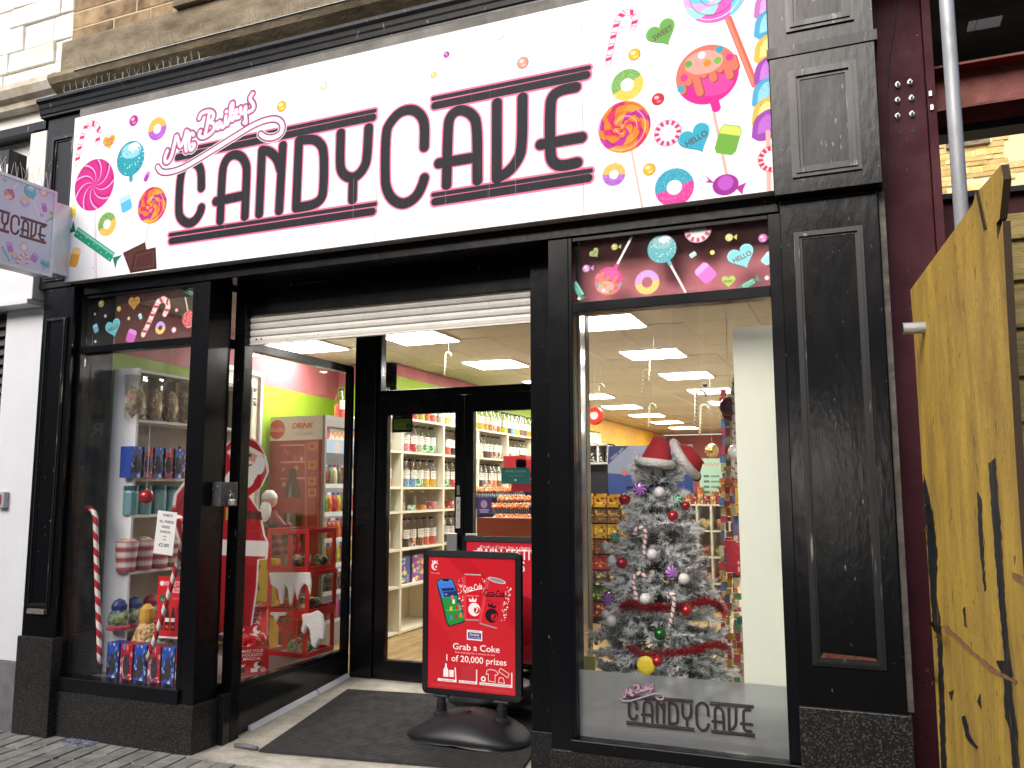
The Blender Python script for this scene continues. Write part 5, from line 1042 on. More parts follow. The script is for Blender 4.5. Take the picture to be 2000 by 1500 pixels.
p1.ell(N(.645, .1), .016, 'f6efee').ell(N(.645, .1), .007, RD).lines([[N(.70, .09), N(.70, .14), N(.675, .135), N(.685, .165), N(.72, .175), N(.78, .17), N(.81, .15), N(.79, .135), N(.775, .14), N(.775, .085), N(.70, .09)]], .0018, 'f6efee').lines([[N(.81, .085), N(.88, .083), N(.865, .12), N(.825, .122), N(.81, .085)]], .0018, 'f6efee').lines([[N(.815, .165), N(.835, .19), N(.93, .155), N(.915, .125), N(.815, .165)]], .0018, 'f6efee')
p1.lines([[N(.05, .03), N(.95, .03)], [N(.05, .02), N(.93, .02)]], .0008, 'd87a7e', .7)
fm = p1.mat('prize poster', .22, coat=.3)
bx = (onY(829, 1200, 4.85).x+onY(1015, 1200, 4.85).x)/2
s1 = stand('pavement_sign', 'black framed swing sign with red prize poster showing a phone and two drink cans', bx, 4.86, math.radians(-1), fm)
p2 = Cv(0, 0, .565, .77, 700, 'c8283a'); N2 = N
p2.text('Grab a Coke for a chance to', N(.18, .958), .018, 'fbf4f2', al='L', fit=.42).text('WIN FESTIVE', N(.18, .900), .066, 'fbf4f2', al='L', fit=.44, bold=.02).text('PRIZES', N(.30, .80), .066, 'fbf4f2', al='L', fit=.25, bold=.012)
p2.ell(N(.12, .86), .05, 'e8dcdc').rect(*N(.14, .915), *N(.18, .945), 'e8dcdc').lines([[N(.17, .94), N(.19, .965)]], .003, 'e8dcdc').rect(*N(.30, .69), *N(.44, .73), '5a1a24').text('SCAN A QR', N(.46, .72), .016, 'fbf4f2', al='L').text('CODE', N(.46, .695), .016, 'fbf4f2', al='L').text('TO PLAY', N(.46, .67), .016, 'fbf4f2', al='L')
p2.ell(N(.68, .35), .16, 'a01a28').ell(N(.62, .36), .03, '2c6a3a').lines([[N(.45, .2), N(.55, .5), N(.60, .2)]], .012, 'f2e8e6').rect(*N(.38, .05), *N(.5, .42), '1c1618').rect(*N(.39, .25), *N(.49, .36), 'f2e8e6').text('Coke', N(.44, .3), .03, 'c8202c', fit=.05).text('ZERO', N(.44, .15), .02, 'e8e0e0', fit=.05)
p2.ell(N(.55, .50), .03, '3a3030').ell(N(.66, .52), .035, '2c3a34').ell(N(.6, .6), .02, 'e8e0e0')
s2_ = stand('pavement_sign', 'black framed swing sign with WIN FESTIVE PRIZES poster standing behind the phone poster sign', onY(903, 1100, 5.48).x+.335, 5.48, math.radians(-1), p2.mat('festive poster', .22, coat=.3))
# ---------------------------------------------------------------- stock on show inside
ORD = ['first', 'second', 'third', 'fourth', 'fifth', 'sixth', 'seventh', 'eighth', 'ninth', 'tenth', 'eleventh', 'twelfth', 'thirteenth', 'fourteenth', 'fifteenth', 'sixteenth']
GREYB = mat('grey shelf back', (.42, .38, .34), .6)
def wob(c, a): r = random.Random(str(c)); return tuple(max(0, min(1, v*(1+r.uniform(-a, a)))) for v in lin(c))
def print_mat(name, bg, fgs, seed, wd=.12, hg=.16, txt=None, tcol='ffffff', blobs=14):     # busy packet artwork: flat print
    if name in MC: return MC[name]
    c = Cv(0, 0, wd, hg, 640, bg); g = random.Random(seed)
    for i in range(blobs): c.ell((g.uniform(0, wd), g.uniform(0, hg)), g.uniform(.05, .16)*wd, g.choice(fgs), ry=g.uniform(.04, .12)*hg)
    for i in range(3): y = g.uniform(.1, .9)*hg; c.rect(g.uniform(.05, .3)*wd, y, g.uniform(.6, .95)*wd, y+g.uniform(.02, .06)*hg, g.choice(fgs))
    if txt: c.text(txt, (wd/2, hg*.82), hg*.12, tcol, fit=wd*.85, bold=.02)
    return c.mat(name, .35)
def boxitem(name, label, cat, x0, x1, y0, y1, z0, z1, front, side, group=None, rz=0):
    cx, cy = (x0+x1)/2, (y0+y1)/2; m = MB(); m.mi = 1; hx_, hy_ = (x1-x0)/2, (y1-y0)/2; m.box(-hx_, hx_, -hy_+.0006, hy_, 0, z1-z0); m.mi = 0
    m.face([(-hx_, -hy_, 0), (hx_, -hy_, 0), (hx_, -hy_, z1-z0), (-hx_, -hy_, z1-z0)], [(0, 0), (1, 0), (1, 1), (0, 1)])
    o = m.build(name, [front, side], local=True); o.location = (cx, cy, z0); o.rotation_euler = (0, 0, rz); WL[o.name] = Vector((cx, cy, z0)); return tag(o, label, cat, group)
# --- tall white shelving just inside the left window (its open side faces right)
su = thing('window_shelf_unit', 'tall white shelf unit stocked with treats inside the left display window', 'shelf unit', (-4.77, 5.0, .326))
MB().box(-4.89, -4.66, 4.44, 4.462, .326, 2.41).build('end_panel', mat('bright white board', (.82, .83, .85), .3), su, bevel=.002); MB().box(-4.89, -4.66, 5.64, 5.66, .326, 2.41).build('end_panel', WHITE, su)
MB().box(-4.90, -4.891, 4.44, 5.66, .326, 2.41).build('back_panel', GREYB, su)
SZ = [.345, .62, 1.0, 1.385, 1.64, 2.05]
for z in SZ[1:]+[2.40]: MB().box(-4.89, -4.662, 4.463, 5.639, z-.02, z).build('shelf', WHITE, su, bevel=.001)
SX = -4.70
def sy(px, py): return onX(px, py, SX).y
CELLO = glass('cellophane', (.93, .93, .9), 2.2)
for i, px in enumerate((264, 297, 329, 358)):
    y = sy(px, 800); t = thing('sweet_bag', f'cellophane bag of pastel sweets, {ORD[i]} from left, top shelf of the left window', 'bag', (SX, y, 2.051), group='cellophane bags on the top shelf')
    m = MB(); g = random.Random(i); m.ball((0, 0, .12), .075, 10, 8, 1, 1, 1.6); m.v = [(p[0]*.8+g.uniform(-.006, .006), p[1]+g.uniform(-.006, .006), max(0, p[2]+g.uniform(-.006, .006))) for p in m.v]
    m.build('sweets', lumps('pastel sweets', ['d9b8a8', 'c8a878', 'd8c8a0', 'b8a088', 'd0a0a0', 'a8b088'], 46), t, local=True)
    m = MB(); m.lathe([(.075, 0), (.085, .12), (.078, .22), (.08, .30), (.085, .305)], (0, 0, 0), 9, .8, 1); g = random.Random(i+5); m.v = [(p[0]+g.uniform(-.008, .008), p[1]+g.uniform(-.008, .008), max(0, p[2])) for p in m.v]; m.build('wrapper', CELLO, t, local=True)
EGGB = print_mat('blue egg box', '2a4ea8', ['8fb4e8', '1c3478', 'c8d8f0', '3a2a20', '6a88c8'], 3, blobs=18); EGGR = print_mat('red egg box', 'b01c2c', ['d88a90', '741420', 'e8c8c8', '2c1c18', '5878c0'], 4, blobs=18)
def eggbox(label, group, x, y, z, wd, h, blue, rz=0, face='y'):
    c_ = EGGB if blue else EGGR; s_ = mat('blue card', '24429a', .4) if blue else mat('red card b', '9c1826', .4)
    o = boxitem('egg_box', label, 'box', x-wd/2, x+wd/2, y-.05, y+.05, z, z+h, c_, s_, group, rz); 
    MB().lathe([(wd*.16, 0), (wd*.26, h*.16), (wd*.27, h*.34), (wd*.15, h*.55), (.001, h*.58)], (0, -.052, h*.16), 10, 1, .15).build('clear_window', mat('dark foil egg', (.05, .04, .05) if blue else (.08, .03, .03), .2), o, local=True); return o
for i, px in enumerate((254, 275, 296, 316, 335)):
    eggbox(f'{"blue" if i%2==0 else "red"} festive egg box, {ORD[i]} from the left on the fourth shelf', 'egg boxes on the middle shelf', SX+.02, sy(px, 900), 1.641, .115, .215, i % 2 == 0, math.pi/2)
t = thing('gumball_tub', 'small red topped gumball tub on the shelf beside the egg boxes', 'tub', (SX, sy(350, 900), 1.641)); MB().lathe([(.05, 0), (.055, .1), (.05, .14)], n=12).build('bowl', lumps('gums', ['c83a3a', 'd8b8a8', 'a82a3a', '8a6a3a'], 40), t, local=True); MB().lathe([(.056, .141), (.06, .165), (.04, .2), (.012, .22), (.012, .235), (.001, .24)], n=12).build('lid', mat('red plastic', 'a01828', .3), t, local=True)
TEAL = mat('teal ribbed plastic', '7fb4b6', .2, trans=.3); 
def jarlike(name, label, cat, loc, parts, group):
    t = thing(name, label, cat, loc, 0, group)
    for nm, prof, mt, n in parts: MB().lathe(prof, n=n).build(nm, mt, t, local=True)
    return t
for i, px in enumerate((255, 281, 310, 336, 360)):
    t = jarlike('teal_canister', f'pale teal ribbed canister, {ORD[i]} from the left on the shelf below the egg boxes', 'canister', (SX, sy(px, 980), 1.386), [('body', [(.05, 0), (.052, .15), (.045, .17)], TEAL, 9), ('lid', [(.05, .171), (.05, .2), (.001, .201)], mat('dark teal lid', '2c5a5e', .4), 12)], 'teal canisters')
USB = Cv(0, 0, .3, .18, 320, 'e4d6d2')
for k in range(9): USB.rect(0, k*.02, .3, k*.02+.009, 'a84a50')
USB.rect(.09, .10, .2, .16, '5a6a98').rect(.1, .03, .2, .07, 'b8a890'); USM = USB.mat('striped tub print', .4)
for i, px in enumerate((247, 279, 310, 338)):
    y = sy(px, 1080); t = thing('striped_tub', f'red and white striped paper tub, {ORD[i]} from left, behind the price notice', 'tub', (SX, y, 1.001), 0, 'striped paper tubs')
    MB().lathe([(.06, 0), (.075, .2), (.078, .205), (.072, .207)], n=16).build('tub', USM, t, local=True); MB().ball((0, 0, .2), .062, 10, 5, 1, 1, .5).build('sweets', lumps('pastel sweets', [], 46), t, local=True)
for i, px in enumerate((233, 262, 294)):
    t = jarlike('gumball_jar', f'round gumball jar with domed {"blue" if i<2 else "red"} lid, {ORD[i]} from the left on the low shelf', 'jar', (SX, sy(px, 1190), .621), [('body', [(.05, 0), (.07, .05), (.072, .09), (.045, .13)], lumps('jar gums', ['4a7a3a', '6a8a8a', '8a9a5a', '3a5a8a', 'a8a87a'], 50), 12), ('lid', [(.05, .131), (.052, .16), (.035, .19), (.012, .2), (.001, .205)], mat('blue lid', '24387a', .35) if i < 2 else MC['red plastic'], 12), ('base', [(.075, 0), (.078, .02), (.05, .045)], mat('pink base', 'b84a5a', .4), 12)], 'gumball jars')
q = onY(243, 1248, 4.62); boxitem('blue_carton', 'blue carton with yellow corner lying on the floor of the left window', 'box', q.x-.09, q.x+.07, 4.60, 4.72, .326, .50, print_mat('blue carton', '2458a8', ['e8d23a', '16346a', '3a78c8'], 9, blobs=5), mat('blue card', '', .4))
for i in range(6):
    p = onY(223+27.2*i, 1300, 4.30); eggbox(f'{"blue" if i%2==0 else "red"} festive egg box, {ORD[i]} from the left in the row against the left window glass', 'egg boxes in the front row', p.x, 4.335, .326, .105, .235, i % 2 == 0, math.radians(-3))
# peanut figure bottle, red card, price notice, canes, bauble
q = onY(286, 1225, 4.5); NUT = lumps('roast nuts', ['c8a068', 'b8905a', 'd8b880', 'a88050'], 48)
t = thing('peanut_bottle', 'large bottle of roasted nuts shaped like a figure behind the egg boxes', 'bottle', (q.x, 4.5, .326)); MB().lathe([(.09, 0), (.105, .08), (.1, .2), (.065, .3), (.04, .34)], n=14).build('nuts', NUT, t, local=True); MB().lathe([(.045, .341), (.05, .37), (.045, .43), (.02, .46), (.001, .465)], n=12).build('cap', mat('gold cap', 'c89a3a', .4), t, local=True)
MB().lathe([(.108, .05), (.108, .14)], n=14, cap=False).build('label', print_mat('nut label', 'b8302c', ['e8c84a', 'f0e8d8', '2a2a6a'], 5), t, local=True)
q = onY(318, 1262, 4.47); t = thing('sweet_tub', 'clear tub of grey green sweets beside the peanut bottle', 'tub', (onY(325, 1262, 4.47).x, 4.47, .326)); MB().lathe([(.07, 0), (.075, .15), (.07, .25), (.05, .27)], n=12).build('sweets', lumps('grey sweets', ['6a7a6a', '8a9a8a', '5a6a62', '9aa898'], 40), t, local=True)
rc = Cv(0, 0, .22, .38, 620, 'c8202c'); rc.text('WIN FESTIVE', (.12, .335), .03, 'fbf0ee', fit=.16, bold=.015).text('PRIZES', (.145, .295), .03, 'fbf0ee', fit=.1, bold=.015).ell((.03, .335), .016, 'f0e8e0').heart((.055, .235), .04, '2c6a44').text('Coca-Cola', (.06, .235), .016, 'f4ecec', fit=.06, shear=.2).text('SCAN TO PLAY', (.16, .245), .01, 'fbf0ee', fit=.08)
for x in (.04, .085, .13): rc.poly([(x-.016, .05), (x+.016, .05), (x+.017, .13), (x+.006, .19), (x-.006, .19), (x-.017, .13)], '3a1210').rect(x-.016, .10, x+.016, .125, 'f0e4e0').ell((x, .02+.05), .012, 'e04a3a')
rc.ell((.19, .18), .03, 'a01824').ell((.2, .06), .02, 'f0f0f0').ell((.185, .045), .016, '3a8a5a').rect(0, 0, .22, .012, 'f6e8e8')
p = onY(331, 1190, 4.38); o = boxitem('festive_card', 'red WIN FESTIVE PRIZES card with three bottles standing in the left window', 'card', p.x-.10, p.x+.12, 4.38, 4.388, onY(331, 1247, 4.38).z, onY(331, 1135, 4.38).z+.03, rc.mat('festive card', .3), RED, rz=math.radians(4))
pn = Cv(0, 0, .16, .27, 900, 'e6e4e0'); pn.text('SWEETS', (.085, .245), .016, '2c2c30', fit=.08, bold=.02)
for k, (s_, h_, f_) in enumerate([('ALL FREEZE', .015, .12), ('DRIED', .015, .07), ('SWEETS', .015, .085), ('NOW', .008, .03), ('ONLY', .008, .03), ('£2.00!', .02, .085)]): pn.text(s_, (.08, [.205, .172, .14, .112, .092, .058][k]), h_, '26262a', fit=f_, bold=.02)
p = onY(318, 1041, 4.17); m = MB(); m.mi = 1; m.box(-.08, .08, .0006, .0014, -.135, .135); m.mi = 0; m.face([(-.08, 0, -.135), (.08, 0, -.135), (.08, 0, .135), (-.08, 0, .135)], [(0, 0), (1, 0), (1, 1), (0, 1)])
o = m.build('price_notice', [pn.mat('notice print', .6), WHITE], local=True); o.location = (p.x, 4.19, p.z); o.rotation_euler = (0, math.radians(5), 0); tag(o, 'white paper notice reading ALL FREEZE DRIED SWEETS in the left window', 'notice')
CANE = stripes('cane stripes', 'b81a22', 'e8e2de', 9.5, 1, .3, .5)
def cane(name, label, pts, r, Y, mt=CANE, tip=True, group=None, n=10, smooth_=3):
    P = [onY(x, y, Y) for x, y in pts]; Q = []
    for i in range(len(P)-1):                            # Catmull-Rom through the traced points
        a, b, c_, d = P[max(i-1, 0)], P[i], P[i+1], P[min(i+2, len(P)-1)]
        for k in range(smooth_): s_ = k/smooth_; Q.append(.5*((2*b)+(c_-a)*s_+(2*a-5*b+4*c_-d)*s_*s_+(3*b-a-3*c_+d)*s_**3))
    Q.append(P[-1]); t = thing(name, label, 'candy cane', tuple(Q[-1]), 0, group); MB().tube(Q, r, n).build('stem', mt, t, smooth=True)
    if tip: d = (Q[-1]-Q[-2]).normalized(); MB().tube([Q[-1]+d*.0005, Q[-1]+d*.07], [r, .002], n).build('spike', BLK, t)
    return t
cane('candy_cane', 'tall red and white candy cane standing at the left end of the left window', [(158, 1030), (157, 1010), (166, 994), (178, 994), (186, 1008), (187, 1040), (190, 1150), (193, 1225), (195, 1298)], .0165, 4.24, group='tall candy canes')
cane('candy_cane', 'tall red and white candy cane leaning behind the price notice by the corner post', [(334, 1040), (336, 1022), (346, 1010), (358, 1018), (360, 1040), (352, 1080), (338, 1130), (318, 1200), (288, 1290)], .0165, 4.29, group='tall candy canes')
RG = mat('red bauble', 'b01522', .12, .35, coat=.5); WG = mat('white bauble', (.82, .81, .78), .18, coat=.3); CAPM = mat('bauble cap', (.7, .65, .5), .3, 1)
def bauble(label, x, y, r_px, Y, mt, group='tree baubles', name='bauble', string=0):
    p = onY(x, y, Y); r = r_px*mpp(x, Y); t = thing(name, label, 'bauble', tuple(p), 0, group); MB().ball((0, 0, 0), r, 20, 14).build('ball', mt, t, local=True, smooth=True); MB().lathe([(r*.2, r*.96), (r*.2, r*1.12), (.001, r*1.13)], n=8).build('cap', CAPM, t, local=True)
    if string: MB().tube([(0, 0, r*1.12), (0, 0, string)], .0012, 4).build('string', mat('thread', (.6, .6, .58), .6), t, local=True)
    return t
bauble('dark red glass bauble hanging on a thread in the left window', 286, 970, 14, 4.30, RG, 'hanging baubles', string=.5)
# --- cardboard Father Christmas, seen through the side glass
SY_ = 4.8; sA, sN = Vector((-4.43, 4.57, 0)), Vector((.683, -.73, 0)).normalized(); sU = Vector((-sN.y, sN.x, 0)); sq = lambda x, y: onP(x, y, sA, sN); sp_ = lambda x, y: (lambda q: ((q-sA).dot(sU), q.z))(sq(x, y))
out = [(430, 880), (452, 858), (478, 848), (505, 862), (520, 890), (526, 920), (512, 950), (488, 968), (510, 1000), (518, 1045), (525, 1060), (522, 1092), (506, 1094), (503, 1150), (490, 1240), (398, 1240), (395, 1110), (388, 1075), (350, 1066), (333, 1010), (340, 965), (368, 930), (405, 912)]
a, b = sp_(330, 1245), sp_(532, 840); sc_ = Cv(a[0], a[1], b[0], b[1], 300, 'e8e2dc'); cc_ = (440, 1040)
ins = lambda f, P: [sp_(cc_[0]+(x-cc_[0])*f, cc_[1]+(y-cc_[1])*(1-(1-f)*.4)) for x, y in P]
sc_.poly(ins(.94, out), 'b0171f'); E = lambda x, y, rx, col, ry=None: sc_.ell(sp_(x, y), rx*mpp(x, SY_), col, ry=(ry or rx)*mpp(x, SY_))
E(478, 885, 30, 'd89a84'); sc_.poly([sp_(450, 880), sp_(470, 852), sp_(500, 864), sp_(518, 890), sp_(495, 876)], 'b0171f'); sc_.lines([[sp_(448, 884), sp_(478, 872), sp_(508, 888)]], .016, 'efe9e2'); E(478, 922, 25, 'ece6df', 24); E(468, 936, 28, 'ece6df', 22); E(507, 908, 10, 'ece6df', 20); E(466, 892, 3, '2a2020'); E(488, 890, 3, '2a2020'); E(477, 898, 5, 'd07a6a'); sc_.lines([[sp_(466, 908), sp_(478, 912), sp_(490, 908)]], .006, '8a2a2a')
sc_.lines([[sp_(395, 1068), sp_(520, 1072)]], .055, 'ece6df').lines([[sp_(400, 1000), sp_(515, 1008)]], .03, '5a2a1c').rect(*sp_(440, 1016), *sp_(462, 992), 'c8a04a'); sc_.lines([[sp_(432, 950), sp_(438, 990)]], .008, '7a1018').lines([[sp_(476, 1095), sp_(474, 1235)], [sp_(430, 1095), sp_(428, 1235)]], .01, '8a1018').lines([[sp_(360, 1060), sp_(345, 1000), sp_(372, 945)]], .012, '8a1018')
SCM = sc_.mat('cutout print', .45); P = [sq(x, y) for x, y in out]; m = MB()
m.prism(P[::-1], -sN*.006, [sc_.uv(((q-sA).dot(sU), q.z)) for q in P[::-1]]); m.m = [0]+[1]*(len(m.f)-1)
m.build('cardboard_santa', [SCM, WHITE], label='life size red cardboard Father Christmas cutout standing behind the shop side window', cat='cutout', loc=(P[0].x, P[0].y, .326))
# --- stack of J O Y boxes with snow
jy = 5.34; jx0, jx1 = fx(526, jy), fx(606, jy); jz = [onY(565, y, jy).z for y in (1283, 1207, 1117, 1033)]; REDP = mat('red box frame', 'c01c20', .35)
jz = [.327, .327+(jz[3]-.327)/3, .327+(jz[3]-.327)*2/3, jz[3]]
for i, L in enumerate('YOJ'):
    z0, z1 = jz[i]+.001, jz[i+1]-.001; y1 = jy+.36; x0 = jx0+(.012 if i == 1 else 0); x1 = min(jx1+(.012 if i == 1 else 0), -3.775); t = thing('letter_box', f'clear box with red edges and a red letter {L}, {["bottom","middle","top"][i]} of the stack', 'letter box', ((x0+x1)/2, jy, z0), 0, 'stacked letter boxes'); f = .032; m = MB()
    for yy in (jy, y1-.012):
        m.box(x0, x0+f, yy, yy+.012, z0, z1).box(x1-f, x1, yy, yy+.012, z0, z1).box(x0+f, x1-f, yy, yy+.012, z0, z0+f).box(x0+f, x1-f, yy, yy+.012, z1-f, z1)
    for xx in (x0, x1-.012):
        m.box(xx, xx+.012, jy+.0125, y1-.0125, z0, z0+f).box(xx, xx+.012, jy+.0125, y1-.0125, z1-f, z1)
    m.build('frame', REDP, t); MB().box(x0+f, x1-f, jy+.004, jy+.007, z0+f, z1-f).build('front_pane', CELLO, t); MB().box(x1-.009, x1-.006, jy+.013, y1-.013, z0+f, z1-f).build('side_pane', CELLO, t); MB().box(x0+.013, x1-.013, jy+.013, y1-.013, z1-.008, z1-.004).build('top_pane', CELLO, t)
    V, T = glyphs(L, .03); k = .20; cx, cz = (x0+x1)/2, z0+.06; vx = V[:, 0].mean() if len(V) else 0; mnx, mxx = V[:, 0].min(), V[:, 0].max()
    m = MB(); m.add([(cx+(v[0]-(mnx+mxx)/2)*k/.7, jy+.002, cz+v[1]*k/.7) for v in V], [tt_ for tt_ in T]); m.build('letter', REDP, t)
    m = MB(); g = random.Random(i); [m.ball((g.uniform(x0+.06, x1-.06), g.uniform(jy+.06, y1-.06), z0+.04+g.uniform(0, .04)), .035, 7, 5) for _ in range(16)]; m.build('sweets', lumps('bright sweets', ['c8a83a', '2a6a4a', 'c83a4a', 'e0e0d8', '24406a', '8aa83a'], 30), t, kind='stuff')
SNOW = mat('cotton snow', (.85, .84, .80), .95, bump=1, bscale=60)
def fluff(label, px, Y, th_): 
    P = [onY(x, y, Y) for x, y in px]; m = MB(); m.prism(P, (0, th_, 0)); return m.build('cotton_snow', SNOW, label=label, cat='cotton snow', group='cotton snow on the letter boxes', loc=tuple(P[0]), bevel=.012)
fluff('white cotton snow dripping over the front of the middle letter box', [(524, 1118), (605, 1118), (607, 1140), (605, 1165), (600, 1145), (594, 1140), (586, 1150), (580, 1175), (574, 1150), (569, 1182), (564, 1182), (561, 1150), (556, 1142), (552, 1180), (546, 1180), (541, 1150), (528, 1142)], jy-.02, .018)
fluff('white cotton snow along the front of the bottom letter box', [(526, 1196), (560, 1196), (558, 1203), (545, 1204), (540, 1216), (536, 1214), (534, 1204), (527, 1202)], jy-.02, .018)
fluff('big white cotton snow lump hanging off the right corner of the bottom letter box', [(588, 1200), (606, 1198), (618, 1192), (628, 1200), (632, 1225), (630, 1250), (622, 1248), (614, 1268), (606, 1258), (604, 1232), (598, 1222), (592, 1240), (586, 1232), (590, 1215)], jy-.035, .032)
# --- red gift box with its lid up
gb = Cv(0, 0, .3, .3, 640, 'b8161e'); gb.text('MAKE YOUR', (.15, .25), .03, 'f8ecea', fit=.2, bold=.015).text('HOLIDAYS', (.15, .21), .03, 'f8ecea', fit=.18, bold=.015).text('MAGICAL', (.15, .17), .03, 'f8ecea', fit=.16, bold=.015).ell((.06, .12), .03, 'f0e6e0').ell((.07, .13), .02, 'b8161e').ell((.2, .1), .035, 'e8dcd6').ell((.22, .11), .022, '6a2a20').rect(.05, .03, .09, .08, '3a1a14').rect(.14, .03, .2, .07, 'efe6e0').ell((.25, .05), .025, 'd8a0a0'); GBM = gb.mat('gift print', .3)
gx, gy_ = -3.905, 4.82; gz = .326; h_ = .19; t = thing('gift_box', 'open red gift box of wrapped sweets reading MAKE YOUR HOLIDAYS MAGICAL', 'gift box', (gx, gy_, gz), math.radians(42)); s_ = .108
m = MB(); q4_ = [(0, 0), (1, 0), (1, 1), (0, 1)]
for (xa_, ya_), (xb_, yb_) in [((-s_, -s_), (s_, -s_)), ((s_, -s_), (s_, s_)), ((s_, s_), (-s_, s_)), ((-s_, s_), (-s_, -s_))]: m.face([(xa_, ya_, 0), (xb_, yb_, 0), (xb_, yb_, h_), (xa_, ya_, h_)], q4_)
m.mi = 1; m.box(-s_+.004, s_-.004, -s_+.004, s_-.004, .002, h_-.05); m.build('box', [GBM, RED], t, local=True)
m = MB(); m.box(-s_-.004, s_+.004, -.004, .004, 0, .26).box(-s_-.004, s_+.004, -.06, -.0045, .235, .26).box(-s_-.004, -s_+.004, -.06, -.0045, 0, .2345).box(s_-.004, s_+.004, -.06, -.0045, 0, .2345); m.xf(Matrix.Translation((0, s_, h_-.01)) @ Matrix.Rotation(math.radians(-35), 4, 'X')); m.build('lid', GBM, t, local=True)
m = MB(); g = random.Random(2); [m.ball((g.uniform(-.06, .06), g.uniform(-.06, .04), h_-.01+g.uniform(-.01, .05)), .04, 8, 6) for _ in range(9)]; m.build('wrapped_sweets', lumps('foil sweets', ['b8161e', 'c8202a', 'f0e6e4', '8a1018'], 22, .2), t, local=True, kind='stuff')
# --- yellow sign, doll
ys_ = Cv(0, 0, .5, .42, 400, 'c8a82a'); ys_.text('X', (.22, .33), .11, '6a1c2a', bold=.05).text('ST', (.24, .11), .12, '6a1c2a', bold=.05).lines([[(0, .21), (.5, .21)]], .004, '8a7a1a'); p = onY(470, 1190, 5.62); p1_ = onY(542, 1092, 5.62)
boxitem('yellow_sign', 'yellow card sign with maroon letters behind the letter boxes', 'sign', p.x, p1_.x, 5.60, 5.66, .327, p1_.z, ys_.mat('yellow sign print', .5), GOLDY)
dY = 5.63; t = thing('santa_doll', 'small Father Christmas doll with white beard sitting above the letter boxes', 'doll', tuple(onY(530, 1090, dY))); SUIT = mat('maroon suit', '6a1420', .8); BEARD = mat('doll beard', (.78, .76, .72), .9, bump=.8); k = mpp(530, dY); c0 = onY(530, 1030, dY); hd = onY(526, 978, dY)
MB().lathe([(20*k, -18*k), (22*k, 0), (15*k, 22*k), (8*k, 34*k)], tuple(c0), 12, 1, .7).build('body', SUIT, t, smooth=True); MB().ball(tuple(hd), 15*k, 12, 9).build('head', mat('doll skin', 'c89480', .6), t, smooth=True); MB().lathe([(16*k, 3*k), (14*k, 12*k), (7*k, 20*k), (.001, 21*k)], tuple(hd), 12).build('hat', BEARD, t, smooth=True); MB().ball((hd.x, hd.y-10*k, hd.z-20*k), 13*k, 10, 8, 1, .6, 1.7).build('beard', BEARD, t, smooth=True)
for e_ in [[(540, 1012), (556, 1030), (566, 1024)], [(516, 1012), (505, 1032), (510, 1046)], [(538, 1046), (545, 1065), (545, 1085)], [(522, 1046), (515, 1065), (515, 1085)]]: MB().tube([onY(x, y, dY-.03) for x, y in e_], [7*k, 6*k, 6*k], 8).build('limb', SUIT, t, smooth=True); 
MB().box(c0.x-20*k, c0.x+20*k, c0.y-17*k, c0.y+17*k, c0.z+2*k, c0.z+7*k).build('belt', BLK, t); MB().box(c0.x-5*k, c0.x+5*k, c0.y-18*k, c0.y-17.2*k, c0.z+1*k, c0.z+8*k).build('buckle', mat('brass', 'b89a4a', .3, 1), t)
# --- framed shop poster on the slanting left wall
pY0, pY1 = 5.55, 6.33; wx = lambda Y: -4.88-(Y-4.2)*.49/3.75+.004; zt_, zb2 = 2.60, 1.35
pf = Cv(0, 0, .78, 1.25, 320, 'd9cdb4'); kk = .70/(lx1-lx0); logo(pf, lambda p: (.04+(p[0]-lx0)*kk, .98+(p[1]-lz0)*kk), kk); pf.ell((.55, .6), .16, 'e8e0cc')
g = random.Random(6)
for i in range(50): a_ = g.uniform(0, 6.28); r_ = .13*math.sqrt(g.random()); pf.ell((.55+r_*math.cos(a_), .6+r_*math.sin(a_)), g.uniform(.01, .03), g.choice(['3a4a8a', '8a3a5a', 'c8a04a', '4a4a4a', 'b8b8c8', 'a8402a']))
m = MB(); m.face([(wx(pY0), pY0, zb2), (wx(pY1), pY1, zb2), (wx(pY1), pY1, zt_), (wx(pY0), pY0, zt_)], [(0, 0), (1, 0), (1, 1), (0, 1)])
pfr = thing('framed_poster', 'white framed poster with the CANDY CAVE name on the pink and green wall', 'poster', (wx(6), 6, 1.9)); m.build('print', pf.mat('poster print', .25), pfr)
m = MB(); d_ = .03
for ya_, yb_, za_, zb_ in [(pY0-.04, pY1+.04, zt_, zt_+.04), (pY0-.04, pY1+.04, zb2-.04, zb2), (pY0-.04, pY0, zb2, zt_), (pY1, pY1+.04, zb2, zt_)]: m.hexa([(wx(ya_)-.003, ya_, za_), (wx(ya_)+d_, ya_, za_), (wx(yb_)+d_, yb_, za_), (wx(yb_)-.003, yb_, za_)], [(wx(ya_)-.003, ya_, zb_), (wx(ya_)+d_, ya_, zb_), (wx(yb_)+d_, yb_, zb_), (wx(yb_)-.003, yb_, zb_)])
m.build('frame', mat('silver frame', (.62, .65, .7), .35, .3), pfr)
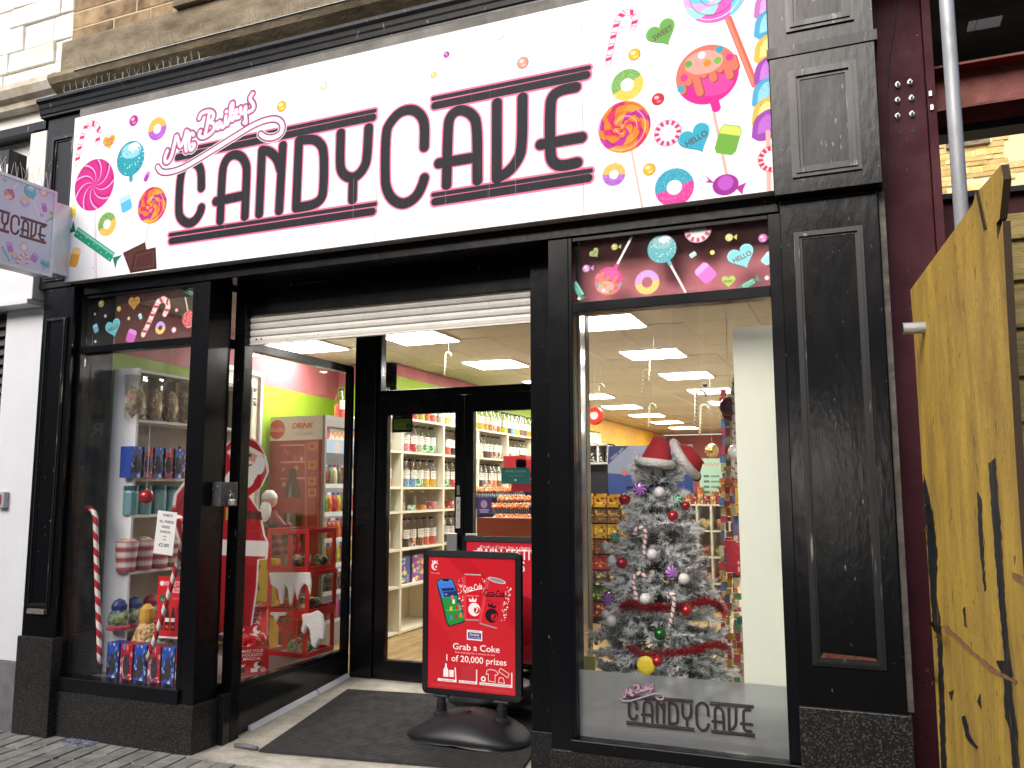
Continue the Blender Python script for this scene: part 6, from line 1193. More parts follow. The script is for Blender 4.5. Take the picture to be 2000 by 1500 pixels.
# --- drinks fridge
FY = 6.5; fl_, fr_ = fx(524, FY), fx(628, FY); ft = onY(580, 813, FY).z; fz0 = .141
fg = thing('drinks_fridge', 'tall drinks fridge with red printed side and lit glass door inside the shop', 'fridge', ((fl_+fr_)/2, 6.8, fz0))
sp_c = Cv(fl_, fz0, fr_, ft, 340, '8e1822'); fq = lambda x, y: (lambda q: (q.x, q.z))(onY(x, y, FY)); fs_ = lambda r: r*mpp(580, FY)
sp_c.poly([fq(520, 862), fq(632, 858), fq(632, 800), fq(520, 800)], 'd8d2cc'); c = fq(541, 839); sp_c.ell(c, fs_(19), 'b01c28').text('Coca-Cola', c, fs_(8), 'f4ecea', fit=fs_(31), shear=.3); sp_c.text('DRINK', fq(591, 831), fs_(10), 'b83a3c', fit=fs_(50), bold=.03, shear=.2).text('ICE COLD', fq(591, 847), fs_(5), 'b89a98', fit=fs_(46))
for y in (870, 903, 935): sp_c.lines([[fq(549, y), fq(594, y-1)]], fs_(1.6), 'c8949a')
g = random.Random(5)
for k in range(16): sp_c.ell(fq(552+g.uniform(0, 38), 888+g.uniform(-8, 10)), fs_(4), g.choice(['a85a3a', '9a2a2c', 'c8a08a', '6a1418']))
for k in range(14): sp_c.ell(fq(553+g.uniform(0, 36), 918+g.uniform(-6, 30)), fs_(5), g.choice(['b8863a', '7a2a1c', 'a86a3a']))
for y in (872, 908, 940, 962): sp_c.poly([fq(600, y+9), fq(618, y+8), fq(618, y-9), fq(600, y-8)], 'b8602a').ell(fq(609, y), fs_(5), '7a1c1c', ry=fs_(3))
sp_c.poly([fq(x, y) for x, y in [(552, 1060), (553, 990), (557, 955), (563, 935), (564, 915), (578, 915), (579, 935), (586, 955), (590, 990), (590, 1060)]], '3c1a18').poly([fq(x, y) for x, y in [(560, 1050), (560, 990), (564, 960), (568, 940), (570, 990)]], '8a7a78').rect(*fq(553, 1002), *fq(589, 972), '9a2028'); sp_c.lines([[fq(596, 870), fq(598, 1100)], [fq(620, 862), fq(622, 1100)]], fs_(2), 'b85a5c')
SPM = sp_c.mat('fridge side print', .3, coat=.2)
m = MB(); m.face([(fl_, FY, fz0), (fr_, FY, fz0), (fr_, FY, ft), (fl_, FY, ft)], [(0, 0), (1, 0), (1, 1), (0, 1)]); m.mi = 1; m.box(fl_, fr_, FY+.0008, FY+.03, fz0, ft).box(fl_, fr_, 7.12, 7.15, fz0, ft).box(fl_, fr_-.03, FY+.031, 7.119, ft-.03, ft).box(fl_, fl_+.03, FY+.031, 7.119, fz0, ft-.031).box(fl_, fr_, FY+.031, 7.119, fz0, fz0+.2); m.build('cabinet', [SPM, mat('fridge grey', (.35, .34, .33), .4)], fg)
MB().box(fr_+.001, fr_+.03, FY-.01, FY+.02, fz0, ft).box(fr_+.001, fr_+.03, 7.12, 7.15, fz0, ft).box(fr_+.001, fr_+.03, FY+.021, 7.119, ft-.10, ft).build('door_frame', mat('door frame grey', (.22, .21, .2), .35, .4), fg)
hd_ = Cv(0, 0, .74, .22, 240, '9ab4cc'); hd_.rect(0, .12, .74, .22, 'd8ccc0').ell((.09, .17), .05, 'b01c28').lines([[(.18+.03*q_, .165+.02*math.sin(q_*2.1)) for q_ in range(17)]], .012, 'c8843a').ell((.3, .05), .06, 'c8b8b0').ell((.55, .02), .08, '7a9abc')
m = MB(); m.face([(fr_-.02, FY+.032, ft-.34), (fr_-.02, 7.118, ft-.34), (fr_-.02, 7.118, ft-.11), (fr_-.02, FY+.032, ft-.11)], [(0, 0), (1, 0), (1, 1), (0, 1)]); m.build('header_print', hd_.mat('fridge header', .3), fg)
MB().box(fr_+.004, fr_+.010, FY+.021, 7.119, fz0+.2, ft-.101).build('door_glass', CLEAR, fg)
MB().box(fl_+.05, fr_-.03, FY+.031, FY+.036, .5, ft-.4).build('light_strip', emit('fridge light', (.95, .98, 1), 3), fg)
FZ = [.36, .62, .87, 1.10, 1.34, 1.60]; pal = [['c83a6a', '2a3a9a'], ['2a4a2a', '24324a', '3a2a2a'], ['8a5a2a', 'a8a03a', '8a3a2a'], ['a83a2a', 'c86a2a', '8a2a2a'], ['c8a02a', '4a8a3a', 'd87a2a', 'a82a3a'], ['3a6a3a', '9a2a3a', '6a8a4a', 'd8c8b8']]
CAPS = [mat('cap '+c, c, .4) for c in ('e8e8e4', '22428a', 'a82030')]; bprot = {}
for r_, z in enumerate(FZ):
    MB().box(fl_+.04, fr_-.035, FY+.04, 7.11, z-.012, z).build('shelf', WHITE, fg); MB().box(fr_-.034, fr_-.030, FY+.04, 7.11, z-.03, z+.01).build('price_rail', mat('clear rail', (.7, .72, .74), .2), fg)
    for k in range(8):
        c_ = pal[r_][k % len(pal[r_])]; key = (r_ == 0, c_)
        if key not in bprot:
            h = .17 if r_ == 0 else .19; t = thing('drink_can' if r_ == 0 else 'drink_bottle', 'x', 'can' if r_ == 0 else 'bottle', (0, 0, 0)); liq = mat('drink '+c_, c_, .08, coat=.5)
            if r_ == 0: MB().lathe([(.026, 0), (.03, .008), (.03, .15), (.024, .165)], n=12).build('body', liq, t, local=True, smooth=True); MB().lathe([(.024, .1655), (.022, .168), (.001, .168)], n=12).build('lid', CAPM, t, local=True)
            else:
                MB().lathe([(.026, 0), (.032, .01), (.032, .1), (.03, .125), (.014, .165)], n=12).build('body', liq, t, local=True, smooth=True); MB().lathe([(.0325, .045), (.0325, .085)], n=12, cap=False).build('label', mat('bottle label '+c_, wob(c_, .5), .4), t, local=True); MB().lathe([(.015, .1655), (.015, .188), (.001, .189)], n=10).build('cap', CAPS[(k+r_) % 3], t, local=True)
            bprot[key] = t; o = t
        else: o = copy_tree(bprot[key])
        o.location = (fr_-.075, FY+.085+k*.073, z+.001); o['group'] = 'drinks in the fridge'; nm_ = {'c83a6a': 'pink', '2a3a9a': 'blue'}.get(c_, 'coloured'); o['label'] = f"{nm_+' can' if r_==0 else 'plastic drink bottle'}, {ORD[k]} from the left on the {['bottom','second','third','fourth','fifth','top'][r_]} fridge shelf"
t = thing('sweet_jar', 'sweet jar with black lid standing on top of the drinks fridge', 'sweet jar', (fx(661, 6.9), 6.9, ft+.001)); jar_fridge = t
# --- wall of sweet jars
LBL = Cv(0, 0, .09, .08, 800, 'ece8dc'); LBL.rect(.008, .05, .082, .072, 'a8a49c', .7).rect(.01, .035, .08, .042, '8a867e').rect(.01, .02, .06, .026, 'aaa69c').rect(.01, .008, .05, .013, 'c0bcb2'); LBLM = LBL.mat('jar label', .5)
SW = {'red striped': ['c83a44', 'e8d8d0', 'b82a34'], 'pink': ['d88a94', 'e8b0b0', 'c87080'], 'green': ['4aa46a', '7ac08a', 'd8e8d0'], 'mint white': ['a8c8a0', 'e0e4d0', '8ab890'], 'orange': ['d8823a', 'e8a45a', 'c8602a'], 'yellow': ['e0b83a', 'e8d06a', 'c89a2a'], 'pale blue': ['7aa8c8', 'a0c4d8', '5a88b0'], 'mixed': ['c84a4a', '4a6a9a', 'd8c04a', '6a9a5a', 'e0d0c0'], 'purple black': ['3a2430', '5a3a4a', '2a1c20'], 'brown': ['8a5a34', 'a87a50', '6a4026'], 'white': ['e0dccc', 'c8c4b4', 'd0c0b0'], 'lime': ['b8c83a', 'd0d860', '98b030'], 'coral': ['d8604a', 'e88a70', 'c84a3a']}
BLID = mat('black lid', (.02, .02, .02), .4); YLID = mat('yellow lid', 'd8c83a', .4); jp = {}
def jar(col, tall, fill, lid):
    key = (col, tall, fill, lid)
    if key in jp: return copy_tree(jp[key])
    t = thing('sweet_jar', 'x', 'sweet jar', (0, 0, 0)); H_ = .29 if tall else .20; R = .058 if tall else .07
    MB().lathe([(R*.93, .001), (R, .012), (R, H_*.62), (R*.93, H_*.68), (R*.52, H_*.9), (R*.5, H_*.93)], n=12, cap=False).build('body', PET, t, local=True, smooth=True)
    MB().lathe([(R*.9, .004), (R*.95, .012), (R*.95, H_*fill), (R*.6, H_*(fill+.02)), (.001, H_*(fill+.03))], n=10).build('contents', lumps('sweets '+col, SW[col], 42), t, local=True)
    MB().lathe([(R*.56, H_*.93), (R*.56, H_), (.001, H_+.001)], n=12).build('lid', lid, t, local=True)
    if tall:
        m = MB(); a0, a1 = math.radians(-62), math.radians(62); n = 6
        for i in range(n):
            b0, b1 = a0+(a1-a0)*i/n, a0+(a1-a0)*(i+1)/n; r_ = R*1.012; m.face([(r_*math.cos(b0), r_*math.sin(b0), H_*.30), (r_*math.cos(b1), r_*math.sin(b1), H_*.30), (r_*math.cos(b1), r_*math.sin(b1), H_*.60), (r_*math.cos(b0), r_*math.sin(b0), H_*.60)], [(i/n, 0), ((i+1)/n, 0), ((i+1)/n, 1), (i/n, 1)])
        m.build('label', LBLM, t, local=True)
    jp[key] = t; return t
o = jar('coral', True, .45, BLID); o.location = jar_fridge.location; o['label'] = jar_fridge['label']; bpy.data.objects.remove(jar_fridge)
JX = -4.36; bays = [7.20]+[7.448+.918*i for i in range(9)]; JZ = [.175, .61, .97, 1.34, 1.58, 1.94, 2.28]
ju = thing('jar_shelving', 'long run of cream white shelving along the left wall full of sweet jars', 'shelving', (-4.43, 10.5, .141)); CRM = mat('cream shelf', (.74, .70, .56), .4)
for y in bays: MB().box(-4.66, -4.25, y-.018, y+.018, .141, 2.28).build('upright', CRM, ju, bevel=.001)
for i in range(9):
    for z in JZ: MB().box(-4.66, -4.252, bays[i]+.0185, bays[i+1]-.0185, z-.022, z).build('shelf', CRM, ju)
MB().box(-4.672, -4.661, 7.19, bays[-1]+.02, .141, 2.28).build('back_panel', mat('cream back', (.66, .6, .46), .6), ju)
rows_ = {5: ['red striped', 'pink', 'red striped', 'mint white', 'green'], 4: ['orange', 'pale blue', 'pale blue', 'green', 'yellow'], 3: ['pink', 'green', 'orange', 'pink', 'yellow'], 2: ['mixed', 'purple black', 'mixed', 'brown', 'coral'], 6: ['orange', 'coral', 'red striped', 'lime', 'coral']}
g = random.Random(12); names = list(SW); RN = {2: 'third lowest', 3: 'short middle', 4: 'upper middle', 5: 'upper', 6: 'topmost'}
for i in range(9):
    for r_ in (2, 3, 4, 5, 6):
        if i > 5 and r_ < 4: continue
        n_ = 1 if i == 0 else 4 if r_ == 3 else 6
        for k in range(n_):
            col = rows_[r_][min(k, 4)] if i == 1 else g.choice(names if i != 3 else ['brown', 'purple black', 'mixed', 'white', 'orange'] if r_ != 6 else ['orange', 'yellow', 'lime', 'mixed']); tall = r_ != 3
            o = jar(col, tall, g.choice([.28, .34, .5]) if tall else g.choice([.25, .4]), BLID if tall else YLID)
            o.location = (JX+g.uniform(-.01, .01), bays[i]+.10+k*(.72/max(1, n_-1)), JZ[r_]+.001); o.rotation_euler = (0, 0, g.uniform(-.25, .05)); o['group'] = 'sweet jars on the wall shelving'
            o['label'] = f"{col} sweets jar, {ORD[k]} in the {RN[r_]} row of the {ORD[i]} shelving bay"
for i in range(6):
    for k in range(3 if i else 0):
        m_ = print_mat(f'pouch {k}{i%2}', ['3a5a9a', '8a4a9a', 'c8a03a'][k], ['e8d84a', 'd85a8a', '4ab0c8', 'e8e0d0', '7a3a9a'], k+i % 2*7, .2, .28, blobs=26)
        o = boxitem('sweet_pouch', f"colourful printed sweet pouch, {ORD[k]} on the lower shelf of the {ORD[i]} shelving bay", 'pouch', -.12, .12, -.03, .03, JZ[1]+.001, JZ[1]+.27, m_, mat('pouch edge', '6a6a8a', .4), 'sweet pouches on the lower shelf', math.pi/2); o.location = (JX+.02, bays[i]+.17+k*.29, JZ[1]+.001)
for i in range(22):                                        # packets along the top at the far end, seen over the display board
    y = 12.2+i*.22; c_ = ['c87a7a', '8ab8b0', 'd8c8b0', '4a9a9a', 'd8a03a', 'd87a2a', '3a5a9a', 'c8923a', 'a83a2a', '3a6ab0'][(i*7) % 10]
    if y > bays[-1]-.1: break
    for k in range(1): boxitem('packet', f"upright coloured packet, {ORD[min(15,i)]} along the far top of the jar shelving", 'packet', -4.60, -4.54, y, y+.16, 2.281, 2.53, mat('packet '+c_, c_, .35), mat('packet '+c_, c_, .35), 'packets on top of the shelving')
# --- lollipop stand behind the right door
lY = 7.5; LO = lumps('lolly orange', ['d8823a', 'e8c8a0', 'c85a3a', 'e8a45a'], 60); NAVY = mat('navy card', '1a2444', .4)
for r_, (px, py, wd) in enumerate([(970, 968, .52), (1012, 985, .46), (985, 1000, .50), (1010, 1022, .52)]):
    p = onY(px, py, lY-.09*r_); t = thing('lolly_tray', f"navy tray of orange lollipops, {['highest','second highest','third highest','lowest'][r_]} tier of the stand inside the right door", 'lolly tray', (p.x, p.y, p.z-.12), 0, 'lollipop trays')
    MB().hexa([(p.x-wd/2, p.y, p.z-.13), (p.x+wd/2, p.y, p.z-.13), (p.x+wd/2, p.y+.08, p.z-.13), (p.x-wd/2, p.y+.08, p.z-.13)], [(p.x-wd/2, p.y-.02, p.z-.02), (p.x+wd/2, p.y-.02, p.z-.02), (p.x+wd/2, p.y+.1, p.z+.02), (p.x-wd/2, p.y+.1, p.z+.02)]).build('tray', NAVY, t)
    m = MB(); s_ = MB()
    for k in range(int(wd/.04)):
        for j in range(2): x_ = p.x-wd/2+.03+k*.04; m.ball((x_, p.y+.01+j*.05, p.z+.045+j*.02), .021, 8, 6); s_.tube([(x_, p.y+.01+j*.05, p.z-.03), (x_, p.y+.01+j*.05, p.z+.03)], .002, 4)
    m.build('lollies', LO, t, kind='stuff'); s_.build('sticks', WHITE, t, kind='stuff')
boxitem('lolly_stand', 'dark stand holding the orange lollipop trays inside the right door', 'stand', fx(938, 7.7), fx(1062, 7.7), 7.62, 7.66, .141, onY(1000, 952, 7.6).z, NAVY, NAVY)
pp = Cv(0, 0, .25, .25, 500, '4a3a7a'); pp.ell((.12, .15), .06, 'b89ac8').rect(.04, .055, .21, .07, 'f0e8f8', .8).rect(.05, .025, .2, .038, 'f0e8f8', .8)
p = onY(932, 1000, 7.1); boxitem('purple_card', 'purple square card in front of the orange lollipops', 'card', p.x, p.x+.14, 7.1, 7.11, onY(945, 1004, 7.1).z, onY(945, 972, 7.1).z, pp.mat('purple card', .4), NAVY)
boxitem('orange_counter', 'orange curved counter front inside the right door', 'counter', fx(930, 6.7), fx(1060, 6.7), 6.72, 6.9, .141, onY(980, 1012, 6.7).z, mat('orange laminate', 'a8481c', .4, var=.1), mat('orange laminate', '', .4))
for i, (px, py) in enumerate([(1005, 905), (1030, 912)]):
    p = onY(px, py, 8.4); boxitem('red_tray', f'open red card tray, {ORD[i]} from the left high on the shelving behind the right door', 'tray', p.x-.13, p.x+.13, 8.4, 8.6, p.z-.08, p.z+.08, mat('red tray', 'b8202c', .4), RED)
# ---------------------------------------------------------------- back of the shop seen through the right window
bY_ = 8.6
pz = Cv(0, 0, 1.0, .62, 320, '8a93a8'); g = random.Random(1)
pz.poly([(0, 0), (1, 0), (1, .26), (.8, .22), (.55, .30), (.3, .24), (0, .27)], '3a4f8e').poly([(0, .42), (.02, .62), (.26, .62), (.0, .38)], '2e3a66').text('FREE APP', (.12, .52), .035, 'c8ccd8', rot=.72, fit=.2).text('PEZ', (.42, .36), .07, 'd8dce8', fit=.24, bold=.05).text('PLAY', (.45, .29), .035, 'c83a4a', fit=.2, bold=.04).rect(.28, .255, .36, .265, 'c83a4a').ell((.44, .2), .07, 'd8a83a', ry=.05).ell((.2, .27), .035, 'c86a6a').rect(.22, .06, .34, .10, '1c2440').ell((.8, .2), .05, '3a8a5a').rect(.72, .3, .85, .45, 'a8b4cc')
p, q = onY(1188, 965, bY_), onY(1352, 868, bY_)
boxitem('display_board', 'grey blue display board reading PEZ PLAY behind the Christmas tree', 'display board', p.x, q.x, bY_, bY_+.04, p.z, q.z, pz.mat('display board print', .35), mat('board edge', '4a5a8a', .5))
cu = thing('cube_shelf', 'small white cube shelf at upper left behind the Christmas tree', 'shelf', tuple(onY(1165, 902, 8.7)))
a, b = onY(1142, 903, 8.7), onY(1189, 866, 8.7)
for x in (a.x, (a.x+b.x)/2, b.x-.02): MB().box(x, x+.02, 8.7, 8.95, a.z, b.z).build('divider', WHITE, cu)
for z in (a.z, b.z): MB().box(a.x-.3, b.x, 8.7, 8.95, z-.02, z-.0005).build('shelf', WHITE, cu)
MB().box(a.x-.3, b.x, 8.951, 8.96, a.z-.02, b.z).build('back_panel', WHITE, cu)
for i in range(5): boxitem('small_tub', f'small black and white tub, {ORD[i]} from the left in the white cube shelf', 'tub', a.x+.06+i*.085, a.x+.12+i*.085, 8.72, 8.79, a.z+.001, a.z+.10, print_mat('mono tub', '2a2a2a', ['d8d8d8', '8a8a8a', 'e8e8e0'], 8), BLK, 'small tubs in the cube shelf')
ra, rb = onY(1120, 1220, 8.8), onY(1262, 962, 8.8)
rk = thing('sweet_rack', 'dark hanging rack of packets behind the Christmas tree', 'rack', ((ra.x+rb.x)/2, 8.85, .141)); MB().box(ra.x-.25, rb.x, 8.85, 8.87, .141, onY(1160, 903, 8.85).z).build('back_panel', mat('dark rack', (.02, .02, .03), .5), rk)
cols = [('yellow', 'c8962a', ['8a2a1c', '3a2a14', 'e8c84a']), ('brown', '6a4a2a', ['c8a84a', '3a2418', '9a7a4a']), ('gold', 'a8842c', ['5a3a1a', 'd8b84a', '7a2a1c']), ('dark amber', '5a3420', ['8a5a2a', '2a1810', 'a87a4a']), ('red', '8a2420', ['c84a3a', '3a1414', 'd8a84a']), ('grey', '4a443c', ['8a8478', '2a2620', 'c8b88a']), ('green', '2a4a30', ['c8b83a', '1a2a1c', '5a7a4a']), ('maroon', '5a1c1c', ['a84a3a', '2a1010', 'c8a86a'])]
MB().box(ra.x-.2, rb.x, 8.80, 8.849, rb.z-.16, rb.z-.155).build('rail', BLK, rk)
z = rb.z-.01
for r_, (nm, bg_, fg_) in enumerate(cols):
    h = .155; mt = print_mat('packet '+nm, bg_, fg_, r_+30, .17, .15, blobs=12)
    for k in range(8):
        x = ra.x-.18+k*.145
        if x+.13 > rb.x: break
        boxitem('hanging_packet', f'{nm} printed packet, {ORD[k]} from the left in the {ORD[r_]} row of the dark rack', 'packet', x, x+.135, 8.78, 8.82, z-h+.01, z, mt, mat('packet edge '+nm, bg_, .4), 'packets hanging on the rack')
    z -= h+.008
# low white cube unit with a mint sign, right of the tree
cY2 = 10.2; a, b = onY(1338, 1172, cY2), onY(1416, 985, cY2); cu = thing('cube_unit', 'white cube shelving unit stacked with sweets right of the Christmas tree', 'shelf unit', ((a.x+b.x)/2, cY2, .141))
nx, nz = 3, 4
for i in range(nx+1): x = a.x+(b.x-a.x)*i/nx; MB().box(x-.012, x+.012, cY2, cY2+.35, .141, b.z).build('divider', WHITE, cu)
for j in range(nz+1):
    z = .16+(b.z-.16)*j/nz
    for i in range(nx): x = a.x+(b.x-a.x)*i/nx; MB().box(x+.0125, x+(b.x-a.x)/nx-.0125, cY2, cY2+.35, z-.02, z).build('shelf', WHITE, cu)
    if j < nz:
        for i in range(nx):
            x = a.x+(b.x-a.x)*(i+.5)/nx; m = MB(); g = random.Random(i*7+j); [m.ball((g.uniform(-.06, .06), g.uniform(-.05, .1), .04+g.uniform(0, .05)), .045, 7, 5) for _ in range(7)]; m.build('sweet_heap', lumps(f'heap{(i+j)%3}', [['c86a4a', 'd8c8b0', '8a3a3a'], ['d8b83a', '6a8a4a', 'c8c0a8'], ['a84a5a', '4a6a4a', 'd8a87a']][(i+j) % 3], 30), local=True, label=f'heap of mixed sweets in the {ORD[i]} column, {ORD[j]} cube up, of the white cube unit', cat='sweets', loc=(x, cY2+.1, z+.001), kind='stuff')
MB().box(a.x, b.x, cY2+.351, cY2+.36, .141, b.z).build('back_panel', CRM, cu)
ms = Cv(0, 0, .3, .6, 300, 'a8cdb8'); ms.lines([[(.04+.013*q_, .52+.02*math.sin(q_*1.7)) for q_ in range(17)]], .006, 'd88a8a')
for k in range(5): ms.rect(.05, .35-k*.07, .12, .38-k*.07, '3a7a5a').rect(.14, .35-k*.07, .25, .375-k*.07, '5a9a7a')
p, q = onY(1368, 985, 10.35), onY(1412, 895, 10.35); boxitem('mint_board', 'mint green menu board standing on the white cube unit', 'board', p.x, q.x, 10.35, 10.37, b.z+.001, q.z, ms.mat('mint board', .5), WHITE)
for i in range(6): boxitem('striped_pack', f'small orange and red pack, {ORD[i]} from the left on top of the white cube unit', 'pack', a.x+.03+i*.075, a.x+.09+i*.075, 10.22, 10.3, b.z+.001, b.z+.10+.05*(i % 3), print_mat(f'pack{i%2}', ['d8823a', 'a82a2a'][i % 2], ['e8e0d0', '3a2a2a', '3a7a4a'], i % 2), mat('orange edge', 'b86a2a', .4), 'packs on the cube unit')
def hang(name, label, cat, x, y, Y, builder, group=None, top=2.95):
    p = onY(x, y, Y); t = thing(name, label, cat, tuple(p), 0, group); builder(t); MB().tube([(0, 0, .02), (0, 0, top-p.z)], .0012, 4).build('string', MC['thread'], t, local=True); return t
gold = mat('gold foil', 'a8905a', .25, .8, bump=.5, bscale=40); hang('gold_ball', 'gold foil ball ornament hanging far back right of the hats', 'ornament', 1390, 872, 10.5, lambda t: MB().ball((0, 0, -.05), .085, 16, 10).build('ball', gold, t, local=True, smooth=True))
sn = Cv(0, 0, .3, .3, 400, 'e8321e'); sn.ell((.15, .15), .075, 'f0d0c0').ell((.15, .13), .045, 'fbf4ee').ell((.15, .185), .032, 'fbf4ee').rect(.12, .205, .18, .22, '3a2a2a').lines([[(.12, .16), (.18, .16)]], .008, '3a8a5a').ell((.14, .19), .004, '1a1a1a').ell((.16, .19), .004, '1a1a1a')
def disc(t): r = 18*mpp(1162, 7.6); m = MB(); m.lathe([(r*.9, -.03), (r, 0), (r*.9, .03)], n=24, cap=False); m.face([(r*.9*math.cos(2*math.pi*k/24), r*.9*math.sin(2*math.pi*k/24), .03) for k in range(24)], [(.5+.5*math.cos(2*math.pi*k/24), .5+.5*math.sin(2*math.pi*k/24)) for k in range(24)]); m.xf(Matrix.Rotation(math.pi/2, 4, 'X')); m.build('disc', sn.mat('snowman print', .35), t, local=True)
hang('snowman_ornament', 'round red snowman ornament hanging from the ceiling at the left of the right window', 'ornament', 1162, 812, 7.6, disc)
RC = stripes('rope cane', 'd8cdb8', 'a89a80', 26, 1, .3, .6)
def hcane(h, mt=RC):
    def f(t): r = .012*h/.3; m = MB(); pts = [(0.13*h*2, 0, -.1*h), (.13*h*2, 0, -.02*h), (.2*h, 0, .06*h), (.12*h, 0, .1*h), (.03*h, 0, .06*h), (0, 0, -.03*h), (-.02*h, 0, -.5*h), (-.06*h, 0, -.9*h)]; m.tube([(x-.12*h, y, z-.1*h) for x, y, z in pts][::-1], r, 8); m.build('stem', mt, t, local=True, smooth=True)
    return f
for i, (x, y, Y, h, lb) in enumerate([(876, 688, 6.9, .22, 'pale twisted candy cane hanging inside the door fanlight'), (1277, 688, 7.2, .26, 'twisted candy cane hanging across the second light panel of the right window'), (1262, 722, 8.0, .24, 'twisted candy cane hanging below and left of the second light panel'), (1368, 762, 8.4, .36, 'twisted candy cane hanging at the left of the small right light panel'), (1376, 790, 9.4, .34, 'twisted candy cane hanging lower at the right of the ceiling view'), (1274, 788, 9.6, .28, 'twisted candy cane hanging in front of the far light panels'), (1174, 750, 8.4, .2, 'twisted candy cane hanging above the red snowman ornament')]): hang('hanging_cane', lb, 'candy cane', x, y, Y, hcane(h), 'candy canes hung from the ceiling')
for x, y, Y, lb in [(1376, 748, 9.6, 'white camera dome on the ceiling near the small light panel'), (1327, 852, 16, 'small camera dome far back on the shop ceiling')]:
    p = onZ(x, y, 2.93); t = thing('camera_dome', lb, 'camera', tuple(p), 0, 'ceiling camera domes'); MB().lathe([(.055, .02), (.055, -.01), (.04, -.02)], n=14).build('mount', WHITE, t, local=True); MB().lathe([(.038, -.0205), (.03, -.045), (.001, -.058)], n=12).build('dome', mat('smoked dome', (.02, .02, .02), .08), t, local=True)
# --- shelf end panel, wall strips and hanging props at the right of the window
eY = 4.42; xl = fx(1441, eY); tp = onY(1470, 637, eY).z; un = thing('end_shelf_unit', 'tall white shelf unit seen from its plain end at the right of the right window', 'shelf unit', (-.3, eY, .346))
PALE = mat('pale end panel', (.80, .84, .70), .35); MB().box(xl, -.02, eY, eY+.02, .346, tp).build('end_panel', PALE, un, bevel=.002); MB().box(xl+.0, xl+.02, eY+.021, eY+.4, tp-.10, tp).build('top_rail', WHITE, un)
for k in range(6): MB().box(xl+.005, -.05, eY+.0205, eY+.34, .5+k*.35, .52+k*.35).build('shelf', WHITE, un)
tw_ = Cv(0, 0, .10, .62, 500, 'd8c83a'); yy = .62
for i, (c_, h) in enumerate([('d8c02a', .08), ('c0303a', .09), ('3a8a4a', .10), ('2a3a8a', .10), ('c85060', .07), ('e8e4dc', .03), ('2a7a4a', .02), ('e0c83a', .08), ('c8502a', .05)]):
    yy -= h; tw_.rect(0, yy, .1, yy+h, c_)
    if h > .04: tw_.text('TOXIC', (.05, yy+h*.68), h*.24, ['8a1c1c', 'f0e8d8'][i % 2], fit=.085, bold=.02).text('WASTE', (.05, yy+h*.32), h*.24, ['8a1c1c', 'f0e8d8'][i % 2], fit=.085, bold=.02)
wY = 4.37; x0 = fx(1523, wY); boxitem('sweet_banner', 'narrow banner of bright blocks reading TOXIC WASTE at the right window edge', 'banner', x0, x0+.10, wY, wY+.004, onY(1528, 1356, wY).z, onY(1528, 1128, wY).z, tw_.mat('banner print', .4), WHITE)
CS = stripes('prop cane', '8a2a30', 'e4ddd4', 17, 1, .4, .16)
cane('prop_cane', 'fat white candy cane with thin red stripes at the edge of the white panel', [(1443, 736), (1437, 742), (1436, 760), (1437, 790), (1440, 850), (1443, 935)], .021, 5.12, CS, False, 'fat candy cane props'); cane('prop_cane', 'second fat white candy cane hanging just behind, left of the white bauble', [(1440, 762), (1434, 775), (1434, 810), (1436, 860), (1434, 935)], .018, 5.25, CS, False, 'fat candy cane props')
bauble('large matt dark red bauble hanging left of the white end panel', 1424, 794, 19, 5.2, mat('dark red bauble', '5e0f22', .35, .3), 'hanging baubles', string=.6); bauble('large white bauble hanging at the edge of the white end panel', 1438, 883, 16, 5.06, WG, 'hanging baubles', string=.4); bauble('second matt dark red bauble just below the first one left of the white end panel', 1427, 806, 18, 5.3, MC['dark red bauble'], 'hanging baubles')
g = random.Random(33)
for s_, (xa_, ya_, xb_, yb_, Y) in enumerate([(1412, 760, 1412, 1330, 7.4), (1420, 800, 1424, 1330, 6.6), (1430, 760, 1437, 1330, 5.8), (1436, 950, 1444, 1330, 5.3)]):
    t = thing('sweet_strip', f"hanging strip of small bright packets, {ORD[s_]} from the left beside the white end panel", 'packet strip', tuple(onY(xa_, ya_, Y)), 0, 'hanging strips of packets'); y = ya_
    while y < yb_:
        d = g.uniform(9, 20); x = xa_+(xb_-xa_)*(y-ya_)/(yb_-ya_)+g.uniform(-3, 3); w_ = g.uniform(6, 12); a, b = onY(x-w_/2, y+d*.92, Y+g.uniform(-.05, .05)), onY(x+w_/2, y, Y)
        c_ = g.choice(['c8484a', 'd8b04a', 'c8b88a', '4a9a6a', 'b84a6a', '5a7ab0', 'd8d0b8', 'c87a3a', 'a83a3a', 'b8a878']); MB().box(a.x, b.x, a.y, a.y+.03, a.z, b.z).build('packet', mat('strip '+c_, c_, .4, var=.3, vscale=25), t); y += d
for i, (x, y, x2, y2, Y) in enumerate([(1420, 1118, 1437, 1056, 5.25), (1438, 1122, 1453, 1060, 5.15)]):
    a, b = onY(x, y, Y), onY(x2, y2, Y); boxitem('red_gift_pack', f'red festive gift pack, {ORD[i]} of the pair low beside the white end panel', 'gift pack', a.x, b.x, Y, Y+.06, a.z, b.z, print_mat(f'gift pack{i}', 'a8182c', ['c84a4a', '8a1020', 'd8a8a0'] if i else ['9a1424'], i+60, blobs=6), RED, 'red gift packs')
a, b = onY(1437, 1002, 5.2), onY(1454, 945, 5.2); boxitem('yellow_pack', 'yellow and black pack hanging beside the white end panel above the red packs', 'pack', a.x, b.x, 5.2, 5.25, a.z, b.z, print_mat('yellow pack', 'd8b42a', ['1a1a1c', '8a6a1a'], 71, blobs=7), GOLDY)
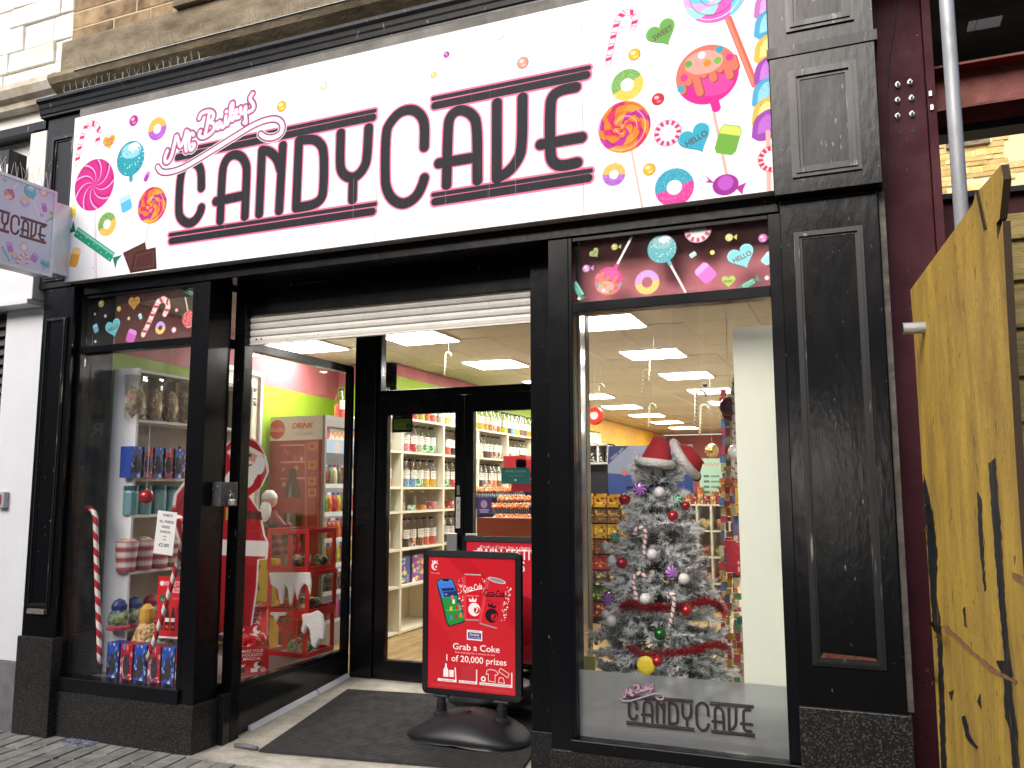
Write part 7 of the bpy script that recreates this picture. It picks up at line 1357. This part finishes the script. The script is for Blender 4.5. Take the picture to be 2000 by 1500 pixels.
# ---------------------------------------------------------------- the frosted Christmas tree
TX, TY, TZ = onY(1284, 955, 4.93).x, 4.93, .346
tree = thing('christmas_tree', 'snowy artificial Christmas tree decorated with baubles in the right display window', 'christmas tree', (TX, TY, TZ))
topz = onY(1277, 905, TY).z-TZ; TH = topz
def tr(z):                                                # crown radius at height z above the deck
    return .055+.41*max(0, (TH-z)/TH)**.92
MB().tube([(0, 0, .02), (0, 0, TH*.5), (0, 0, TH)], [.022, .016, .005], 8).build('trunk', mat('tree trunk', (.03, .03, .02), .9), tree, local=True)
m = MB()
for k in range(3): a_ = 2*math.pi*k/3+.4; m.tube([(0, 0, .12), (.2*math.cos(a_), .2*math.sin(a_), .02)], .012, 6)
m.build('stand', BLKPL, tree, local=True)
g = random.Random(77); vs = []; fs = []; mi = []
def needle(p, d, L, w_, k):
    j_ = .5 if k else 3; s_ = d.cross(Vector((p.x, p.y, .02)).normalized()+Vector((g.uniform(-j_, j_), g.uniform(-j_, j_), g.uniform(-j_, j_)))).normalized()*w_*(1.25 if k else .8); i = len(vs); vs.extend([tuple(p+s_), tuple(p-s_), tuple(p+d*L)]); fs.append((i, i+1, i+2)); mi.append(k)
br = MB(); R_ = [0]; z = .13
while z < TH-.01:
    R = tr(z); R_[0] = R; n = max(7, int(8+R*38)); lvl = (TH-z)/TH
    for k in range(n):
        a_ = 2*math.pi*(k+g.uniform(-.35, .35))/n; L = R*g.uniform(.7, 1.04); droop = g.uniform(-.28, .12)+(.5 if z > TH*.9 else 0)
        d0 = Vector((math.cos(a_), math.sin(a_), droop)).normalized(); P0 = Vector((0, 0, z+g.uniform(-.02, .02))); P1 = P0+d0*L; br.tube([P0, P1], [.004, .002], 4)
        subs = [(P0+d0*L*.38, d0, L*.62)]
        for q_ in range(6):
            f_ = g.uniform(.38, .98); sd_ = (d0+Vector((g.uniform(-.8, .8), g.uniform(-.8, .8), g.uniform(-.45, .6)))).normalized(); subs.append((P0+d0*L*f_, sd_, g.uniform(.055, .10)))
        fl_k = g.random()
        for (b0, bd, bl_) in subs:
            nn = int(bl_*(520 if bl_ > .1 else 620))+8
            for _ in range(nn):
                f_ = g.random(); pos = b0+bd*bl_*f_; dd = (bd*g.uniform(.5, 1.3)+Vector((g.uniform(-1, 1), g.uniform(-1, 1), g.uniform(-1, 1)))*.75).normalized()
                rr_ = math.hypot(pos.x, pos.y)/max(.02, R); up_ = dd.z > -.25
                needle(pos, dd, g.uniform(.026, .046), .0029, 1 if g.random() < (.04+1.0*max(0, rr_-.38)+.75*max(0, f_-.3) if up_ else .05+.35*rr_+.3*f_) else 0)
    z += .048+.034*lvl
me = bpy.data.meshes.new('needles'); me.from_pydata(vs, [], fs); NG = mat('green needles', (.04, .085, .055), .6, var=.3, vscale=12); NW = mat('snow flocked needles', (.93, .95, .96), .8); t_ = NW.node_tree; b_ = t_.nodes['Principled BSDF']; tl = t_.nodes.new('ShaderNodeBsdfTranslucent'); tl.inputs[0].default_value = (.9, .92, .93, 1); mx_ = t_.nodes.new('ShaderNodeMixShader'); mx_.inputs[0].default_value = .35; t_.links.new(b_.outputs[0], mx_.inputs[1]); t_.links.new(tl.outputs[0], mx_.inputs[2]); t_.links.new(mx_.outputs[0], t_.nodes['Material Output'].inputs[0]); me.materials.append(NG); me.materials.append(NW); me.polygons.foreach_set('material_index', mi); me.update()
o = bpy.data.objects.new('needles', me); C.objects.link(o); o.parent = tree; o['kind'] = 'stuff'
br.build('branches', mat('branch wire', (.03, .04, .025), .9), tree, local=True, kind='stuff')
def onTree(x, y, lift=0):
    Y = TY
    for _ in range(6):
        p = onY(x, y, Y); R = tr(p.z-TZ)*.97; dx = p.x-TX; Y = TY-math.sqrt(max(.0004, R*R-dx*dx)) if abs(dx) < R else TY-.02
    return max(4.20, Y-lift-.035)
k6_ = lambda x, y: (1110+.24*x, 820+.24*y); k7_ = lambda x, y: (1110+.28*x, 1080+.28*y)
SWP = Cv(-1, -1, 1, 1, 90, 'a85ac0'); SWP.swirl((0, 0), 1.3, ['8a3ab0', 'c88ad8', 'e8c8f0'], 8, 1.2); SWPM = SWP.mat('purple swirl print', .2, coat=.6)
SWG = Cv(-1, -1, 1, 1, 90, '2a7a4a'); SWG.swirl((0, 0), 1.3, ['1a6a3a', '6ab08a', 'a8d8b8'], 8, 1.2); SWGM = SWG.mat('green swirl print', .2, coat=.6); GG = mat('green bauble', '0f6a2a', .12, .5, coat=.5)
def swirlb(label, x, y, r_px, mt, yaw=0):
    Y = onTree(x, y, .03); p = onY(x, y, Y); r = r_px*mpp(x, Y); t = thing('swirl_bauble', label, 'bauble', tuple(p), 0, 'tree baubles'); m = MB(); n = 24; rings = [(1.0, 0), (.92, -.25), (.7, -.42), (.35, -.52), (.02, -.55)]; rv = []; 
    for s_ in (1, -1):
        i0 = len(m.v)
        for ri, (a_, b_) in enumerate(rings[:-1]):
            a2, b2 = rings[ri+1]
            for k in range(n):
                t0_, t1_ = 2*math.pi*k/n, 2*math.pi*(k+1)/n; f = lambda a, b, t_: (r*a*math.cos(t_), r*b*s_, r*a*math.sin(t_)); u = lambda a, t_: (.5+.5*a*math.cos(t_), .5+.5*a*math.sin(t_))
                m.face([f(a_, b_, t0_), f(a_, b_, t1_), f(a2, b2, t1_), f(a2, b2, t0_)], [u(a_, t0_), u(a_, t1_), u(a2, t1_), u(a2, t0_)])
    m.xf(Matrix.Rotation(yaw, 4, 'Z')); m.build('disc', mt, t, local=True, smooth=True); MB().lathe([(r*.14, r*.98), (r*.14, r*1.12), (.001, r*1.13)], n=8).build('cap', CAPM, t, local=True)
TB = [('red bauble on the upper left of the tree below the hat', k6_(460, 648), 11, RG), ('white bauble high on the tree beside the purple swirl', k6_(742, 590), 11, WG), ('red bauble on the upper right of the tree', k6_(852, 783), 11, RG), ('white bauble at the left edge of the tree, half hidden', k6_(302, 1040), 10, WG), ('white bauble on the left beside a red one', k6_(352, 1152), 10.5, WG), ('red bauble on the left beside a white one', k6_(435, 1165), 11, RG), ('white bauble in the middle below the upper candy cane', k6_(683, 1095), 11, WG), ('white bauble right of the lower purple swirl', k6_(942, 1293), 11, WG), ('white bauble beside the foot of the middle candy cane', k6_(630, 1457), 11.5, WG), ('red bauble on red tinsel at the right of the lower candy cane', k7_(825, 400), 11.5, RG), ('white bauble low on the left of the tree', k7_(300, 475), 11, WG), ('white bauble low at the left, behind another white one', k7_(262, 432), 9.5, WG), ('glossy green bauble below the lower candy cane', k7_(640, 565), 12, GG), ('red bauble near the bottom of the tree', k7_(622, 755), 11, RG), ('dark red bauble at the right edge near the green swirl', k6_(955, 700), 9, RG)]
for lb, (x, y), r_, mt in TB: bauble(lb, x, y, r_, onTree(x, y, .04), mt)
swirlb('purple swirl sweet bauble near the top of the tree', *k6_(582, 563), 13.5, SWPM, .1); swirlb('green swirl sweet bauble at the upper right of the tree', *k6_(882, 660), 13, SWGM, -.3); swirlb('green swirl sweet bauble at the left edge of the tree', *k6_(385, 960), 11, SWGM, .5); swirlb('purple swirl sweet bauble right of the middle of the tree', *k6_(840, 1238), 13, SWPM, .7); swirlb('purple swirl sweet bauble low on the left of the tree', *k6_(322, 1460), 13.5, SWPM, .2)
TC = stripes('tree cane', '8a1a24', 'e6dcd6', 34, 1, .35, .28)
for lb, pts in [('candy cane hooked high in the middle of the tree', [(548, 935), (545, 905), (570, 880), (605, 880), (628, 910), (628, 960), (618, 1030), (618, 1120)]), ('candy cane hooked in the middle of the tree', [(620, 1305), (622, 1275), (598, 1252), (560, 1255), (533, 1290), (530, 1330), (545, 1400), (560, 1470)])]: cane('tree_cane', lb, [k6_(*p) for p in pts], .011, onTree(*k6_(*pts[4]), .06), TC, False, 'candy canes on the tree')
cane('tree_cane', 'candy cane hooked low at the right of the tree', [k7_(*p) for p in [(702, 315), (705, 295), (722, 286), (740, 298), (740, 330), (728, 420), (706, 515)]], .011, onTree(*k7_(735, 400), .06), TC, False, 'candy canes on the tree')
cane('tree_cane', 'short candy cane low at the left edge of the tree', [k7_(*p) for p in [(238, 520), (245, 495), (262, 490), (240, 540), (205, 590), (195, 640)]], .010, onTree(*k7_(235, 560), .03), TC, False, 'candy canes on the tree')
def tinsel(label, px, mt, n, ln, seed, lift=.02):
    g = random.Random(seed); P = [onY(x, y, onTree(x, y, lift)) for x, y in px]; vs = []; fs = []
    for i in range(n):
        f_ = g.uniform(0, len(P)-1.001); i0 = int(f_); p = P[i0].lerp(P[i0+1], f_-i0); d = Vector((g.gauss(0, 1), g.gauss(0, 1), g.gauss(0, 1))).normalized(); s_ = d.orthogonal().normalized()*.0012; L = ln*g.uniform(.5, 1); k = len(vs); vs += [tuple(p+s_), tuple(p-s_), tuple(p+d*L-s_), tuple(p+d*L+s_)]; fs.append((k, k+1, k+2, k+3))
    o_ = P[0]; me = bpy.data.meshes.new('tinsel'); me.from_pydata([(v[0]-o_.x, v[1]-o_.y, v[2]-o_.z) for v in vs], [], fs); me.materials.append(mt); me.update(); o = bpy.data.objects.new('tinsel', me); C.objects.link(o); o.location = o_; tag(o, label, 'tinsel', 'tinsel garlands', 'thing')
RT = mat('red tinsel', 'b01424', .25, .6); ST_ = mat('silver tinsel', (.8, .8, .82), .18, .95)
tinsel('red tinsel garland running across the middle of the tree', [k7_(*p) for p in [(370, 380), (430, 355), (480, 370), (560, 385), (640, 375), (720, 385), (800, 375), (880, 355), (960, 335), (1030, 350), (1070, 400)]], RT, 3200, .035, 1, .035)
tinsel('red tinsel garland low on the tree', [k7_(*p) for p in [(430, 655), (470, 690), (540, 720), (700, 700), (800, 690), (880, 680), (960, 650), (1040, 640), (1110, 660)]], RT, 2600, .032, 2, .03)
tinsel('silver tinsel garland across the upper part of the tree', [k6_(*p) for p in [(470, 880), (540, 900), (640, 890), (720, 860), (820, 850), (920, 880), (960, 960)]], ST_, 2200, .034, 3, .02)
tinsel('silver tinsel garland at the right side of the tree', [k6_(*p) for p in [(930, 1240), (1000, 1220), (1080, 1180), (1130, 1150)]], ST_, 1500, .036, 4, .03)
# yellow tags / flower at the foot
MB().ball((0, 0, 0), .05, 10, 6, 1, .3, 1).build('yellow_tub', mat('yellow tub', 'd8c02a', .5), local=True, label='yellow round tag at the foot of the Christmas tree', cat='tag', loc=tuple(onY(1262, 1300, 4.48)))
a = onY(1152, 1320, 4.5); MB().box(a.x-.03, a.x+.03, 4.5, 4.51, .36, a.z+.10).build('yellow_bag', mat('yellow wrapper', 'c8c05a', .3, var=.3), label='yellow cellophane wrapper at the lower left of the tree', cat='wrapper', loc=tuple(a))
# hats
def hat(label, px_brim, px_top, Y, rot, red_='b01826', d=.11):
    VEL = mat('red velvet', red_, .85, bump=.3, bscale=80); FUR = mat('white fur', (.82, .79, .76), .95, bump=1.5, bscale=90); B = [onY(x, y, Y) for x, y in px_brim]; c_ = (B[0]+B[-1])/2; t = thing('santa_hat', label, 'hat', tuple(c_), 0, 'red Christmas hats'); N_ = 16
    ax = (B[-1]-B[0]); rx = ax.length/2; u = ax.normalized(); rings = []; T = [onY(x, y, Y) for x, y in px_top]
    for i in range(6):
        f_ = i/5; cc = c_.lerp(T[0], min(1, f_*1.6)) if f_ < .62 else T[0].lerp(T[1], (f_-.62)/.38); r_ = rx*(1-f_**1.4)*.98+.004; v = Vector((0, 1, 0)); uu = u.lerp(Vector((u.x, u.y, u.z)), f_); rings.append([cc+uu*r_*math.cos(2*math.pi*k/N_)+v*min(d, r_)*math.sin(2*math.pi*k/N_) for k in range(N_)])
    m = MB(); m.add([q for r_ in rings for q in r_], [(i*N_+k, i*N_+(k+1) % N_, (i+1)*N_+(k+1) % N_, (i+1)*N_+k) for i in range(5) for k in range(N_)]+[tuple(5*N_+k for k in range(N_))]); m.build('crown', VEL, t, smooth=True)
    ring = [c_+u*rx*1.02*math.cos(2*math.pi*k/N_)+Vector((0, d*1.05, 0))*math.sin(2*math.pi*k/N_)+Vector((0, 0, .012 if math.sin(2*math.pi*k/N_) < 0 else 0)) for k in range(N_+1)]; MB().tube(ring, .026, 10, cap=False).build('fur_band', FUR, t, smooth=True); return t
hat('red velvet hat with white fur band on top of the tree', [(1249, 905), (1311, 912)], [(1290, 860), (1278, 852)], 4.84, 0); hat('second red velvet hat with white fur band hanging tilted right of the tree top', [(1318, 868), (1360, 932)], [(1362, 888), (1376, 905)], 4.92, 0)
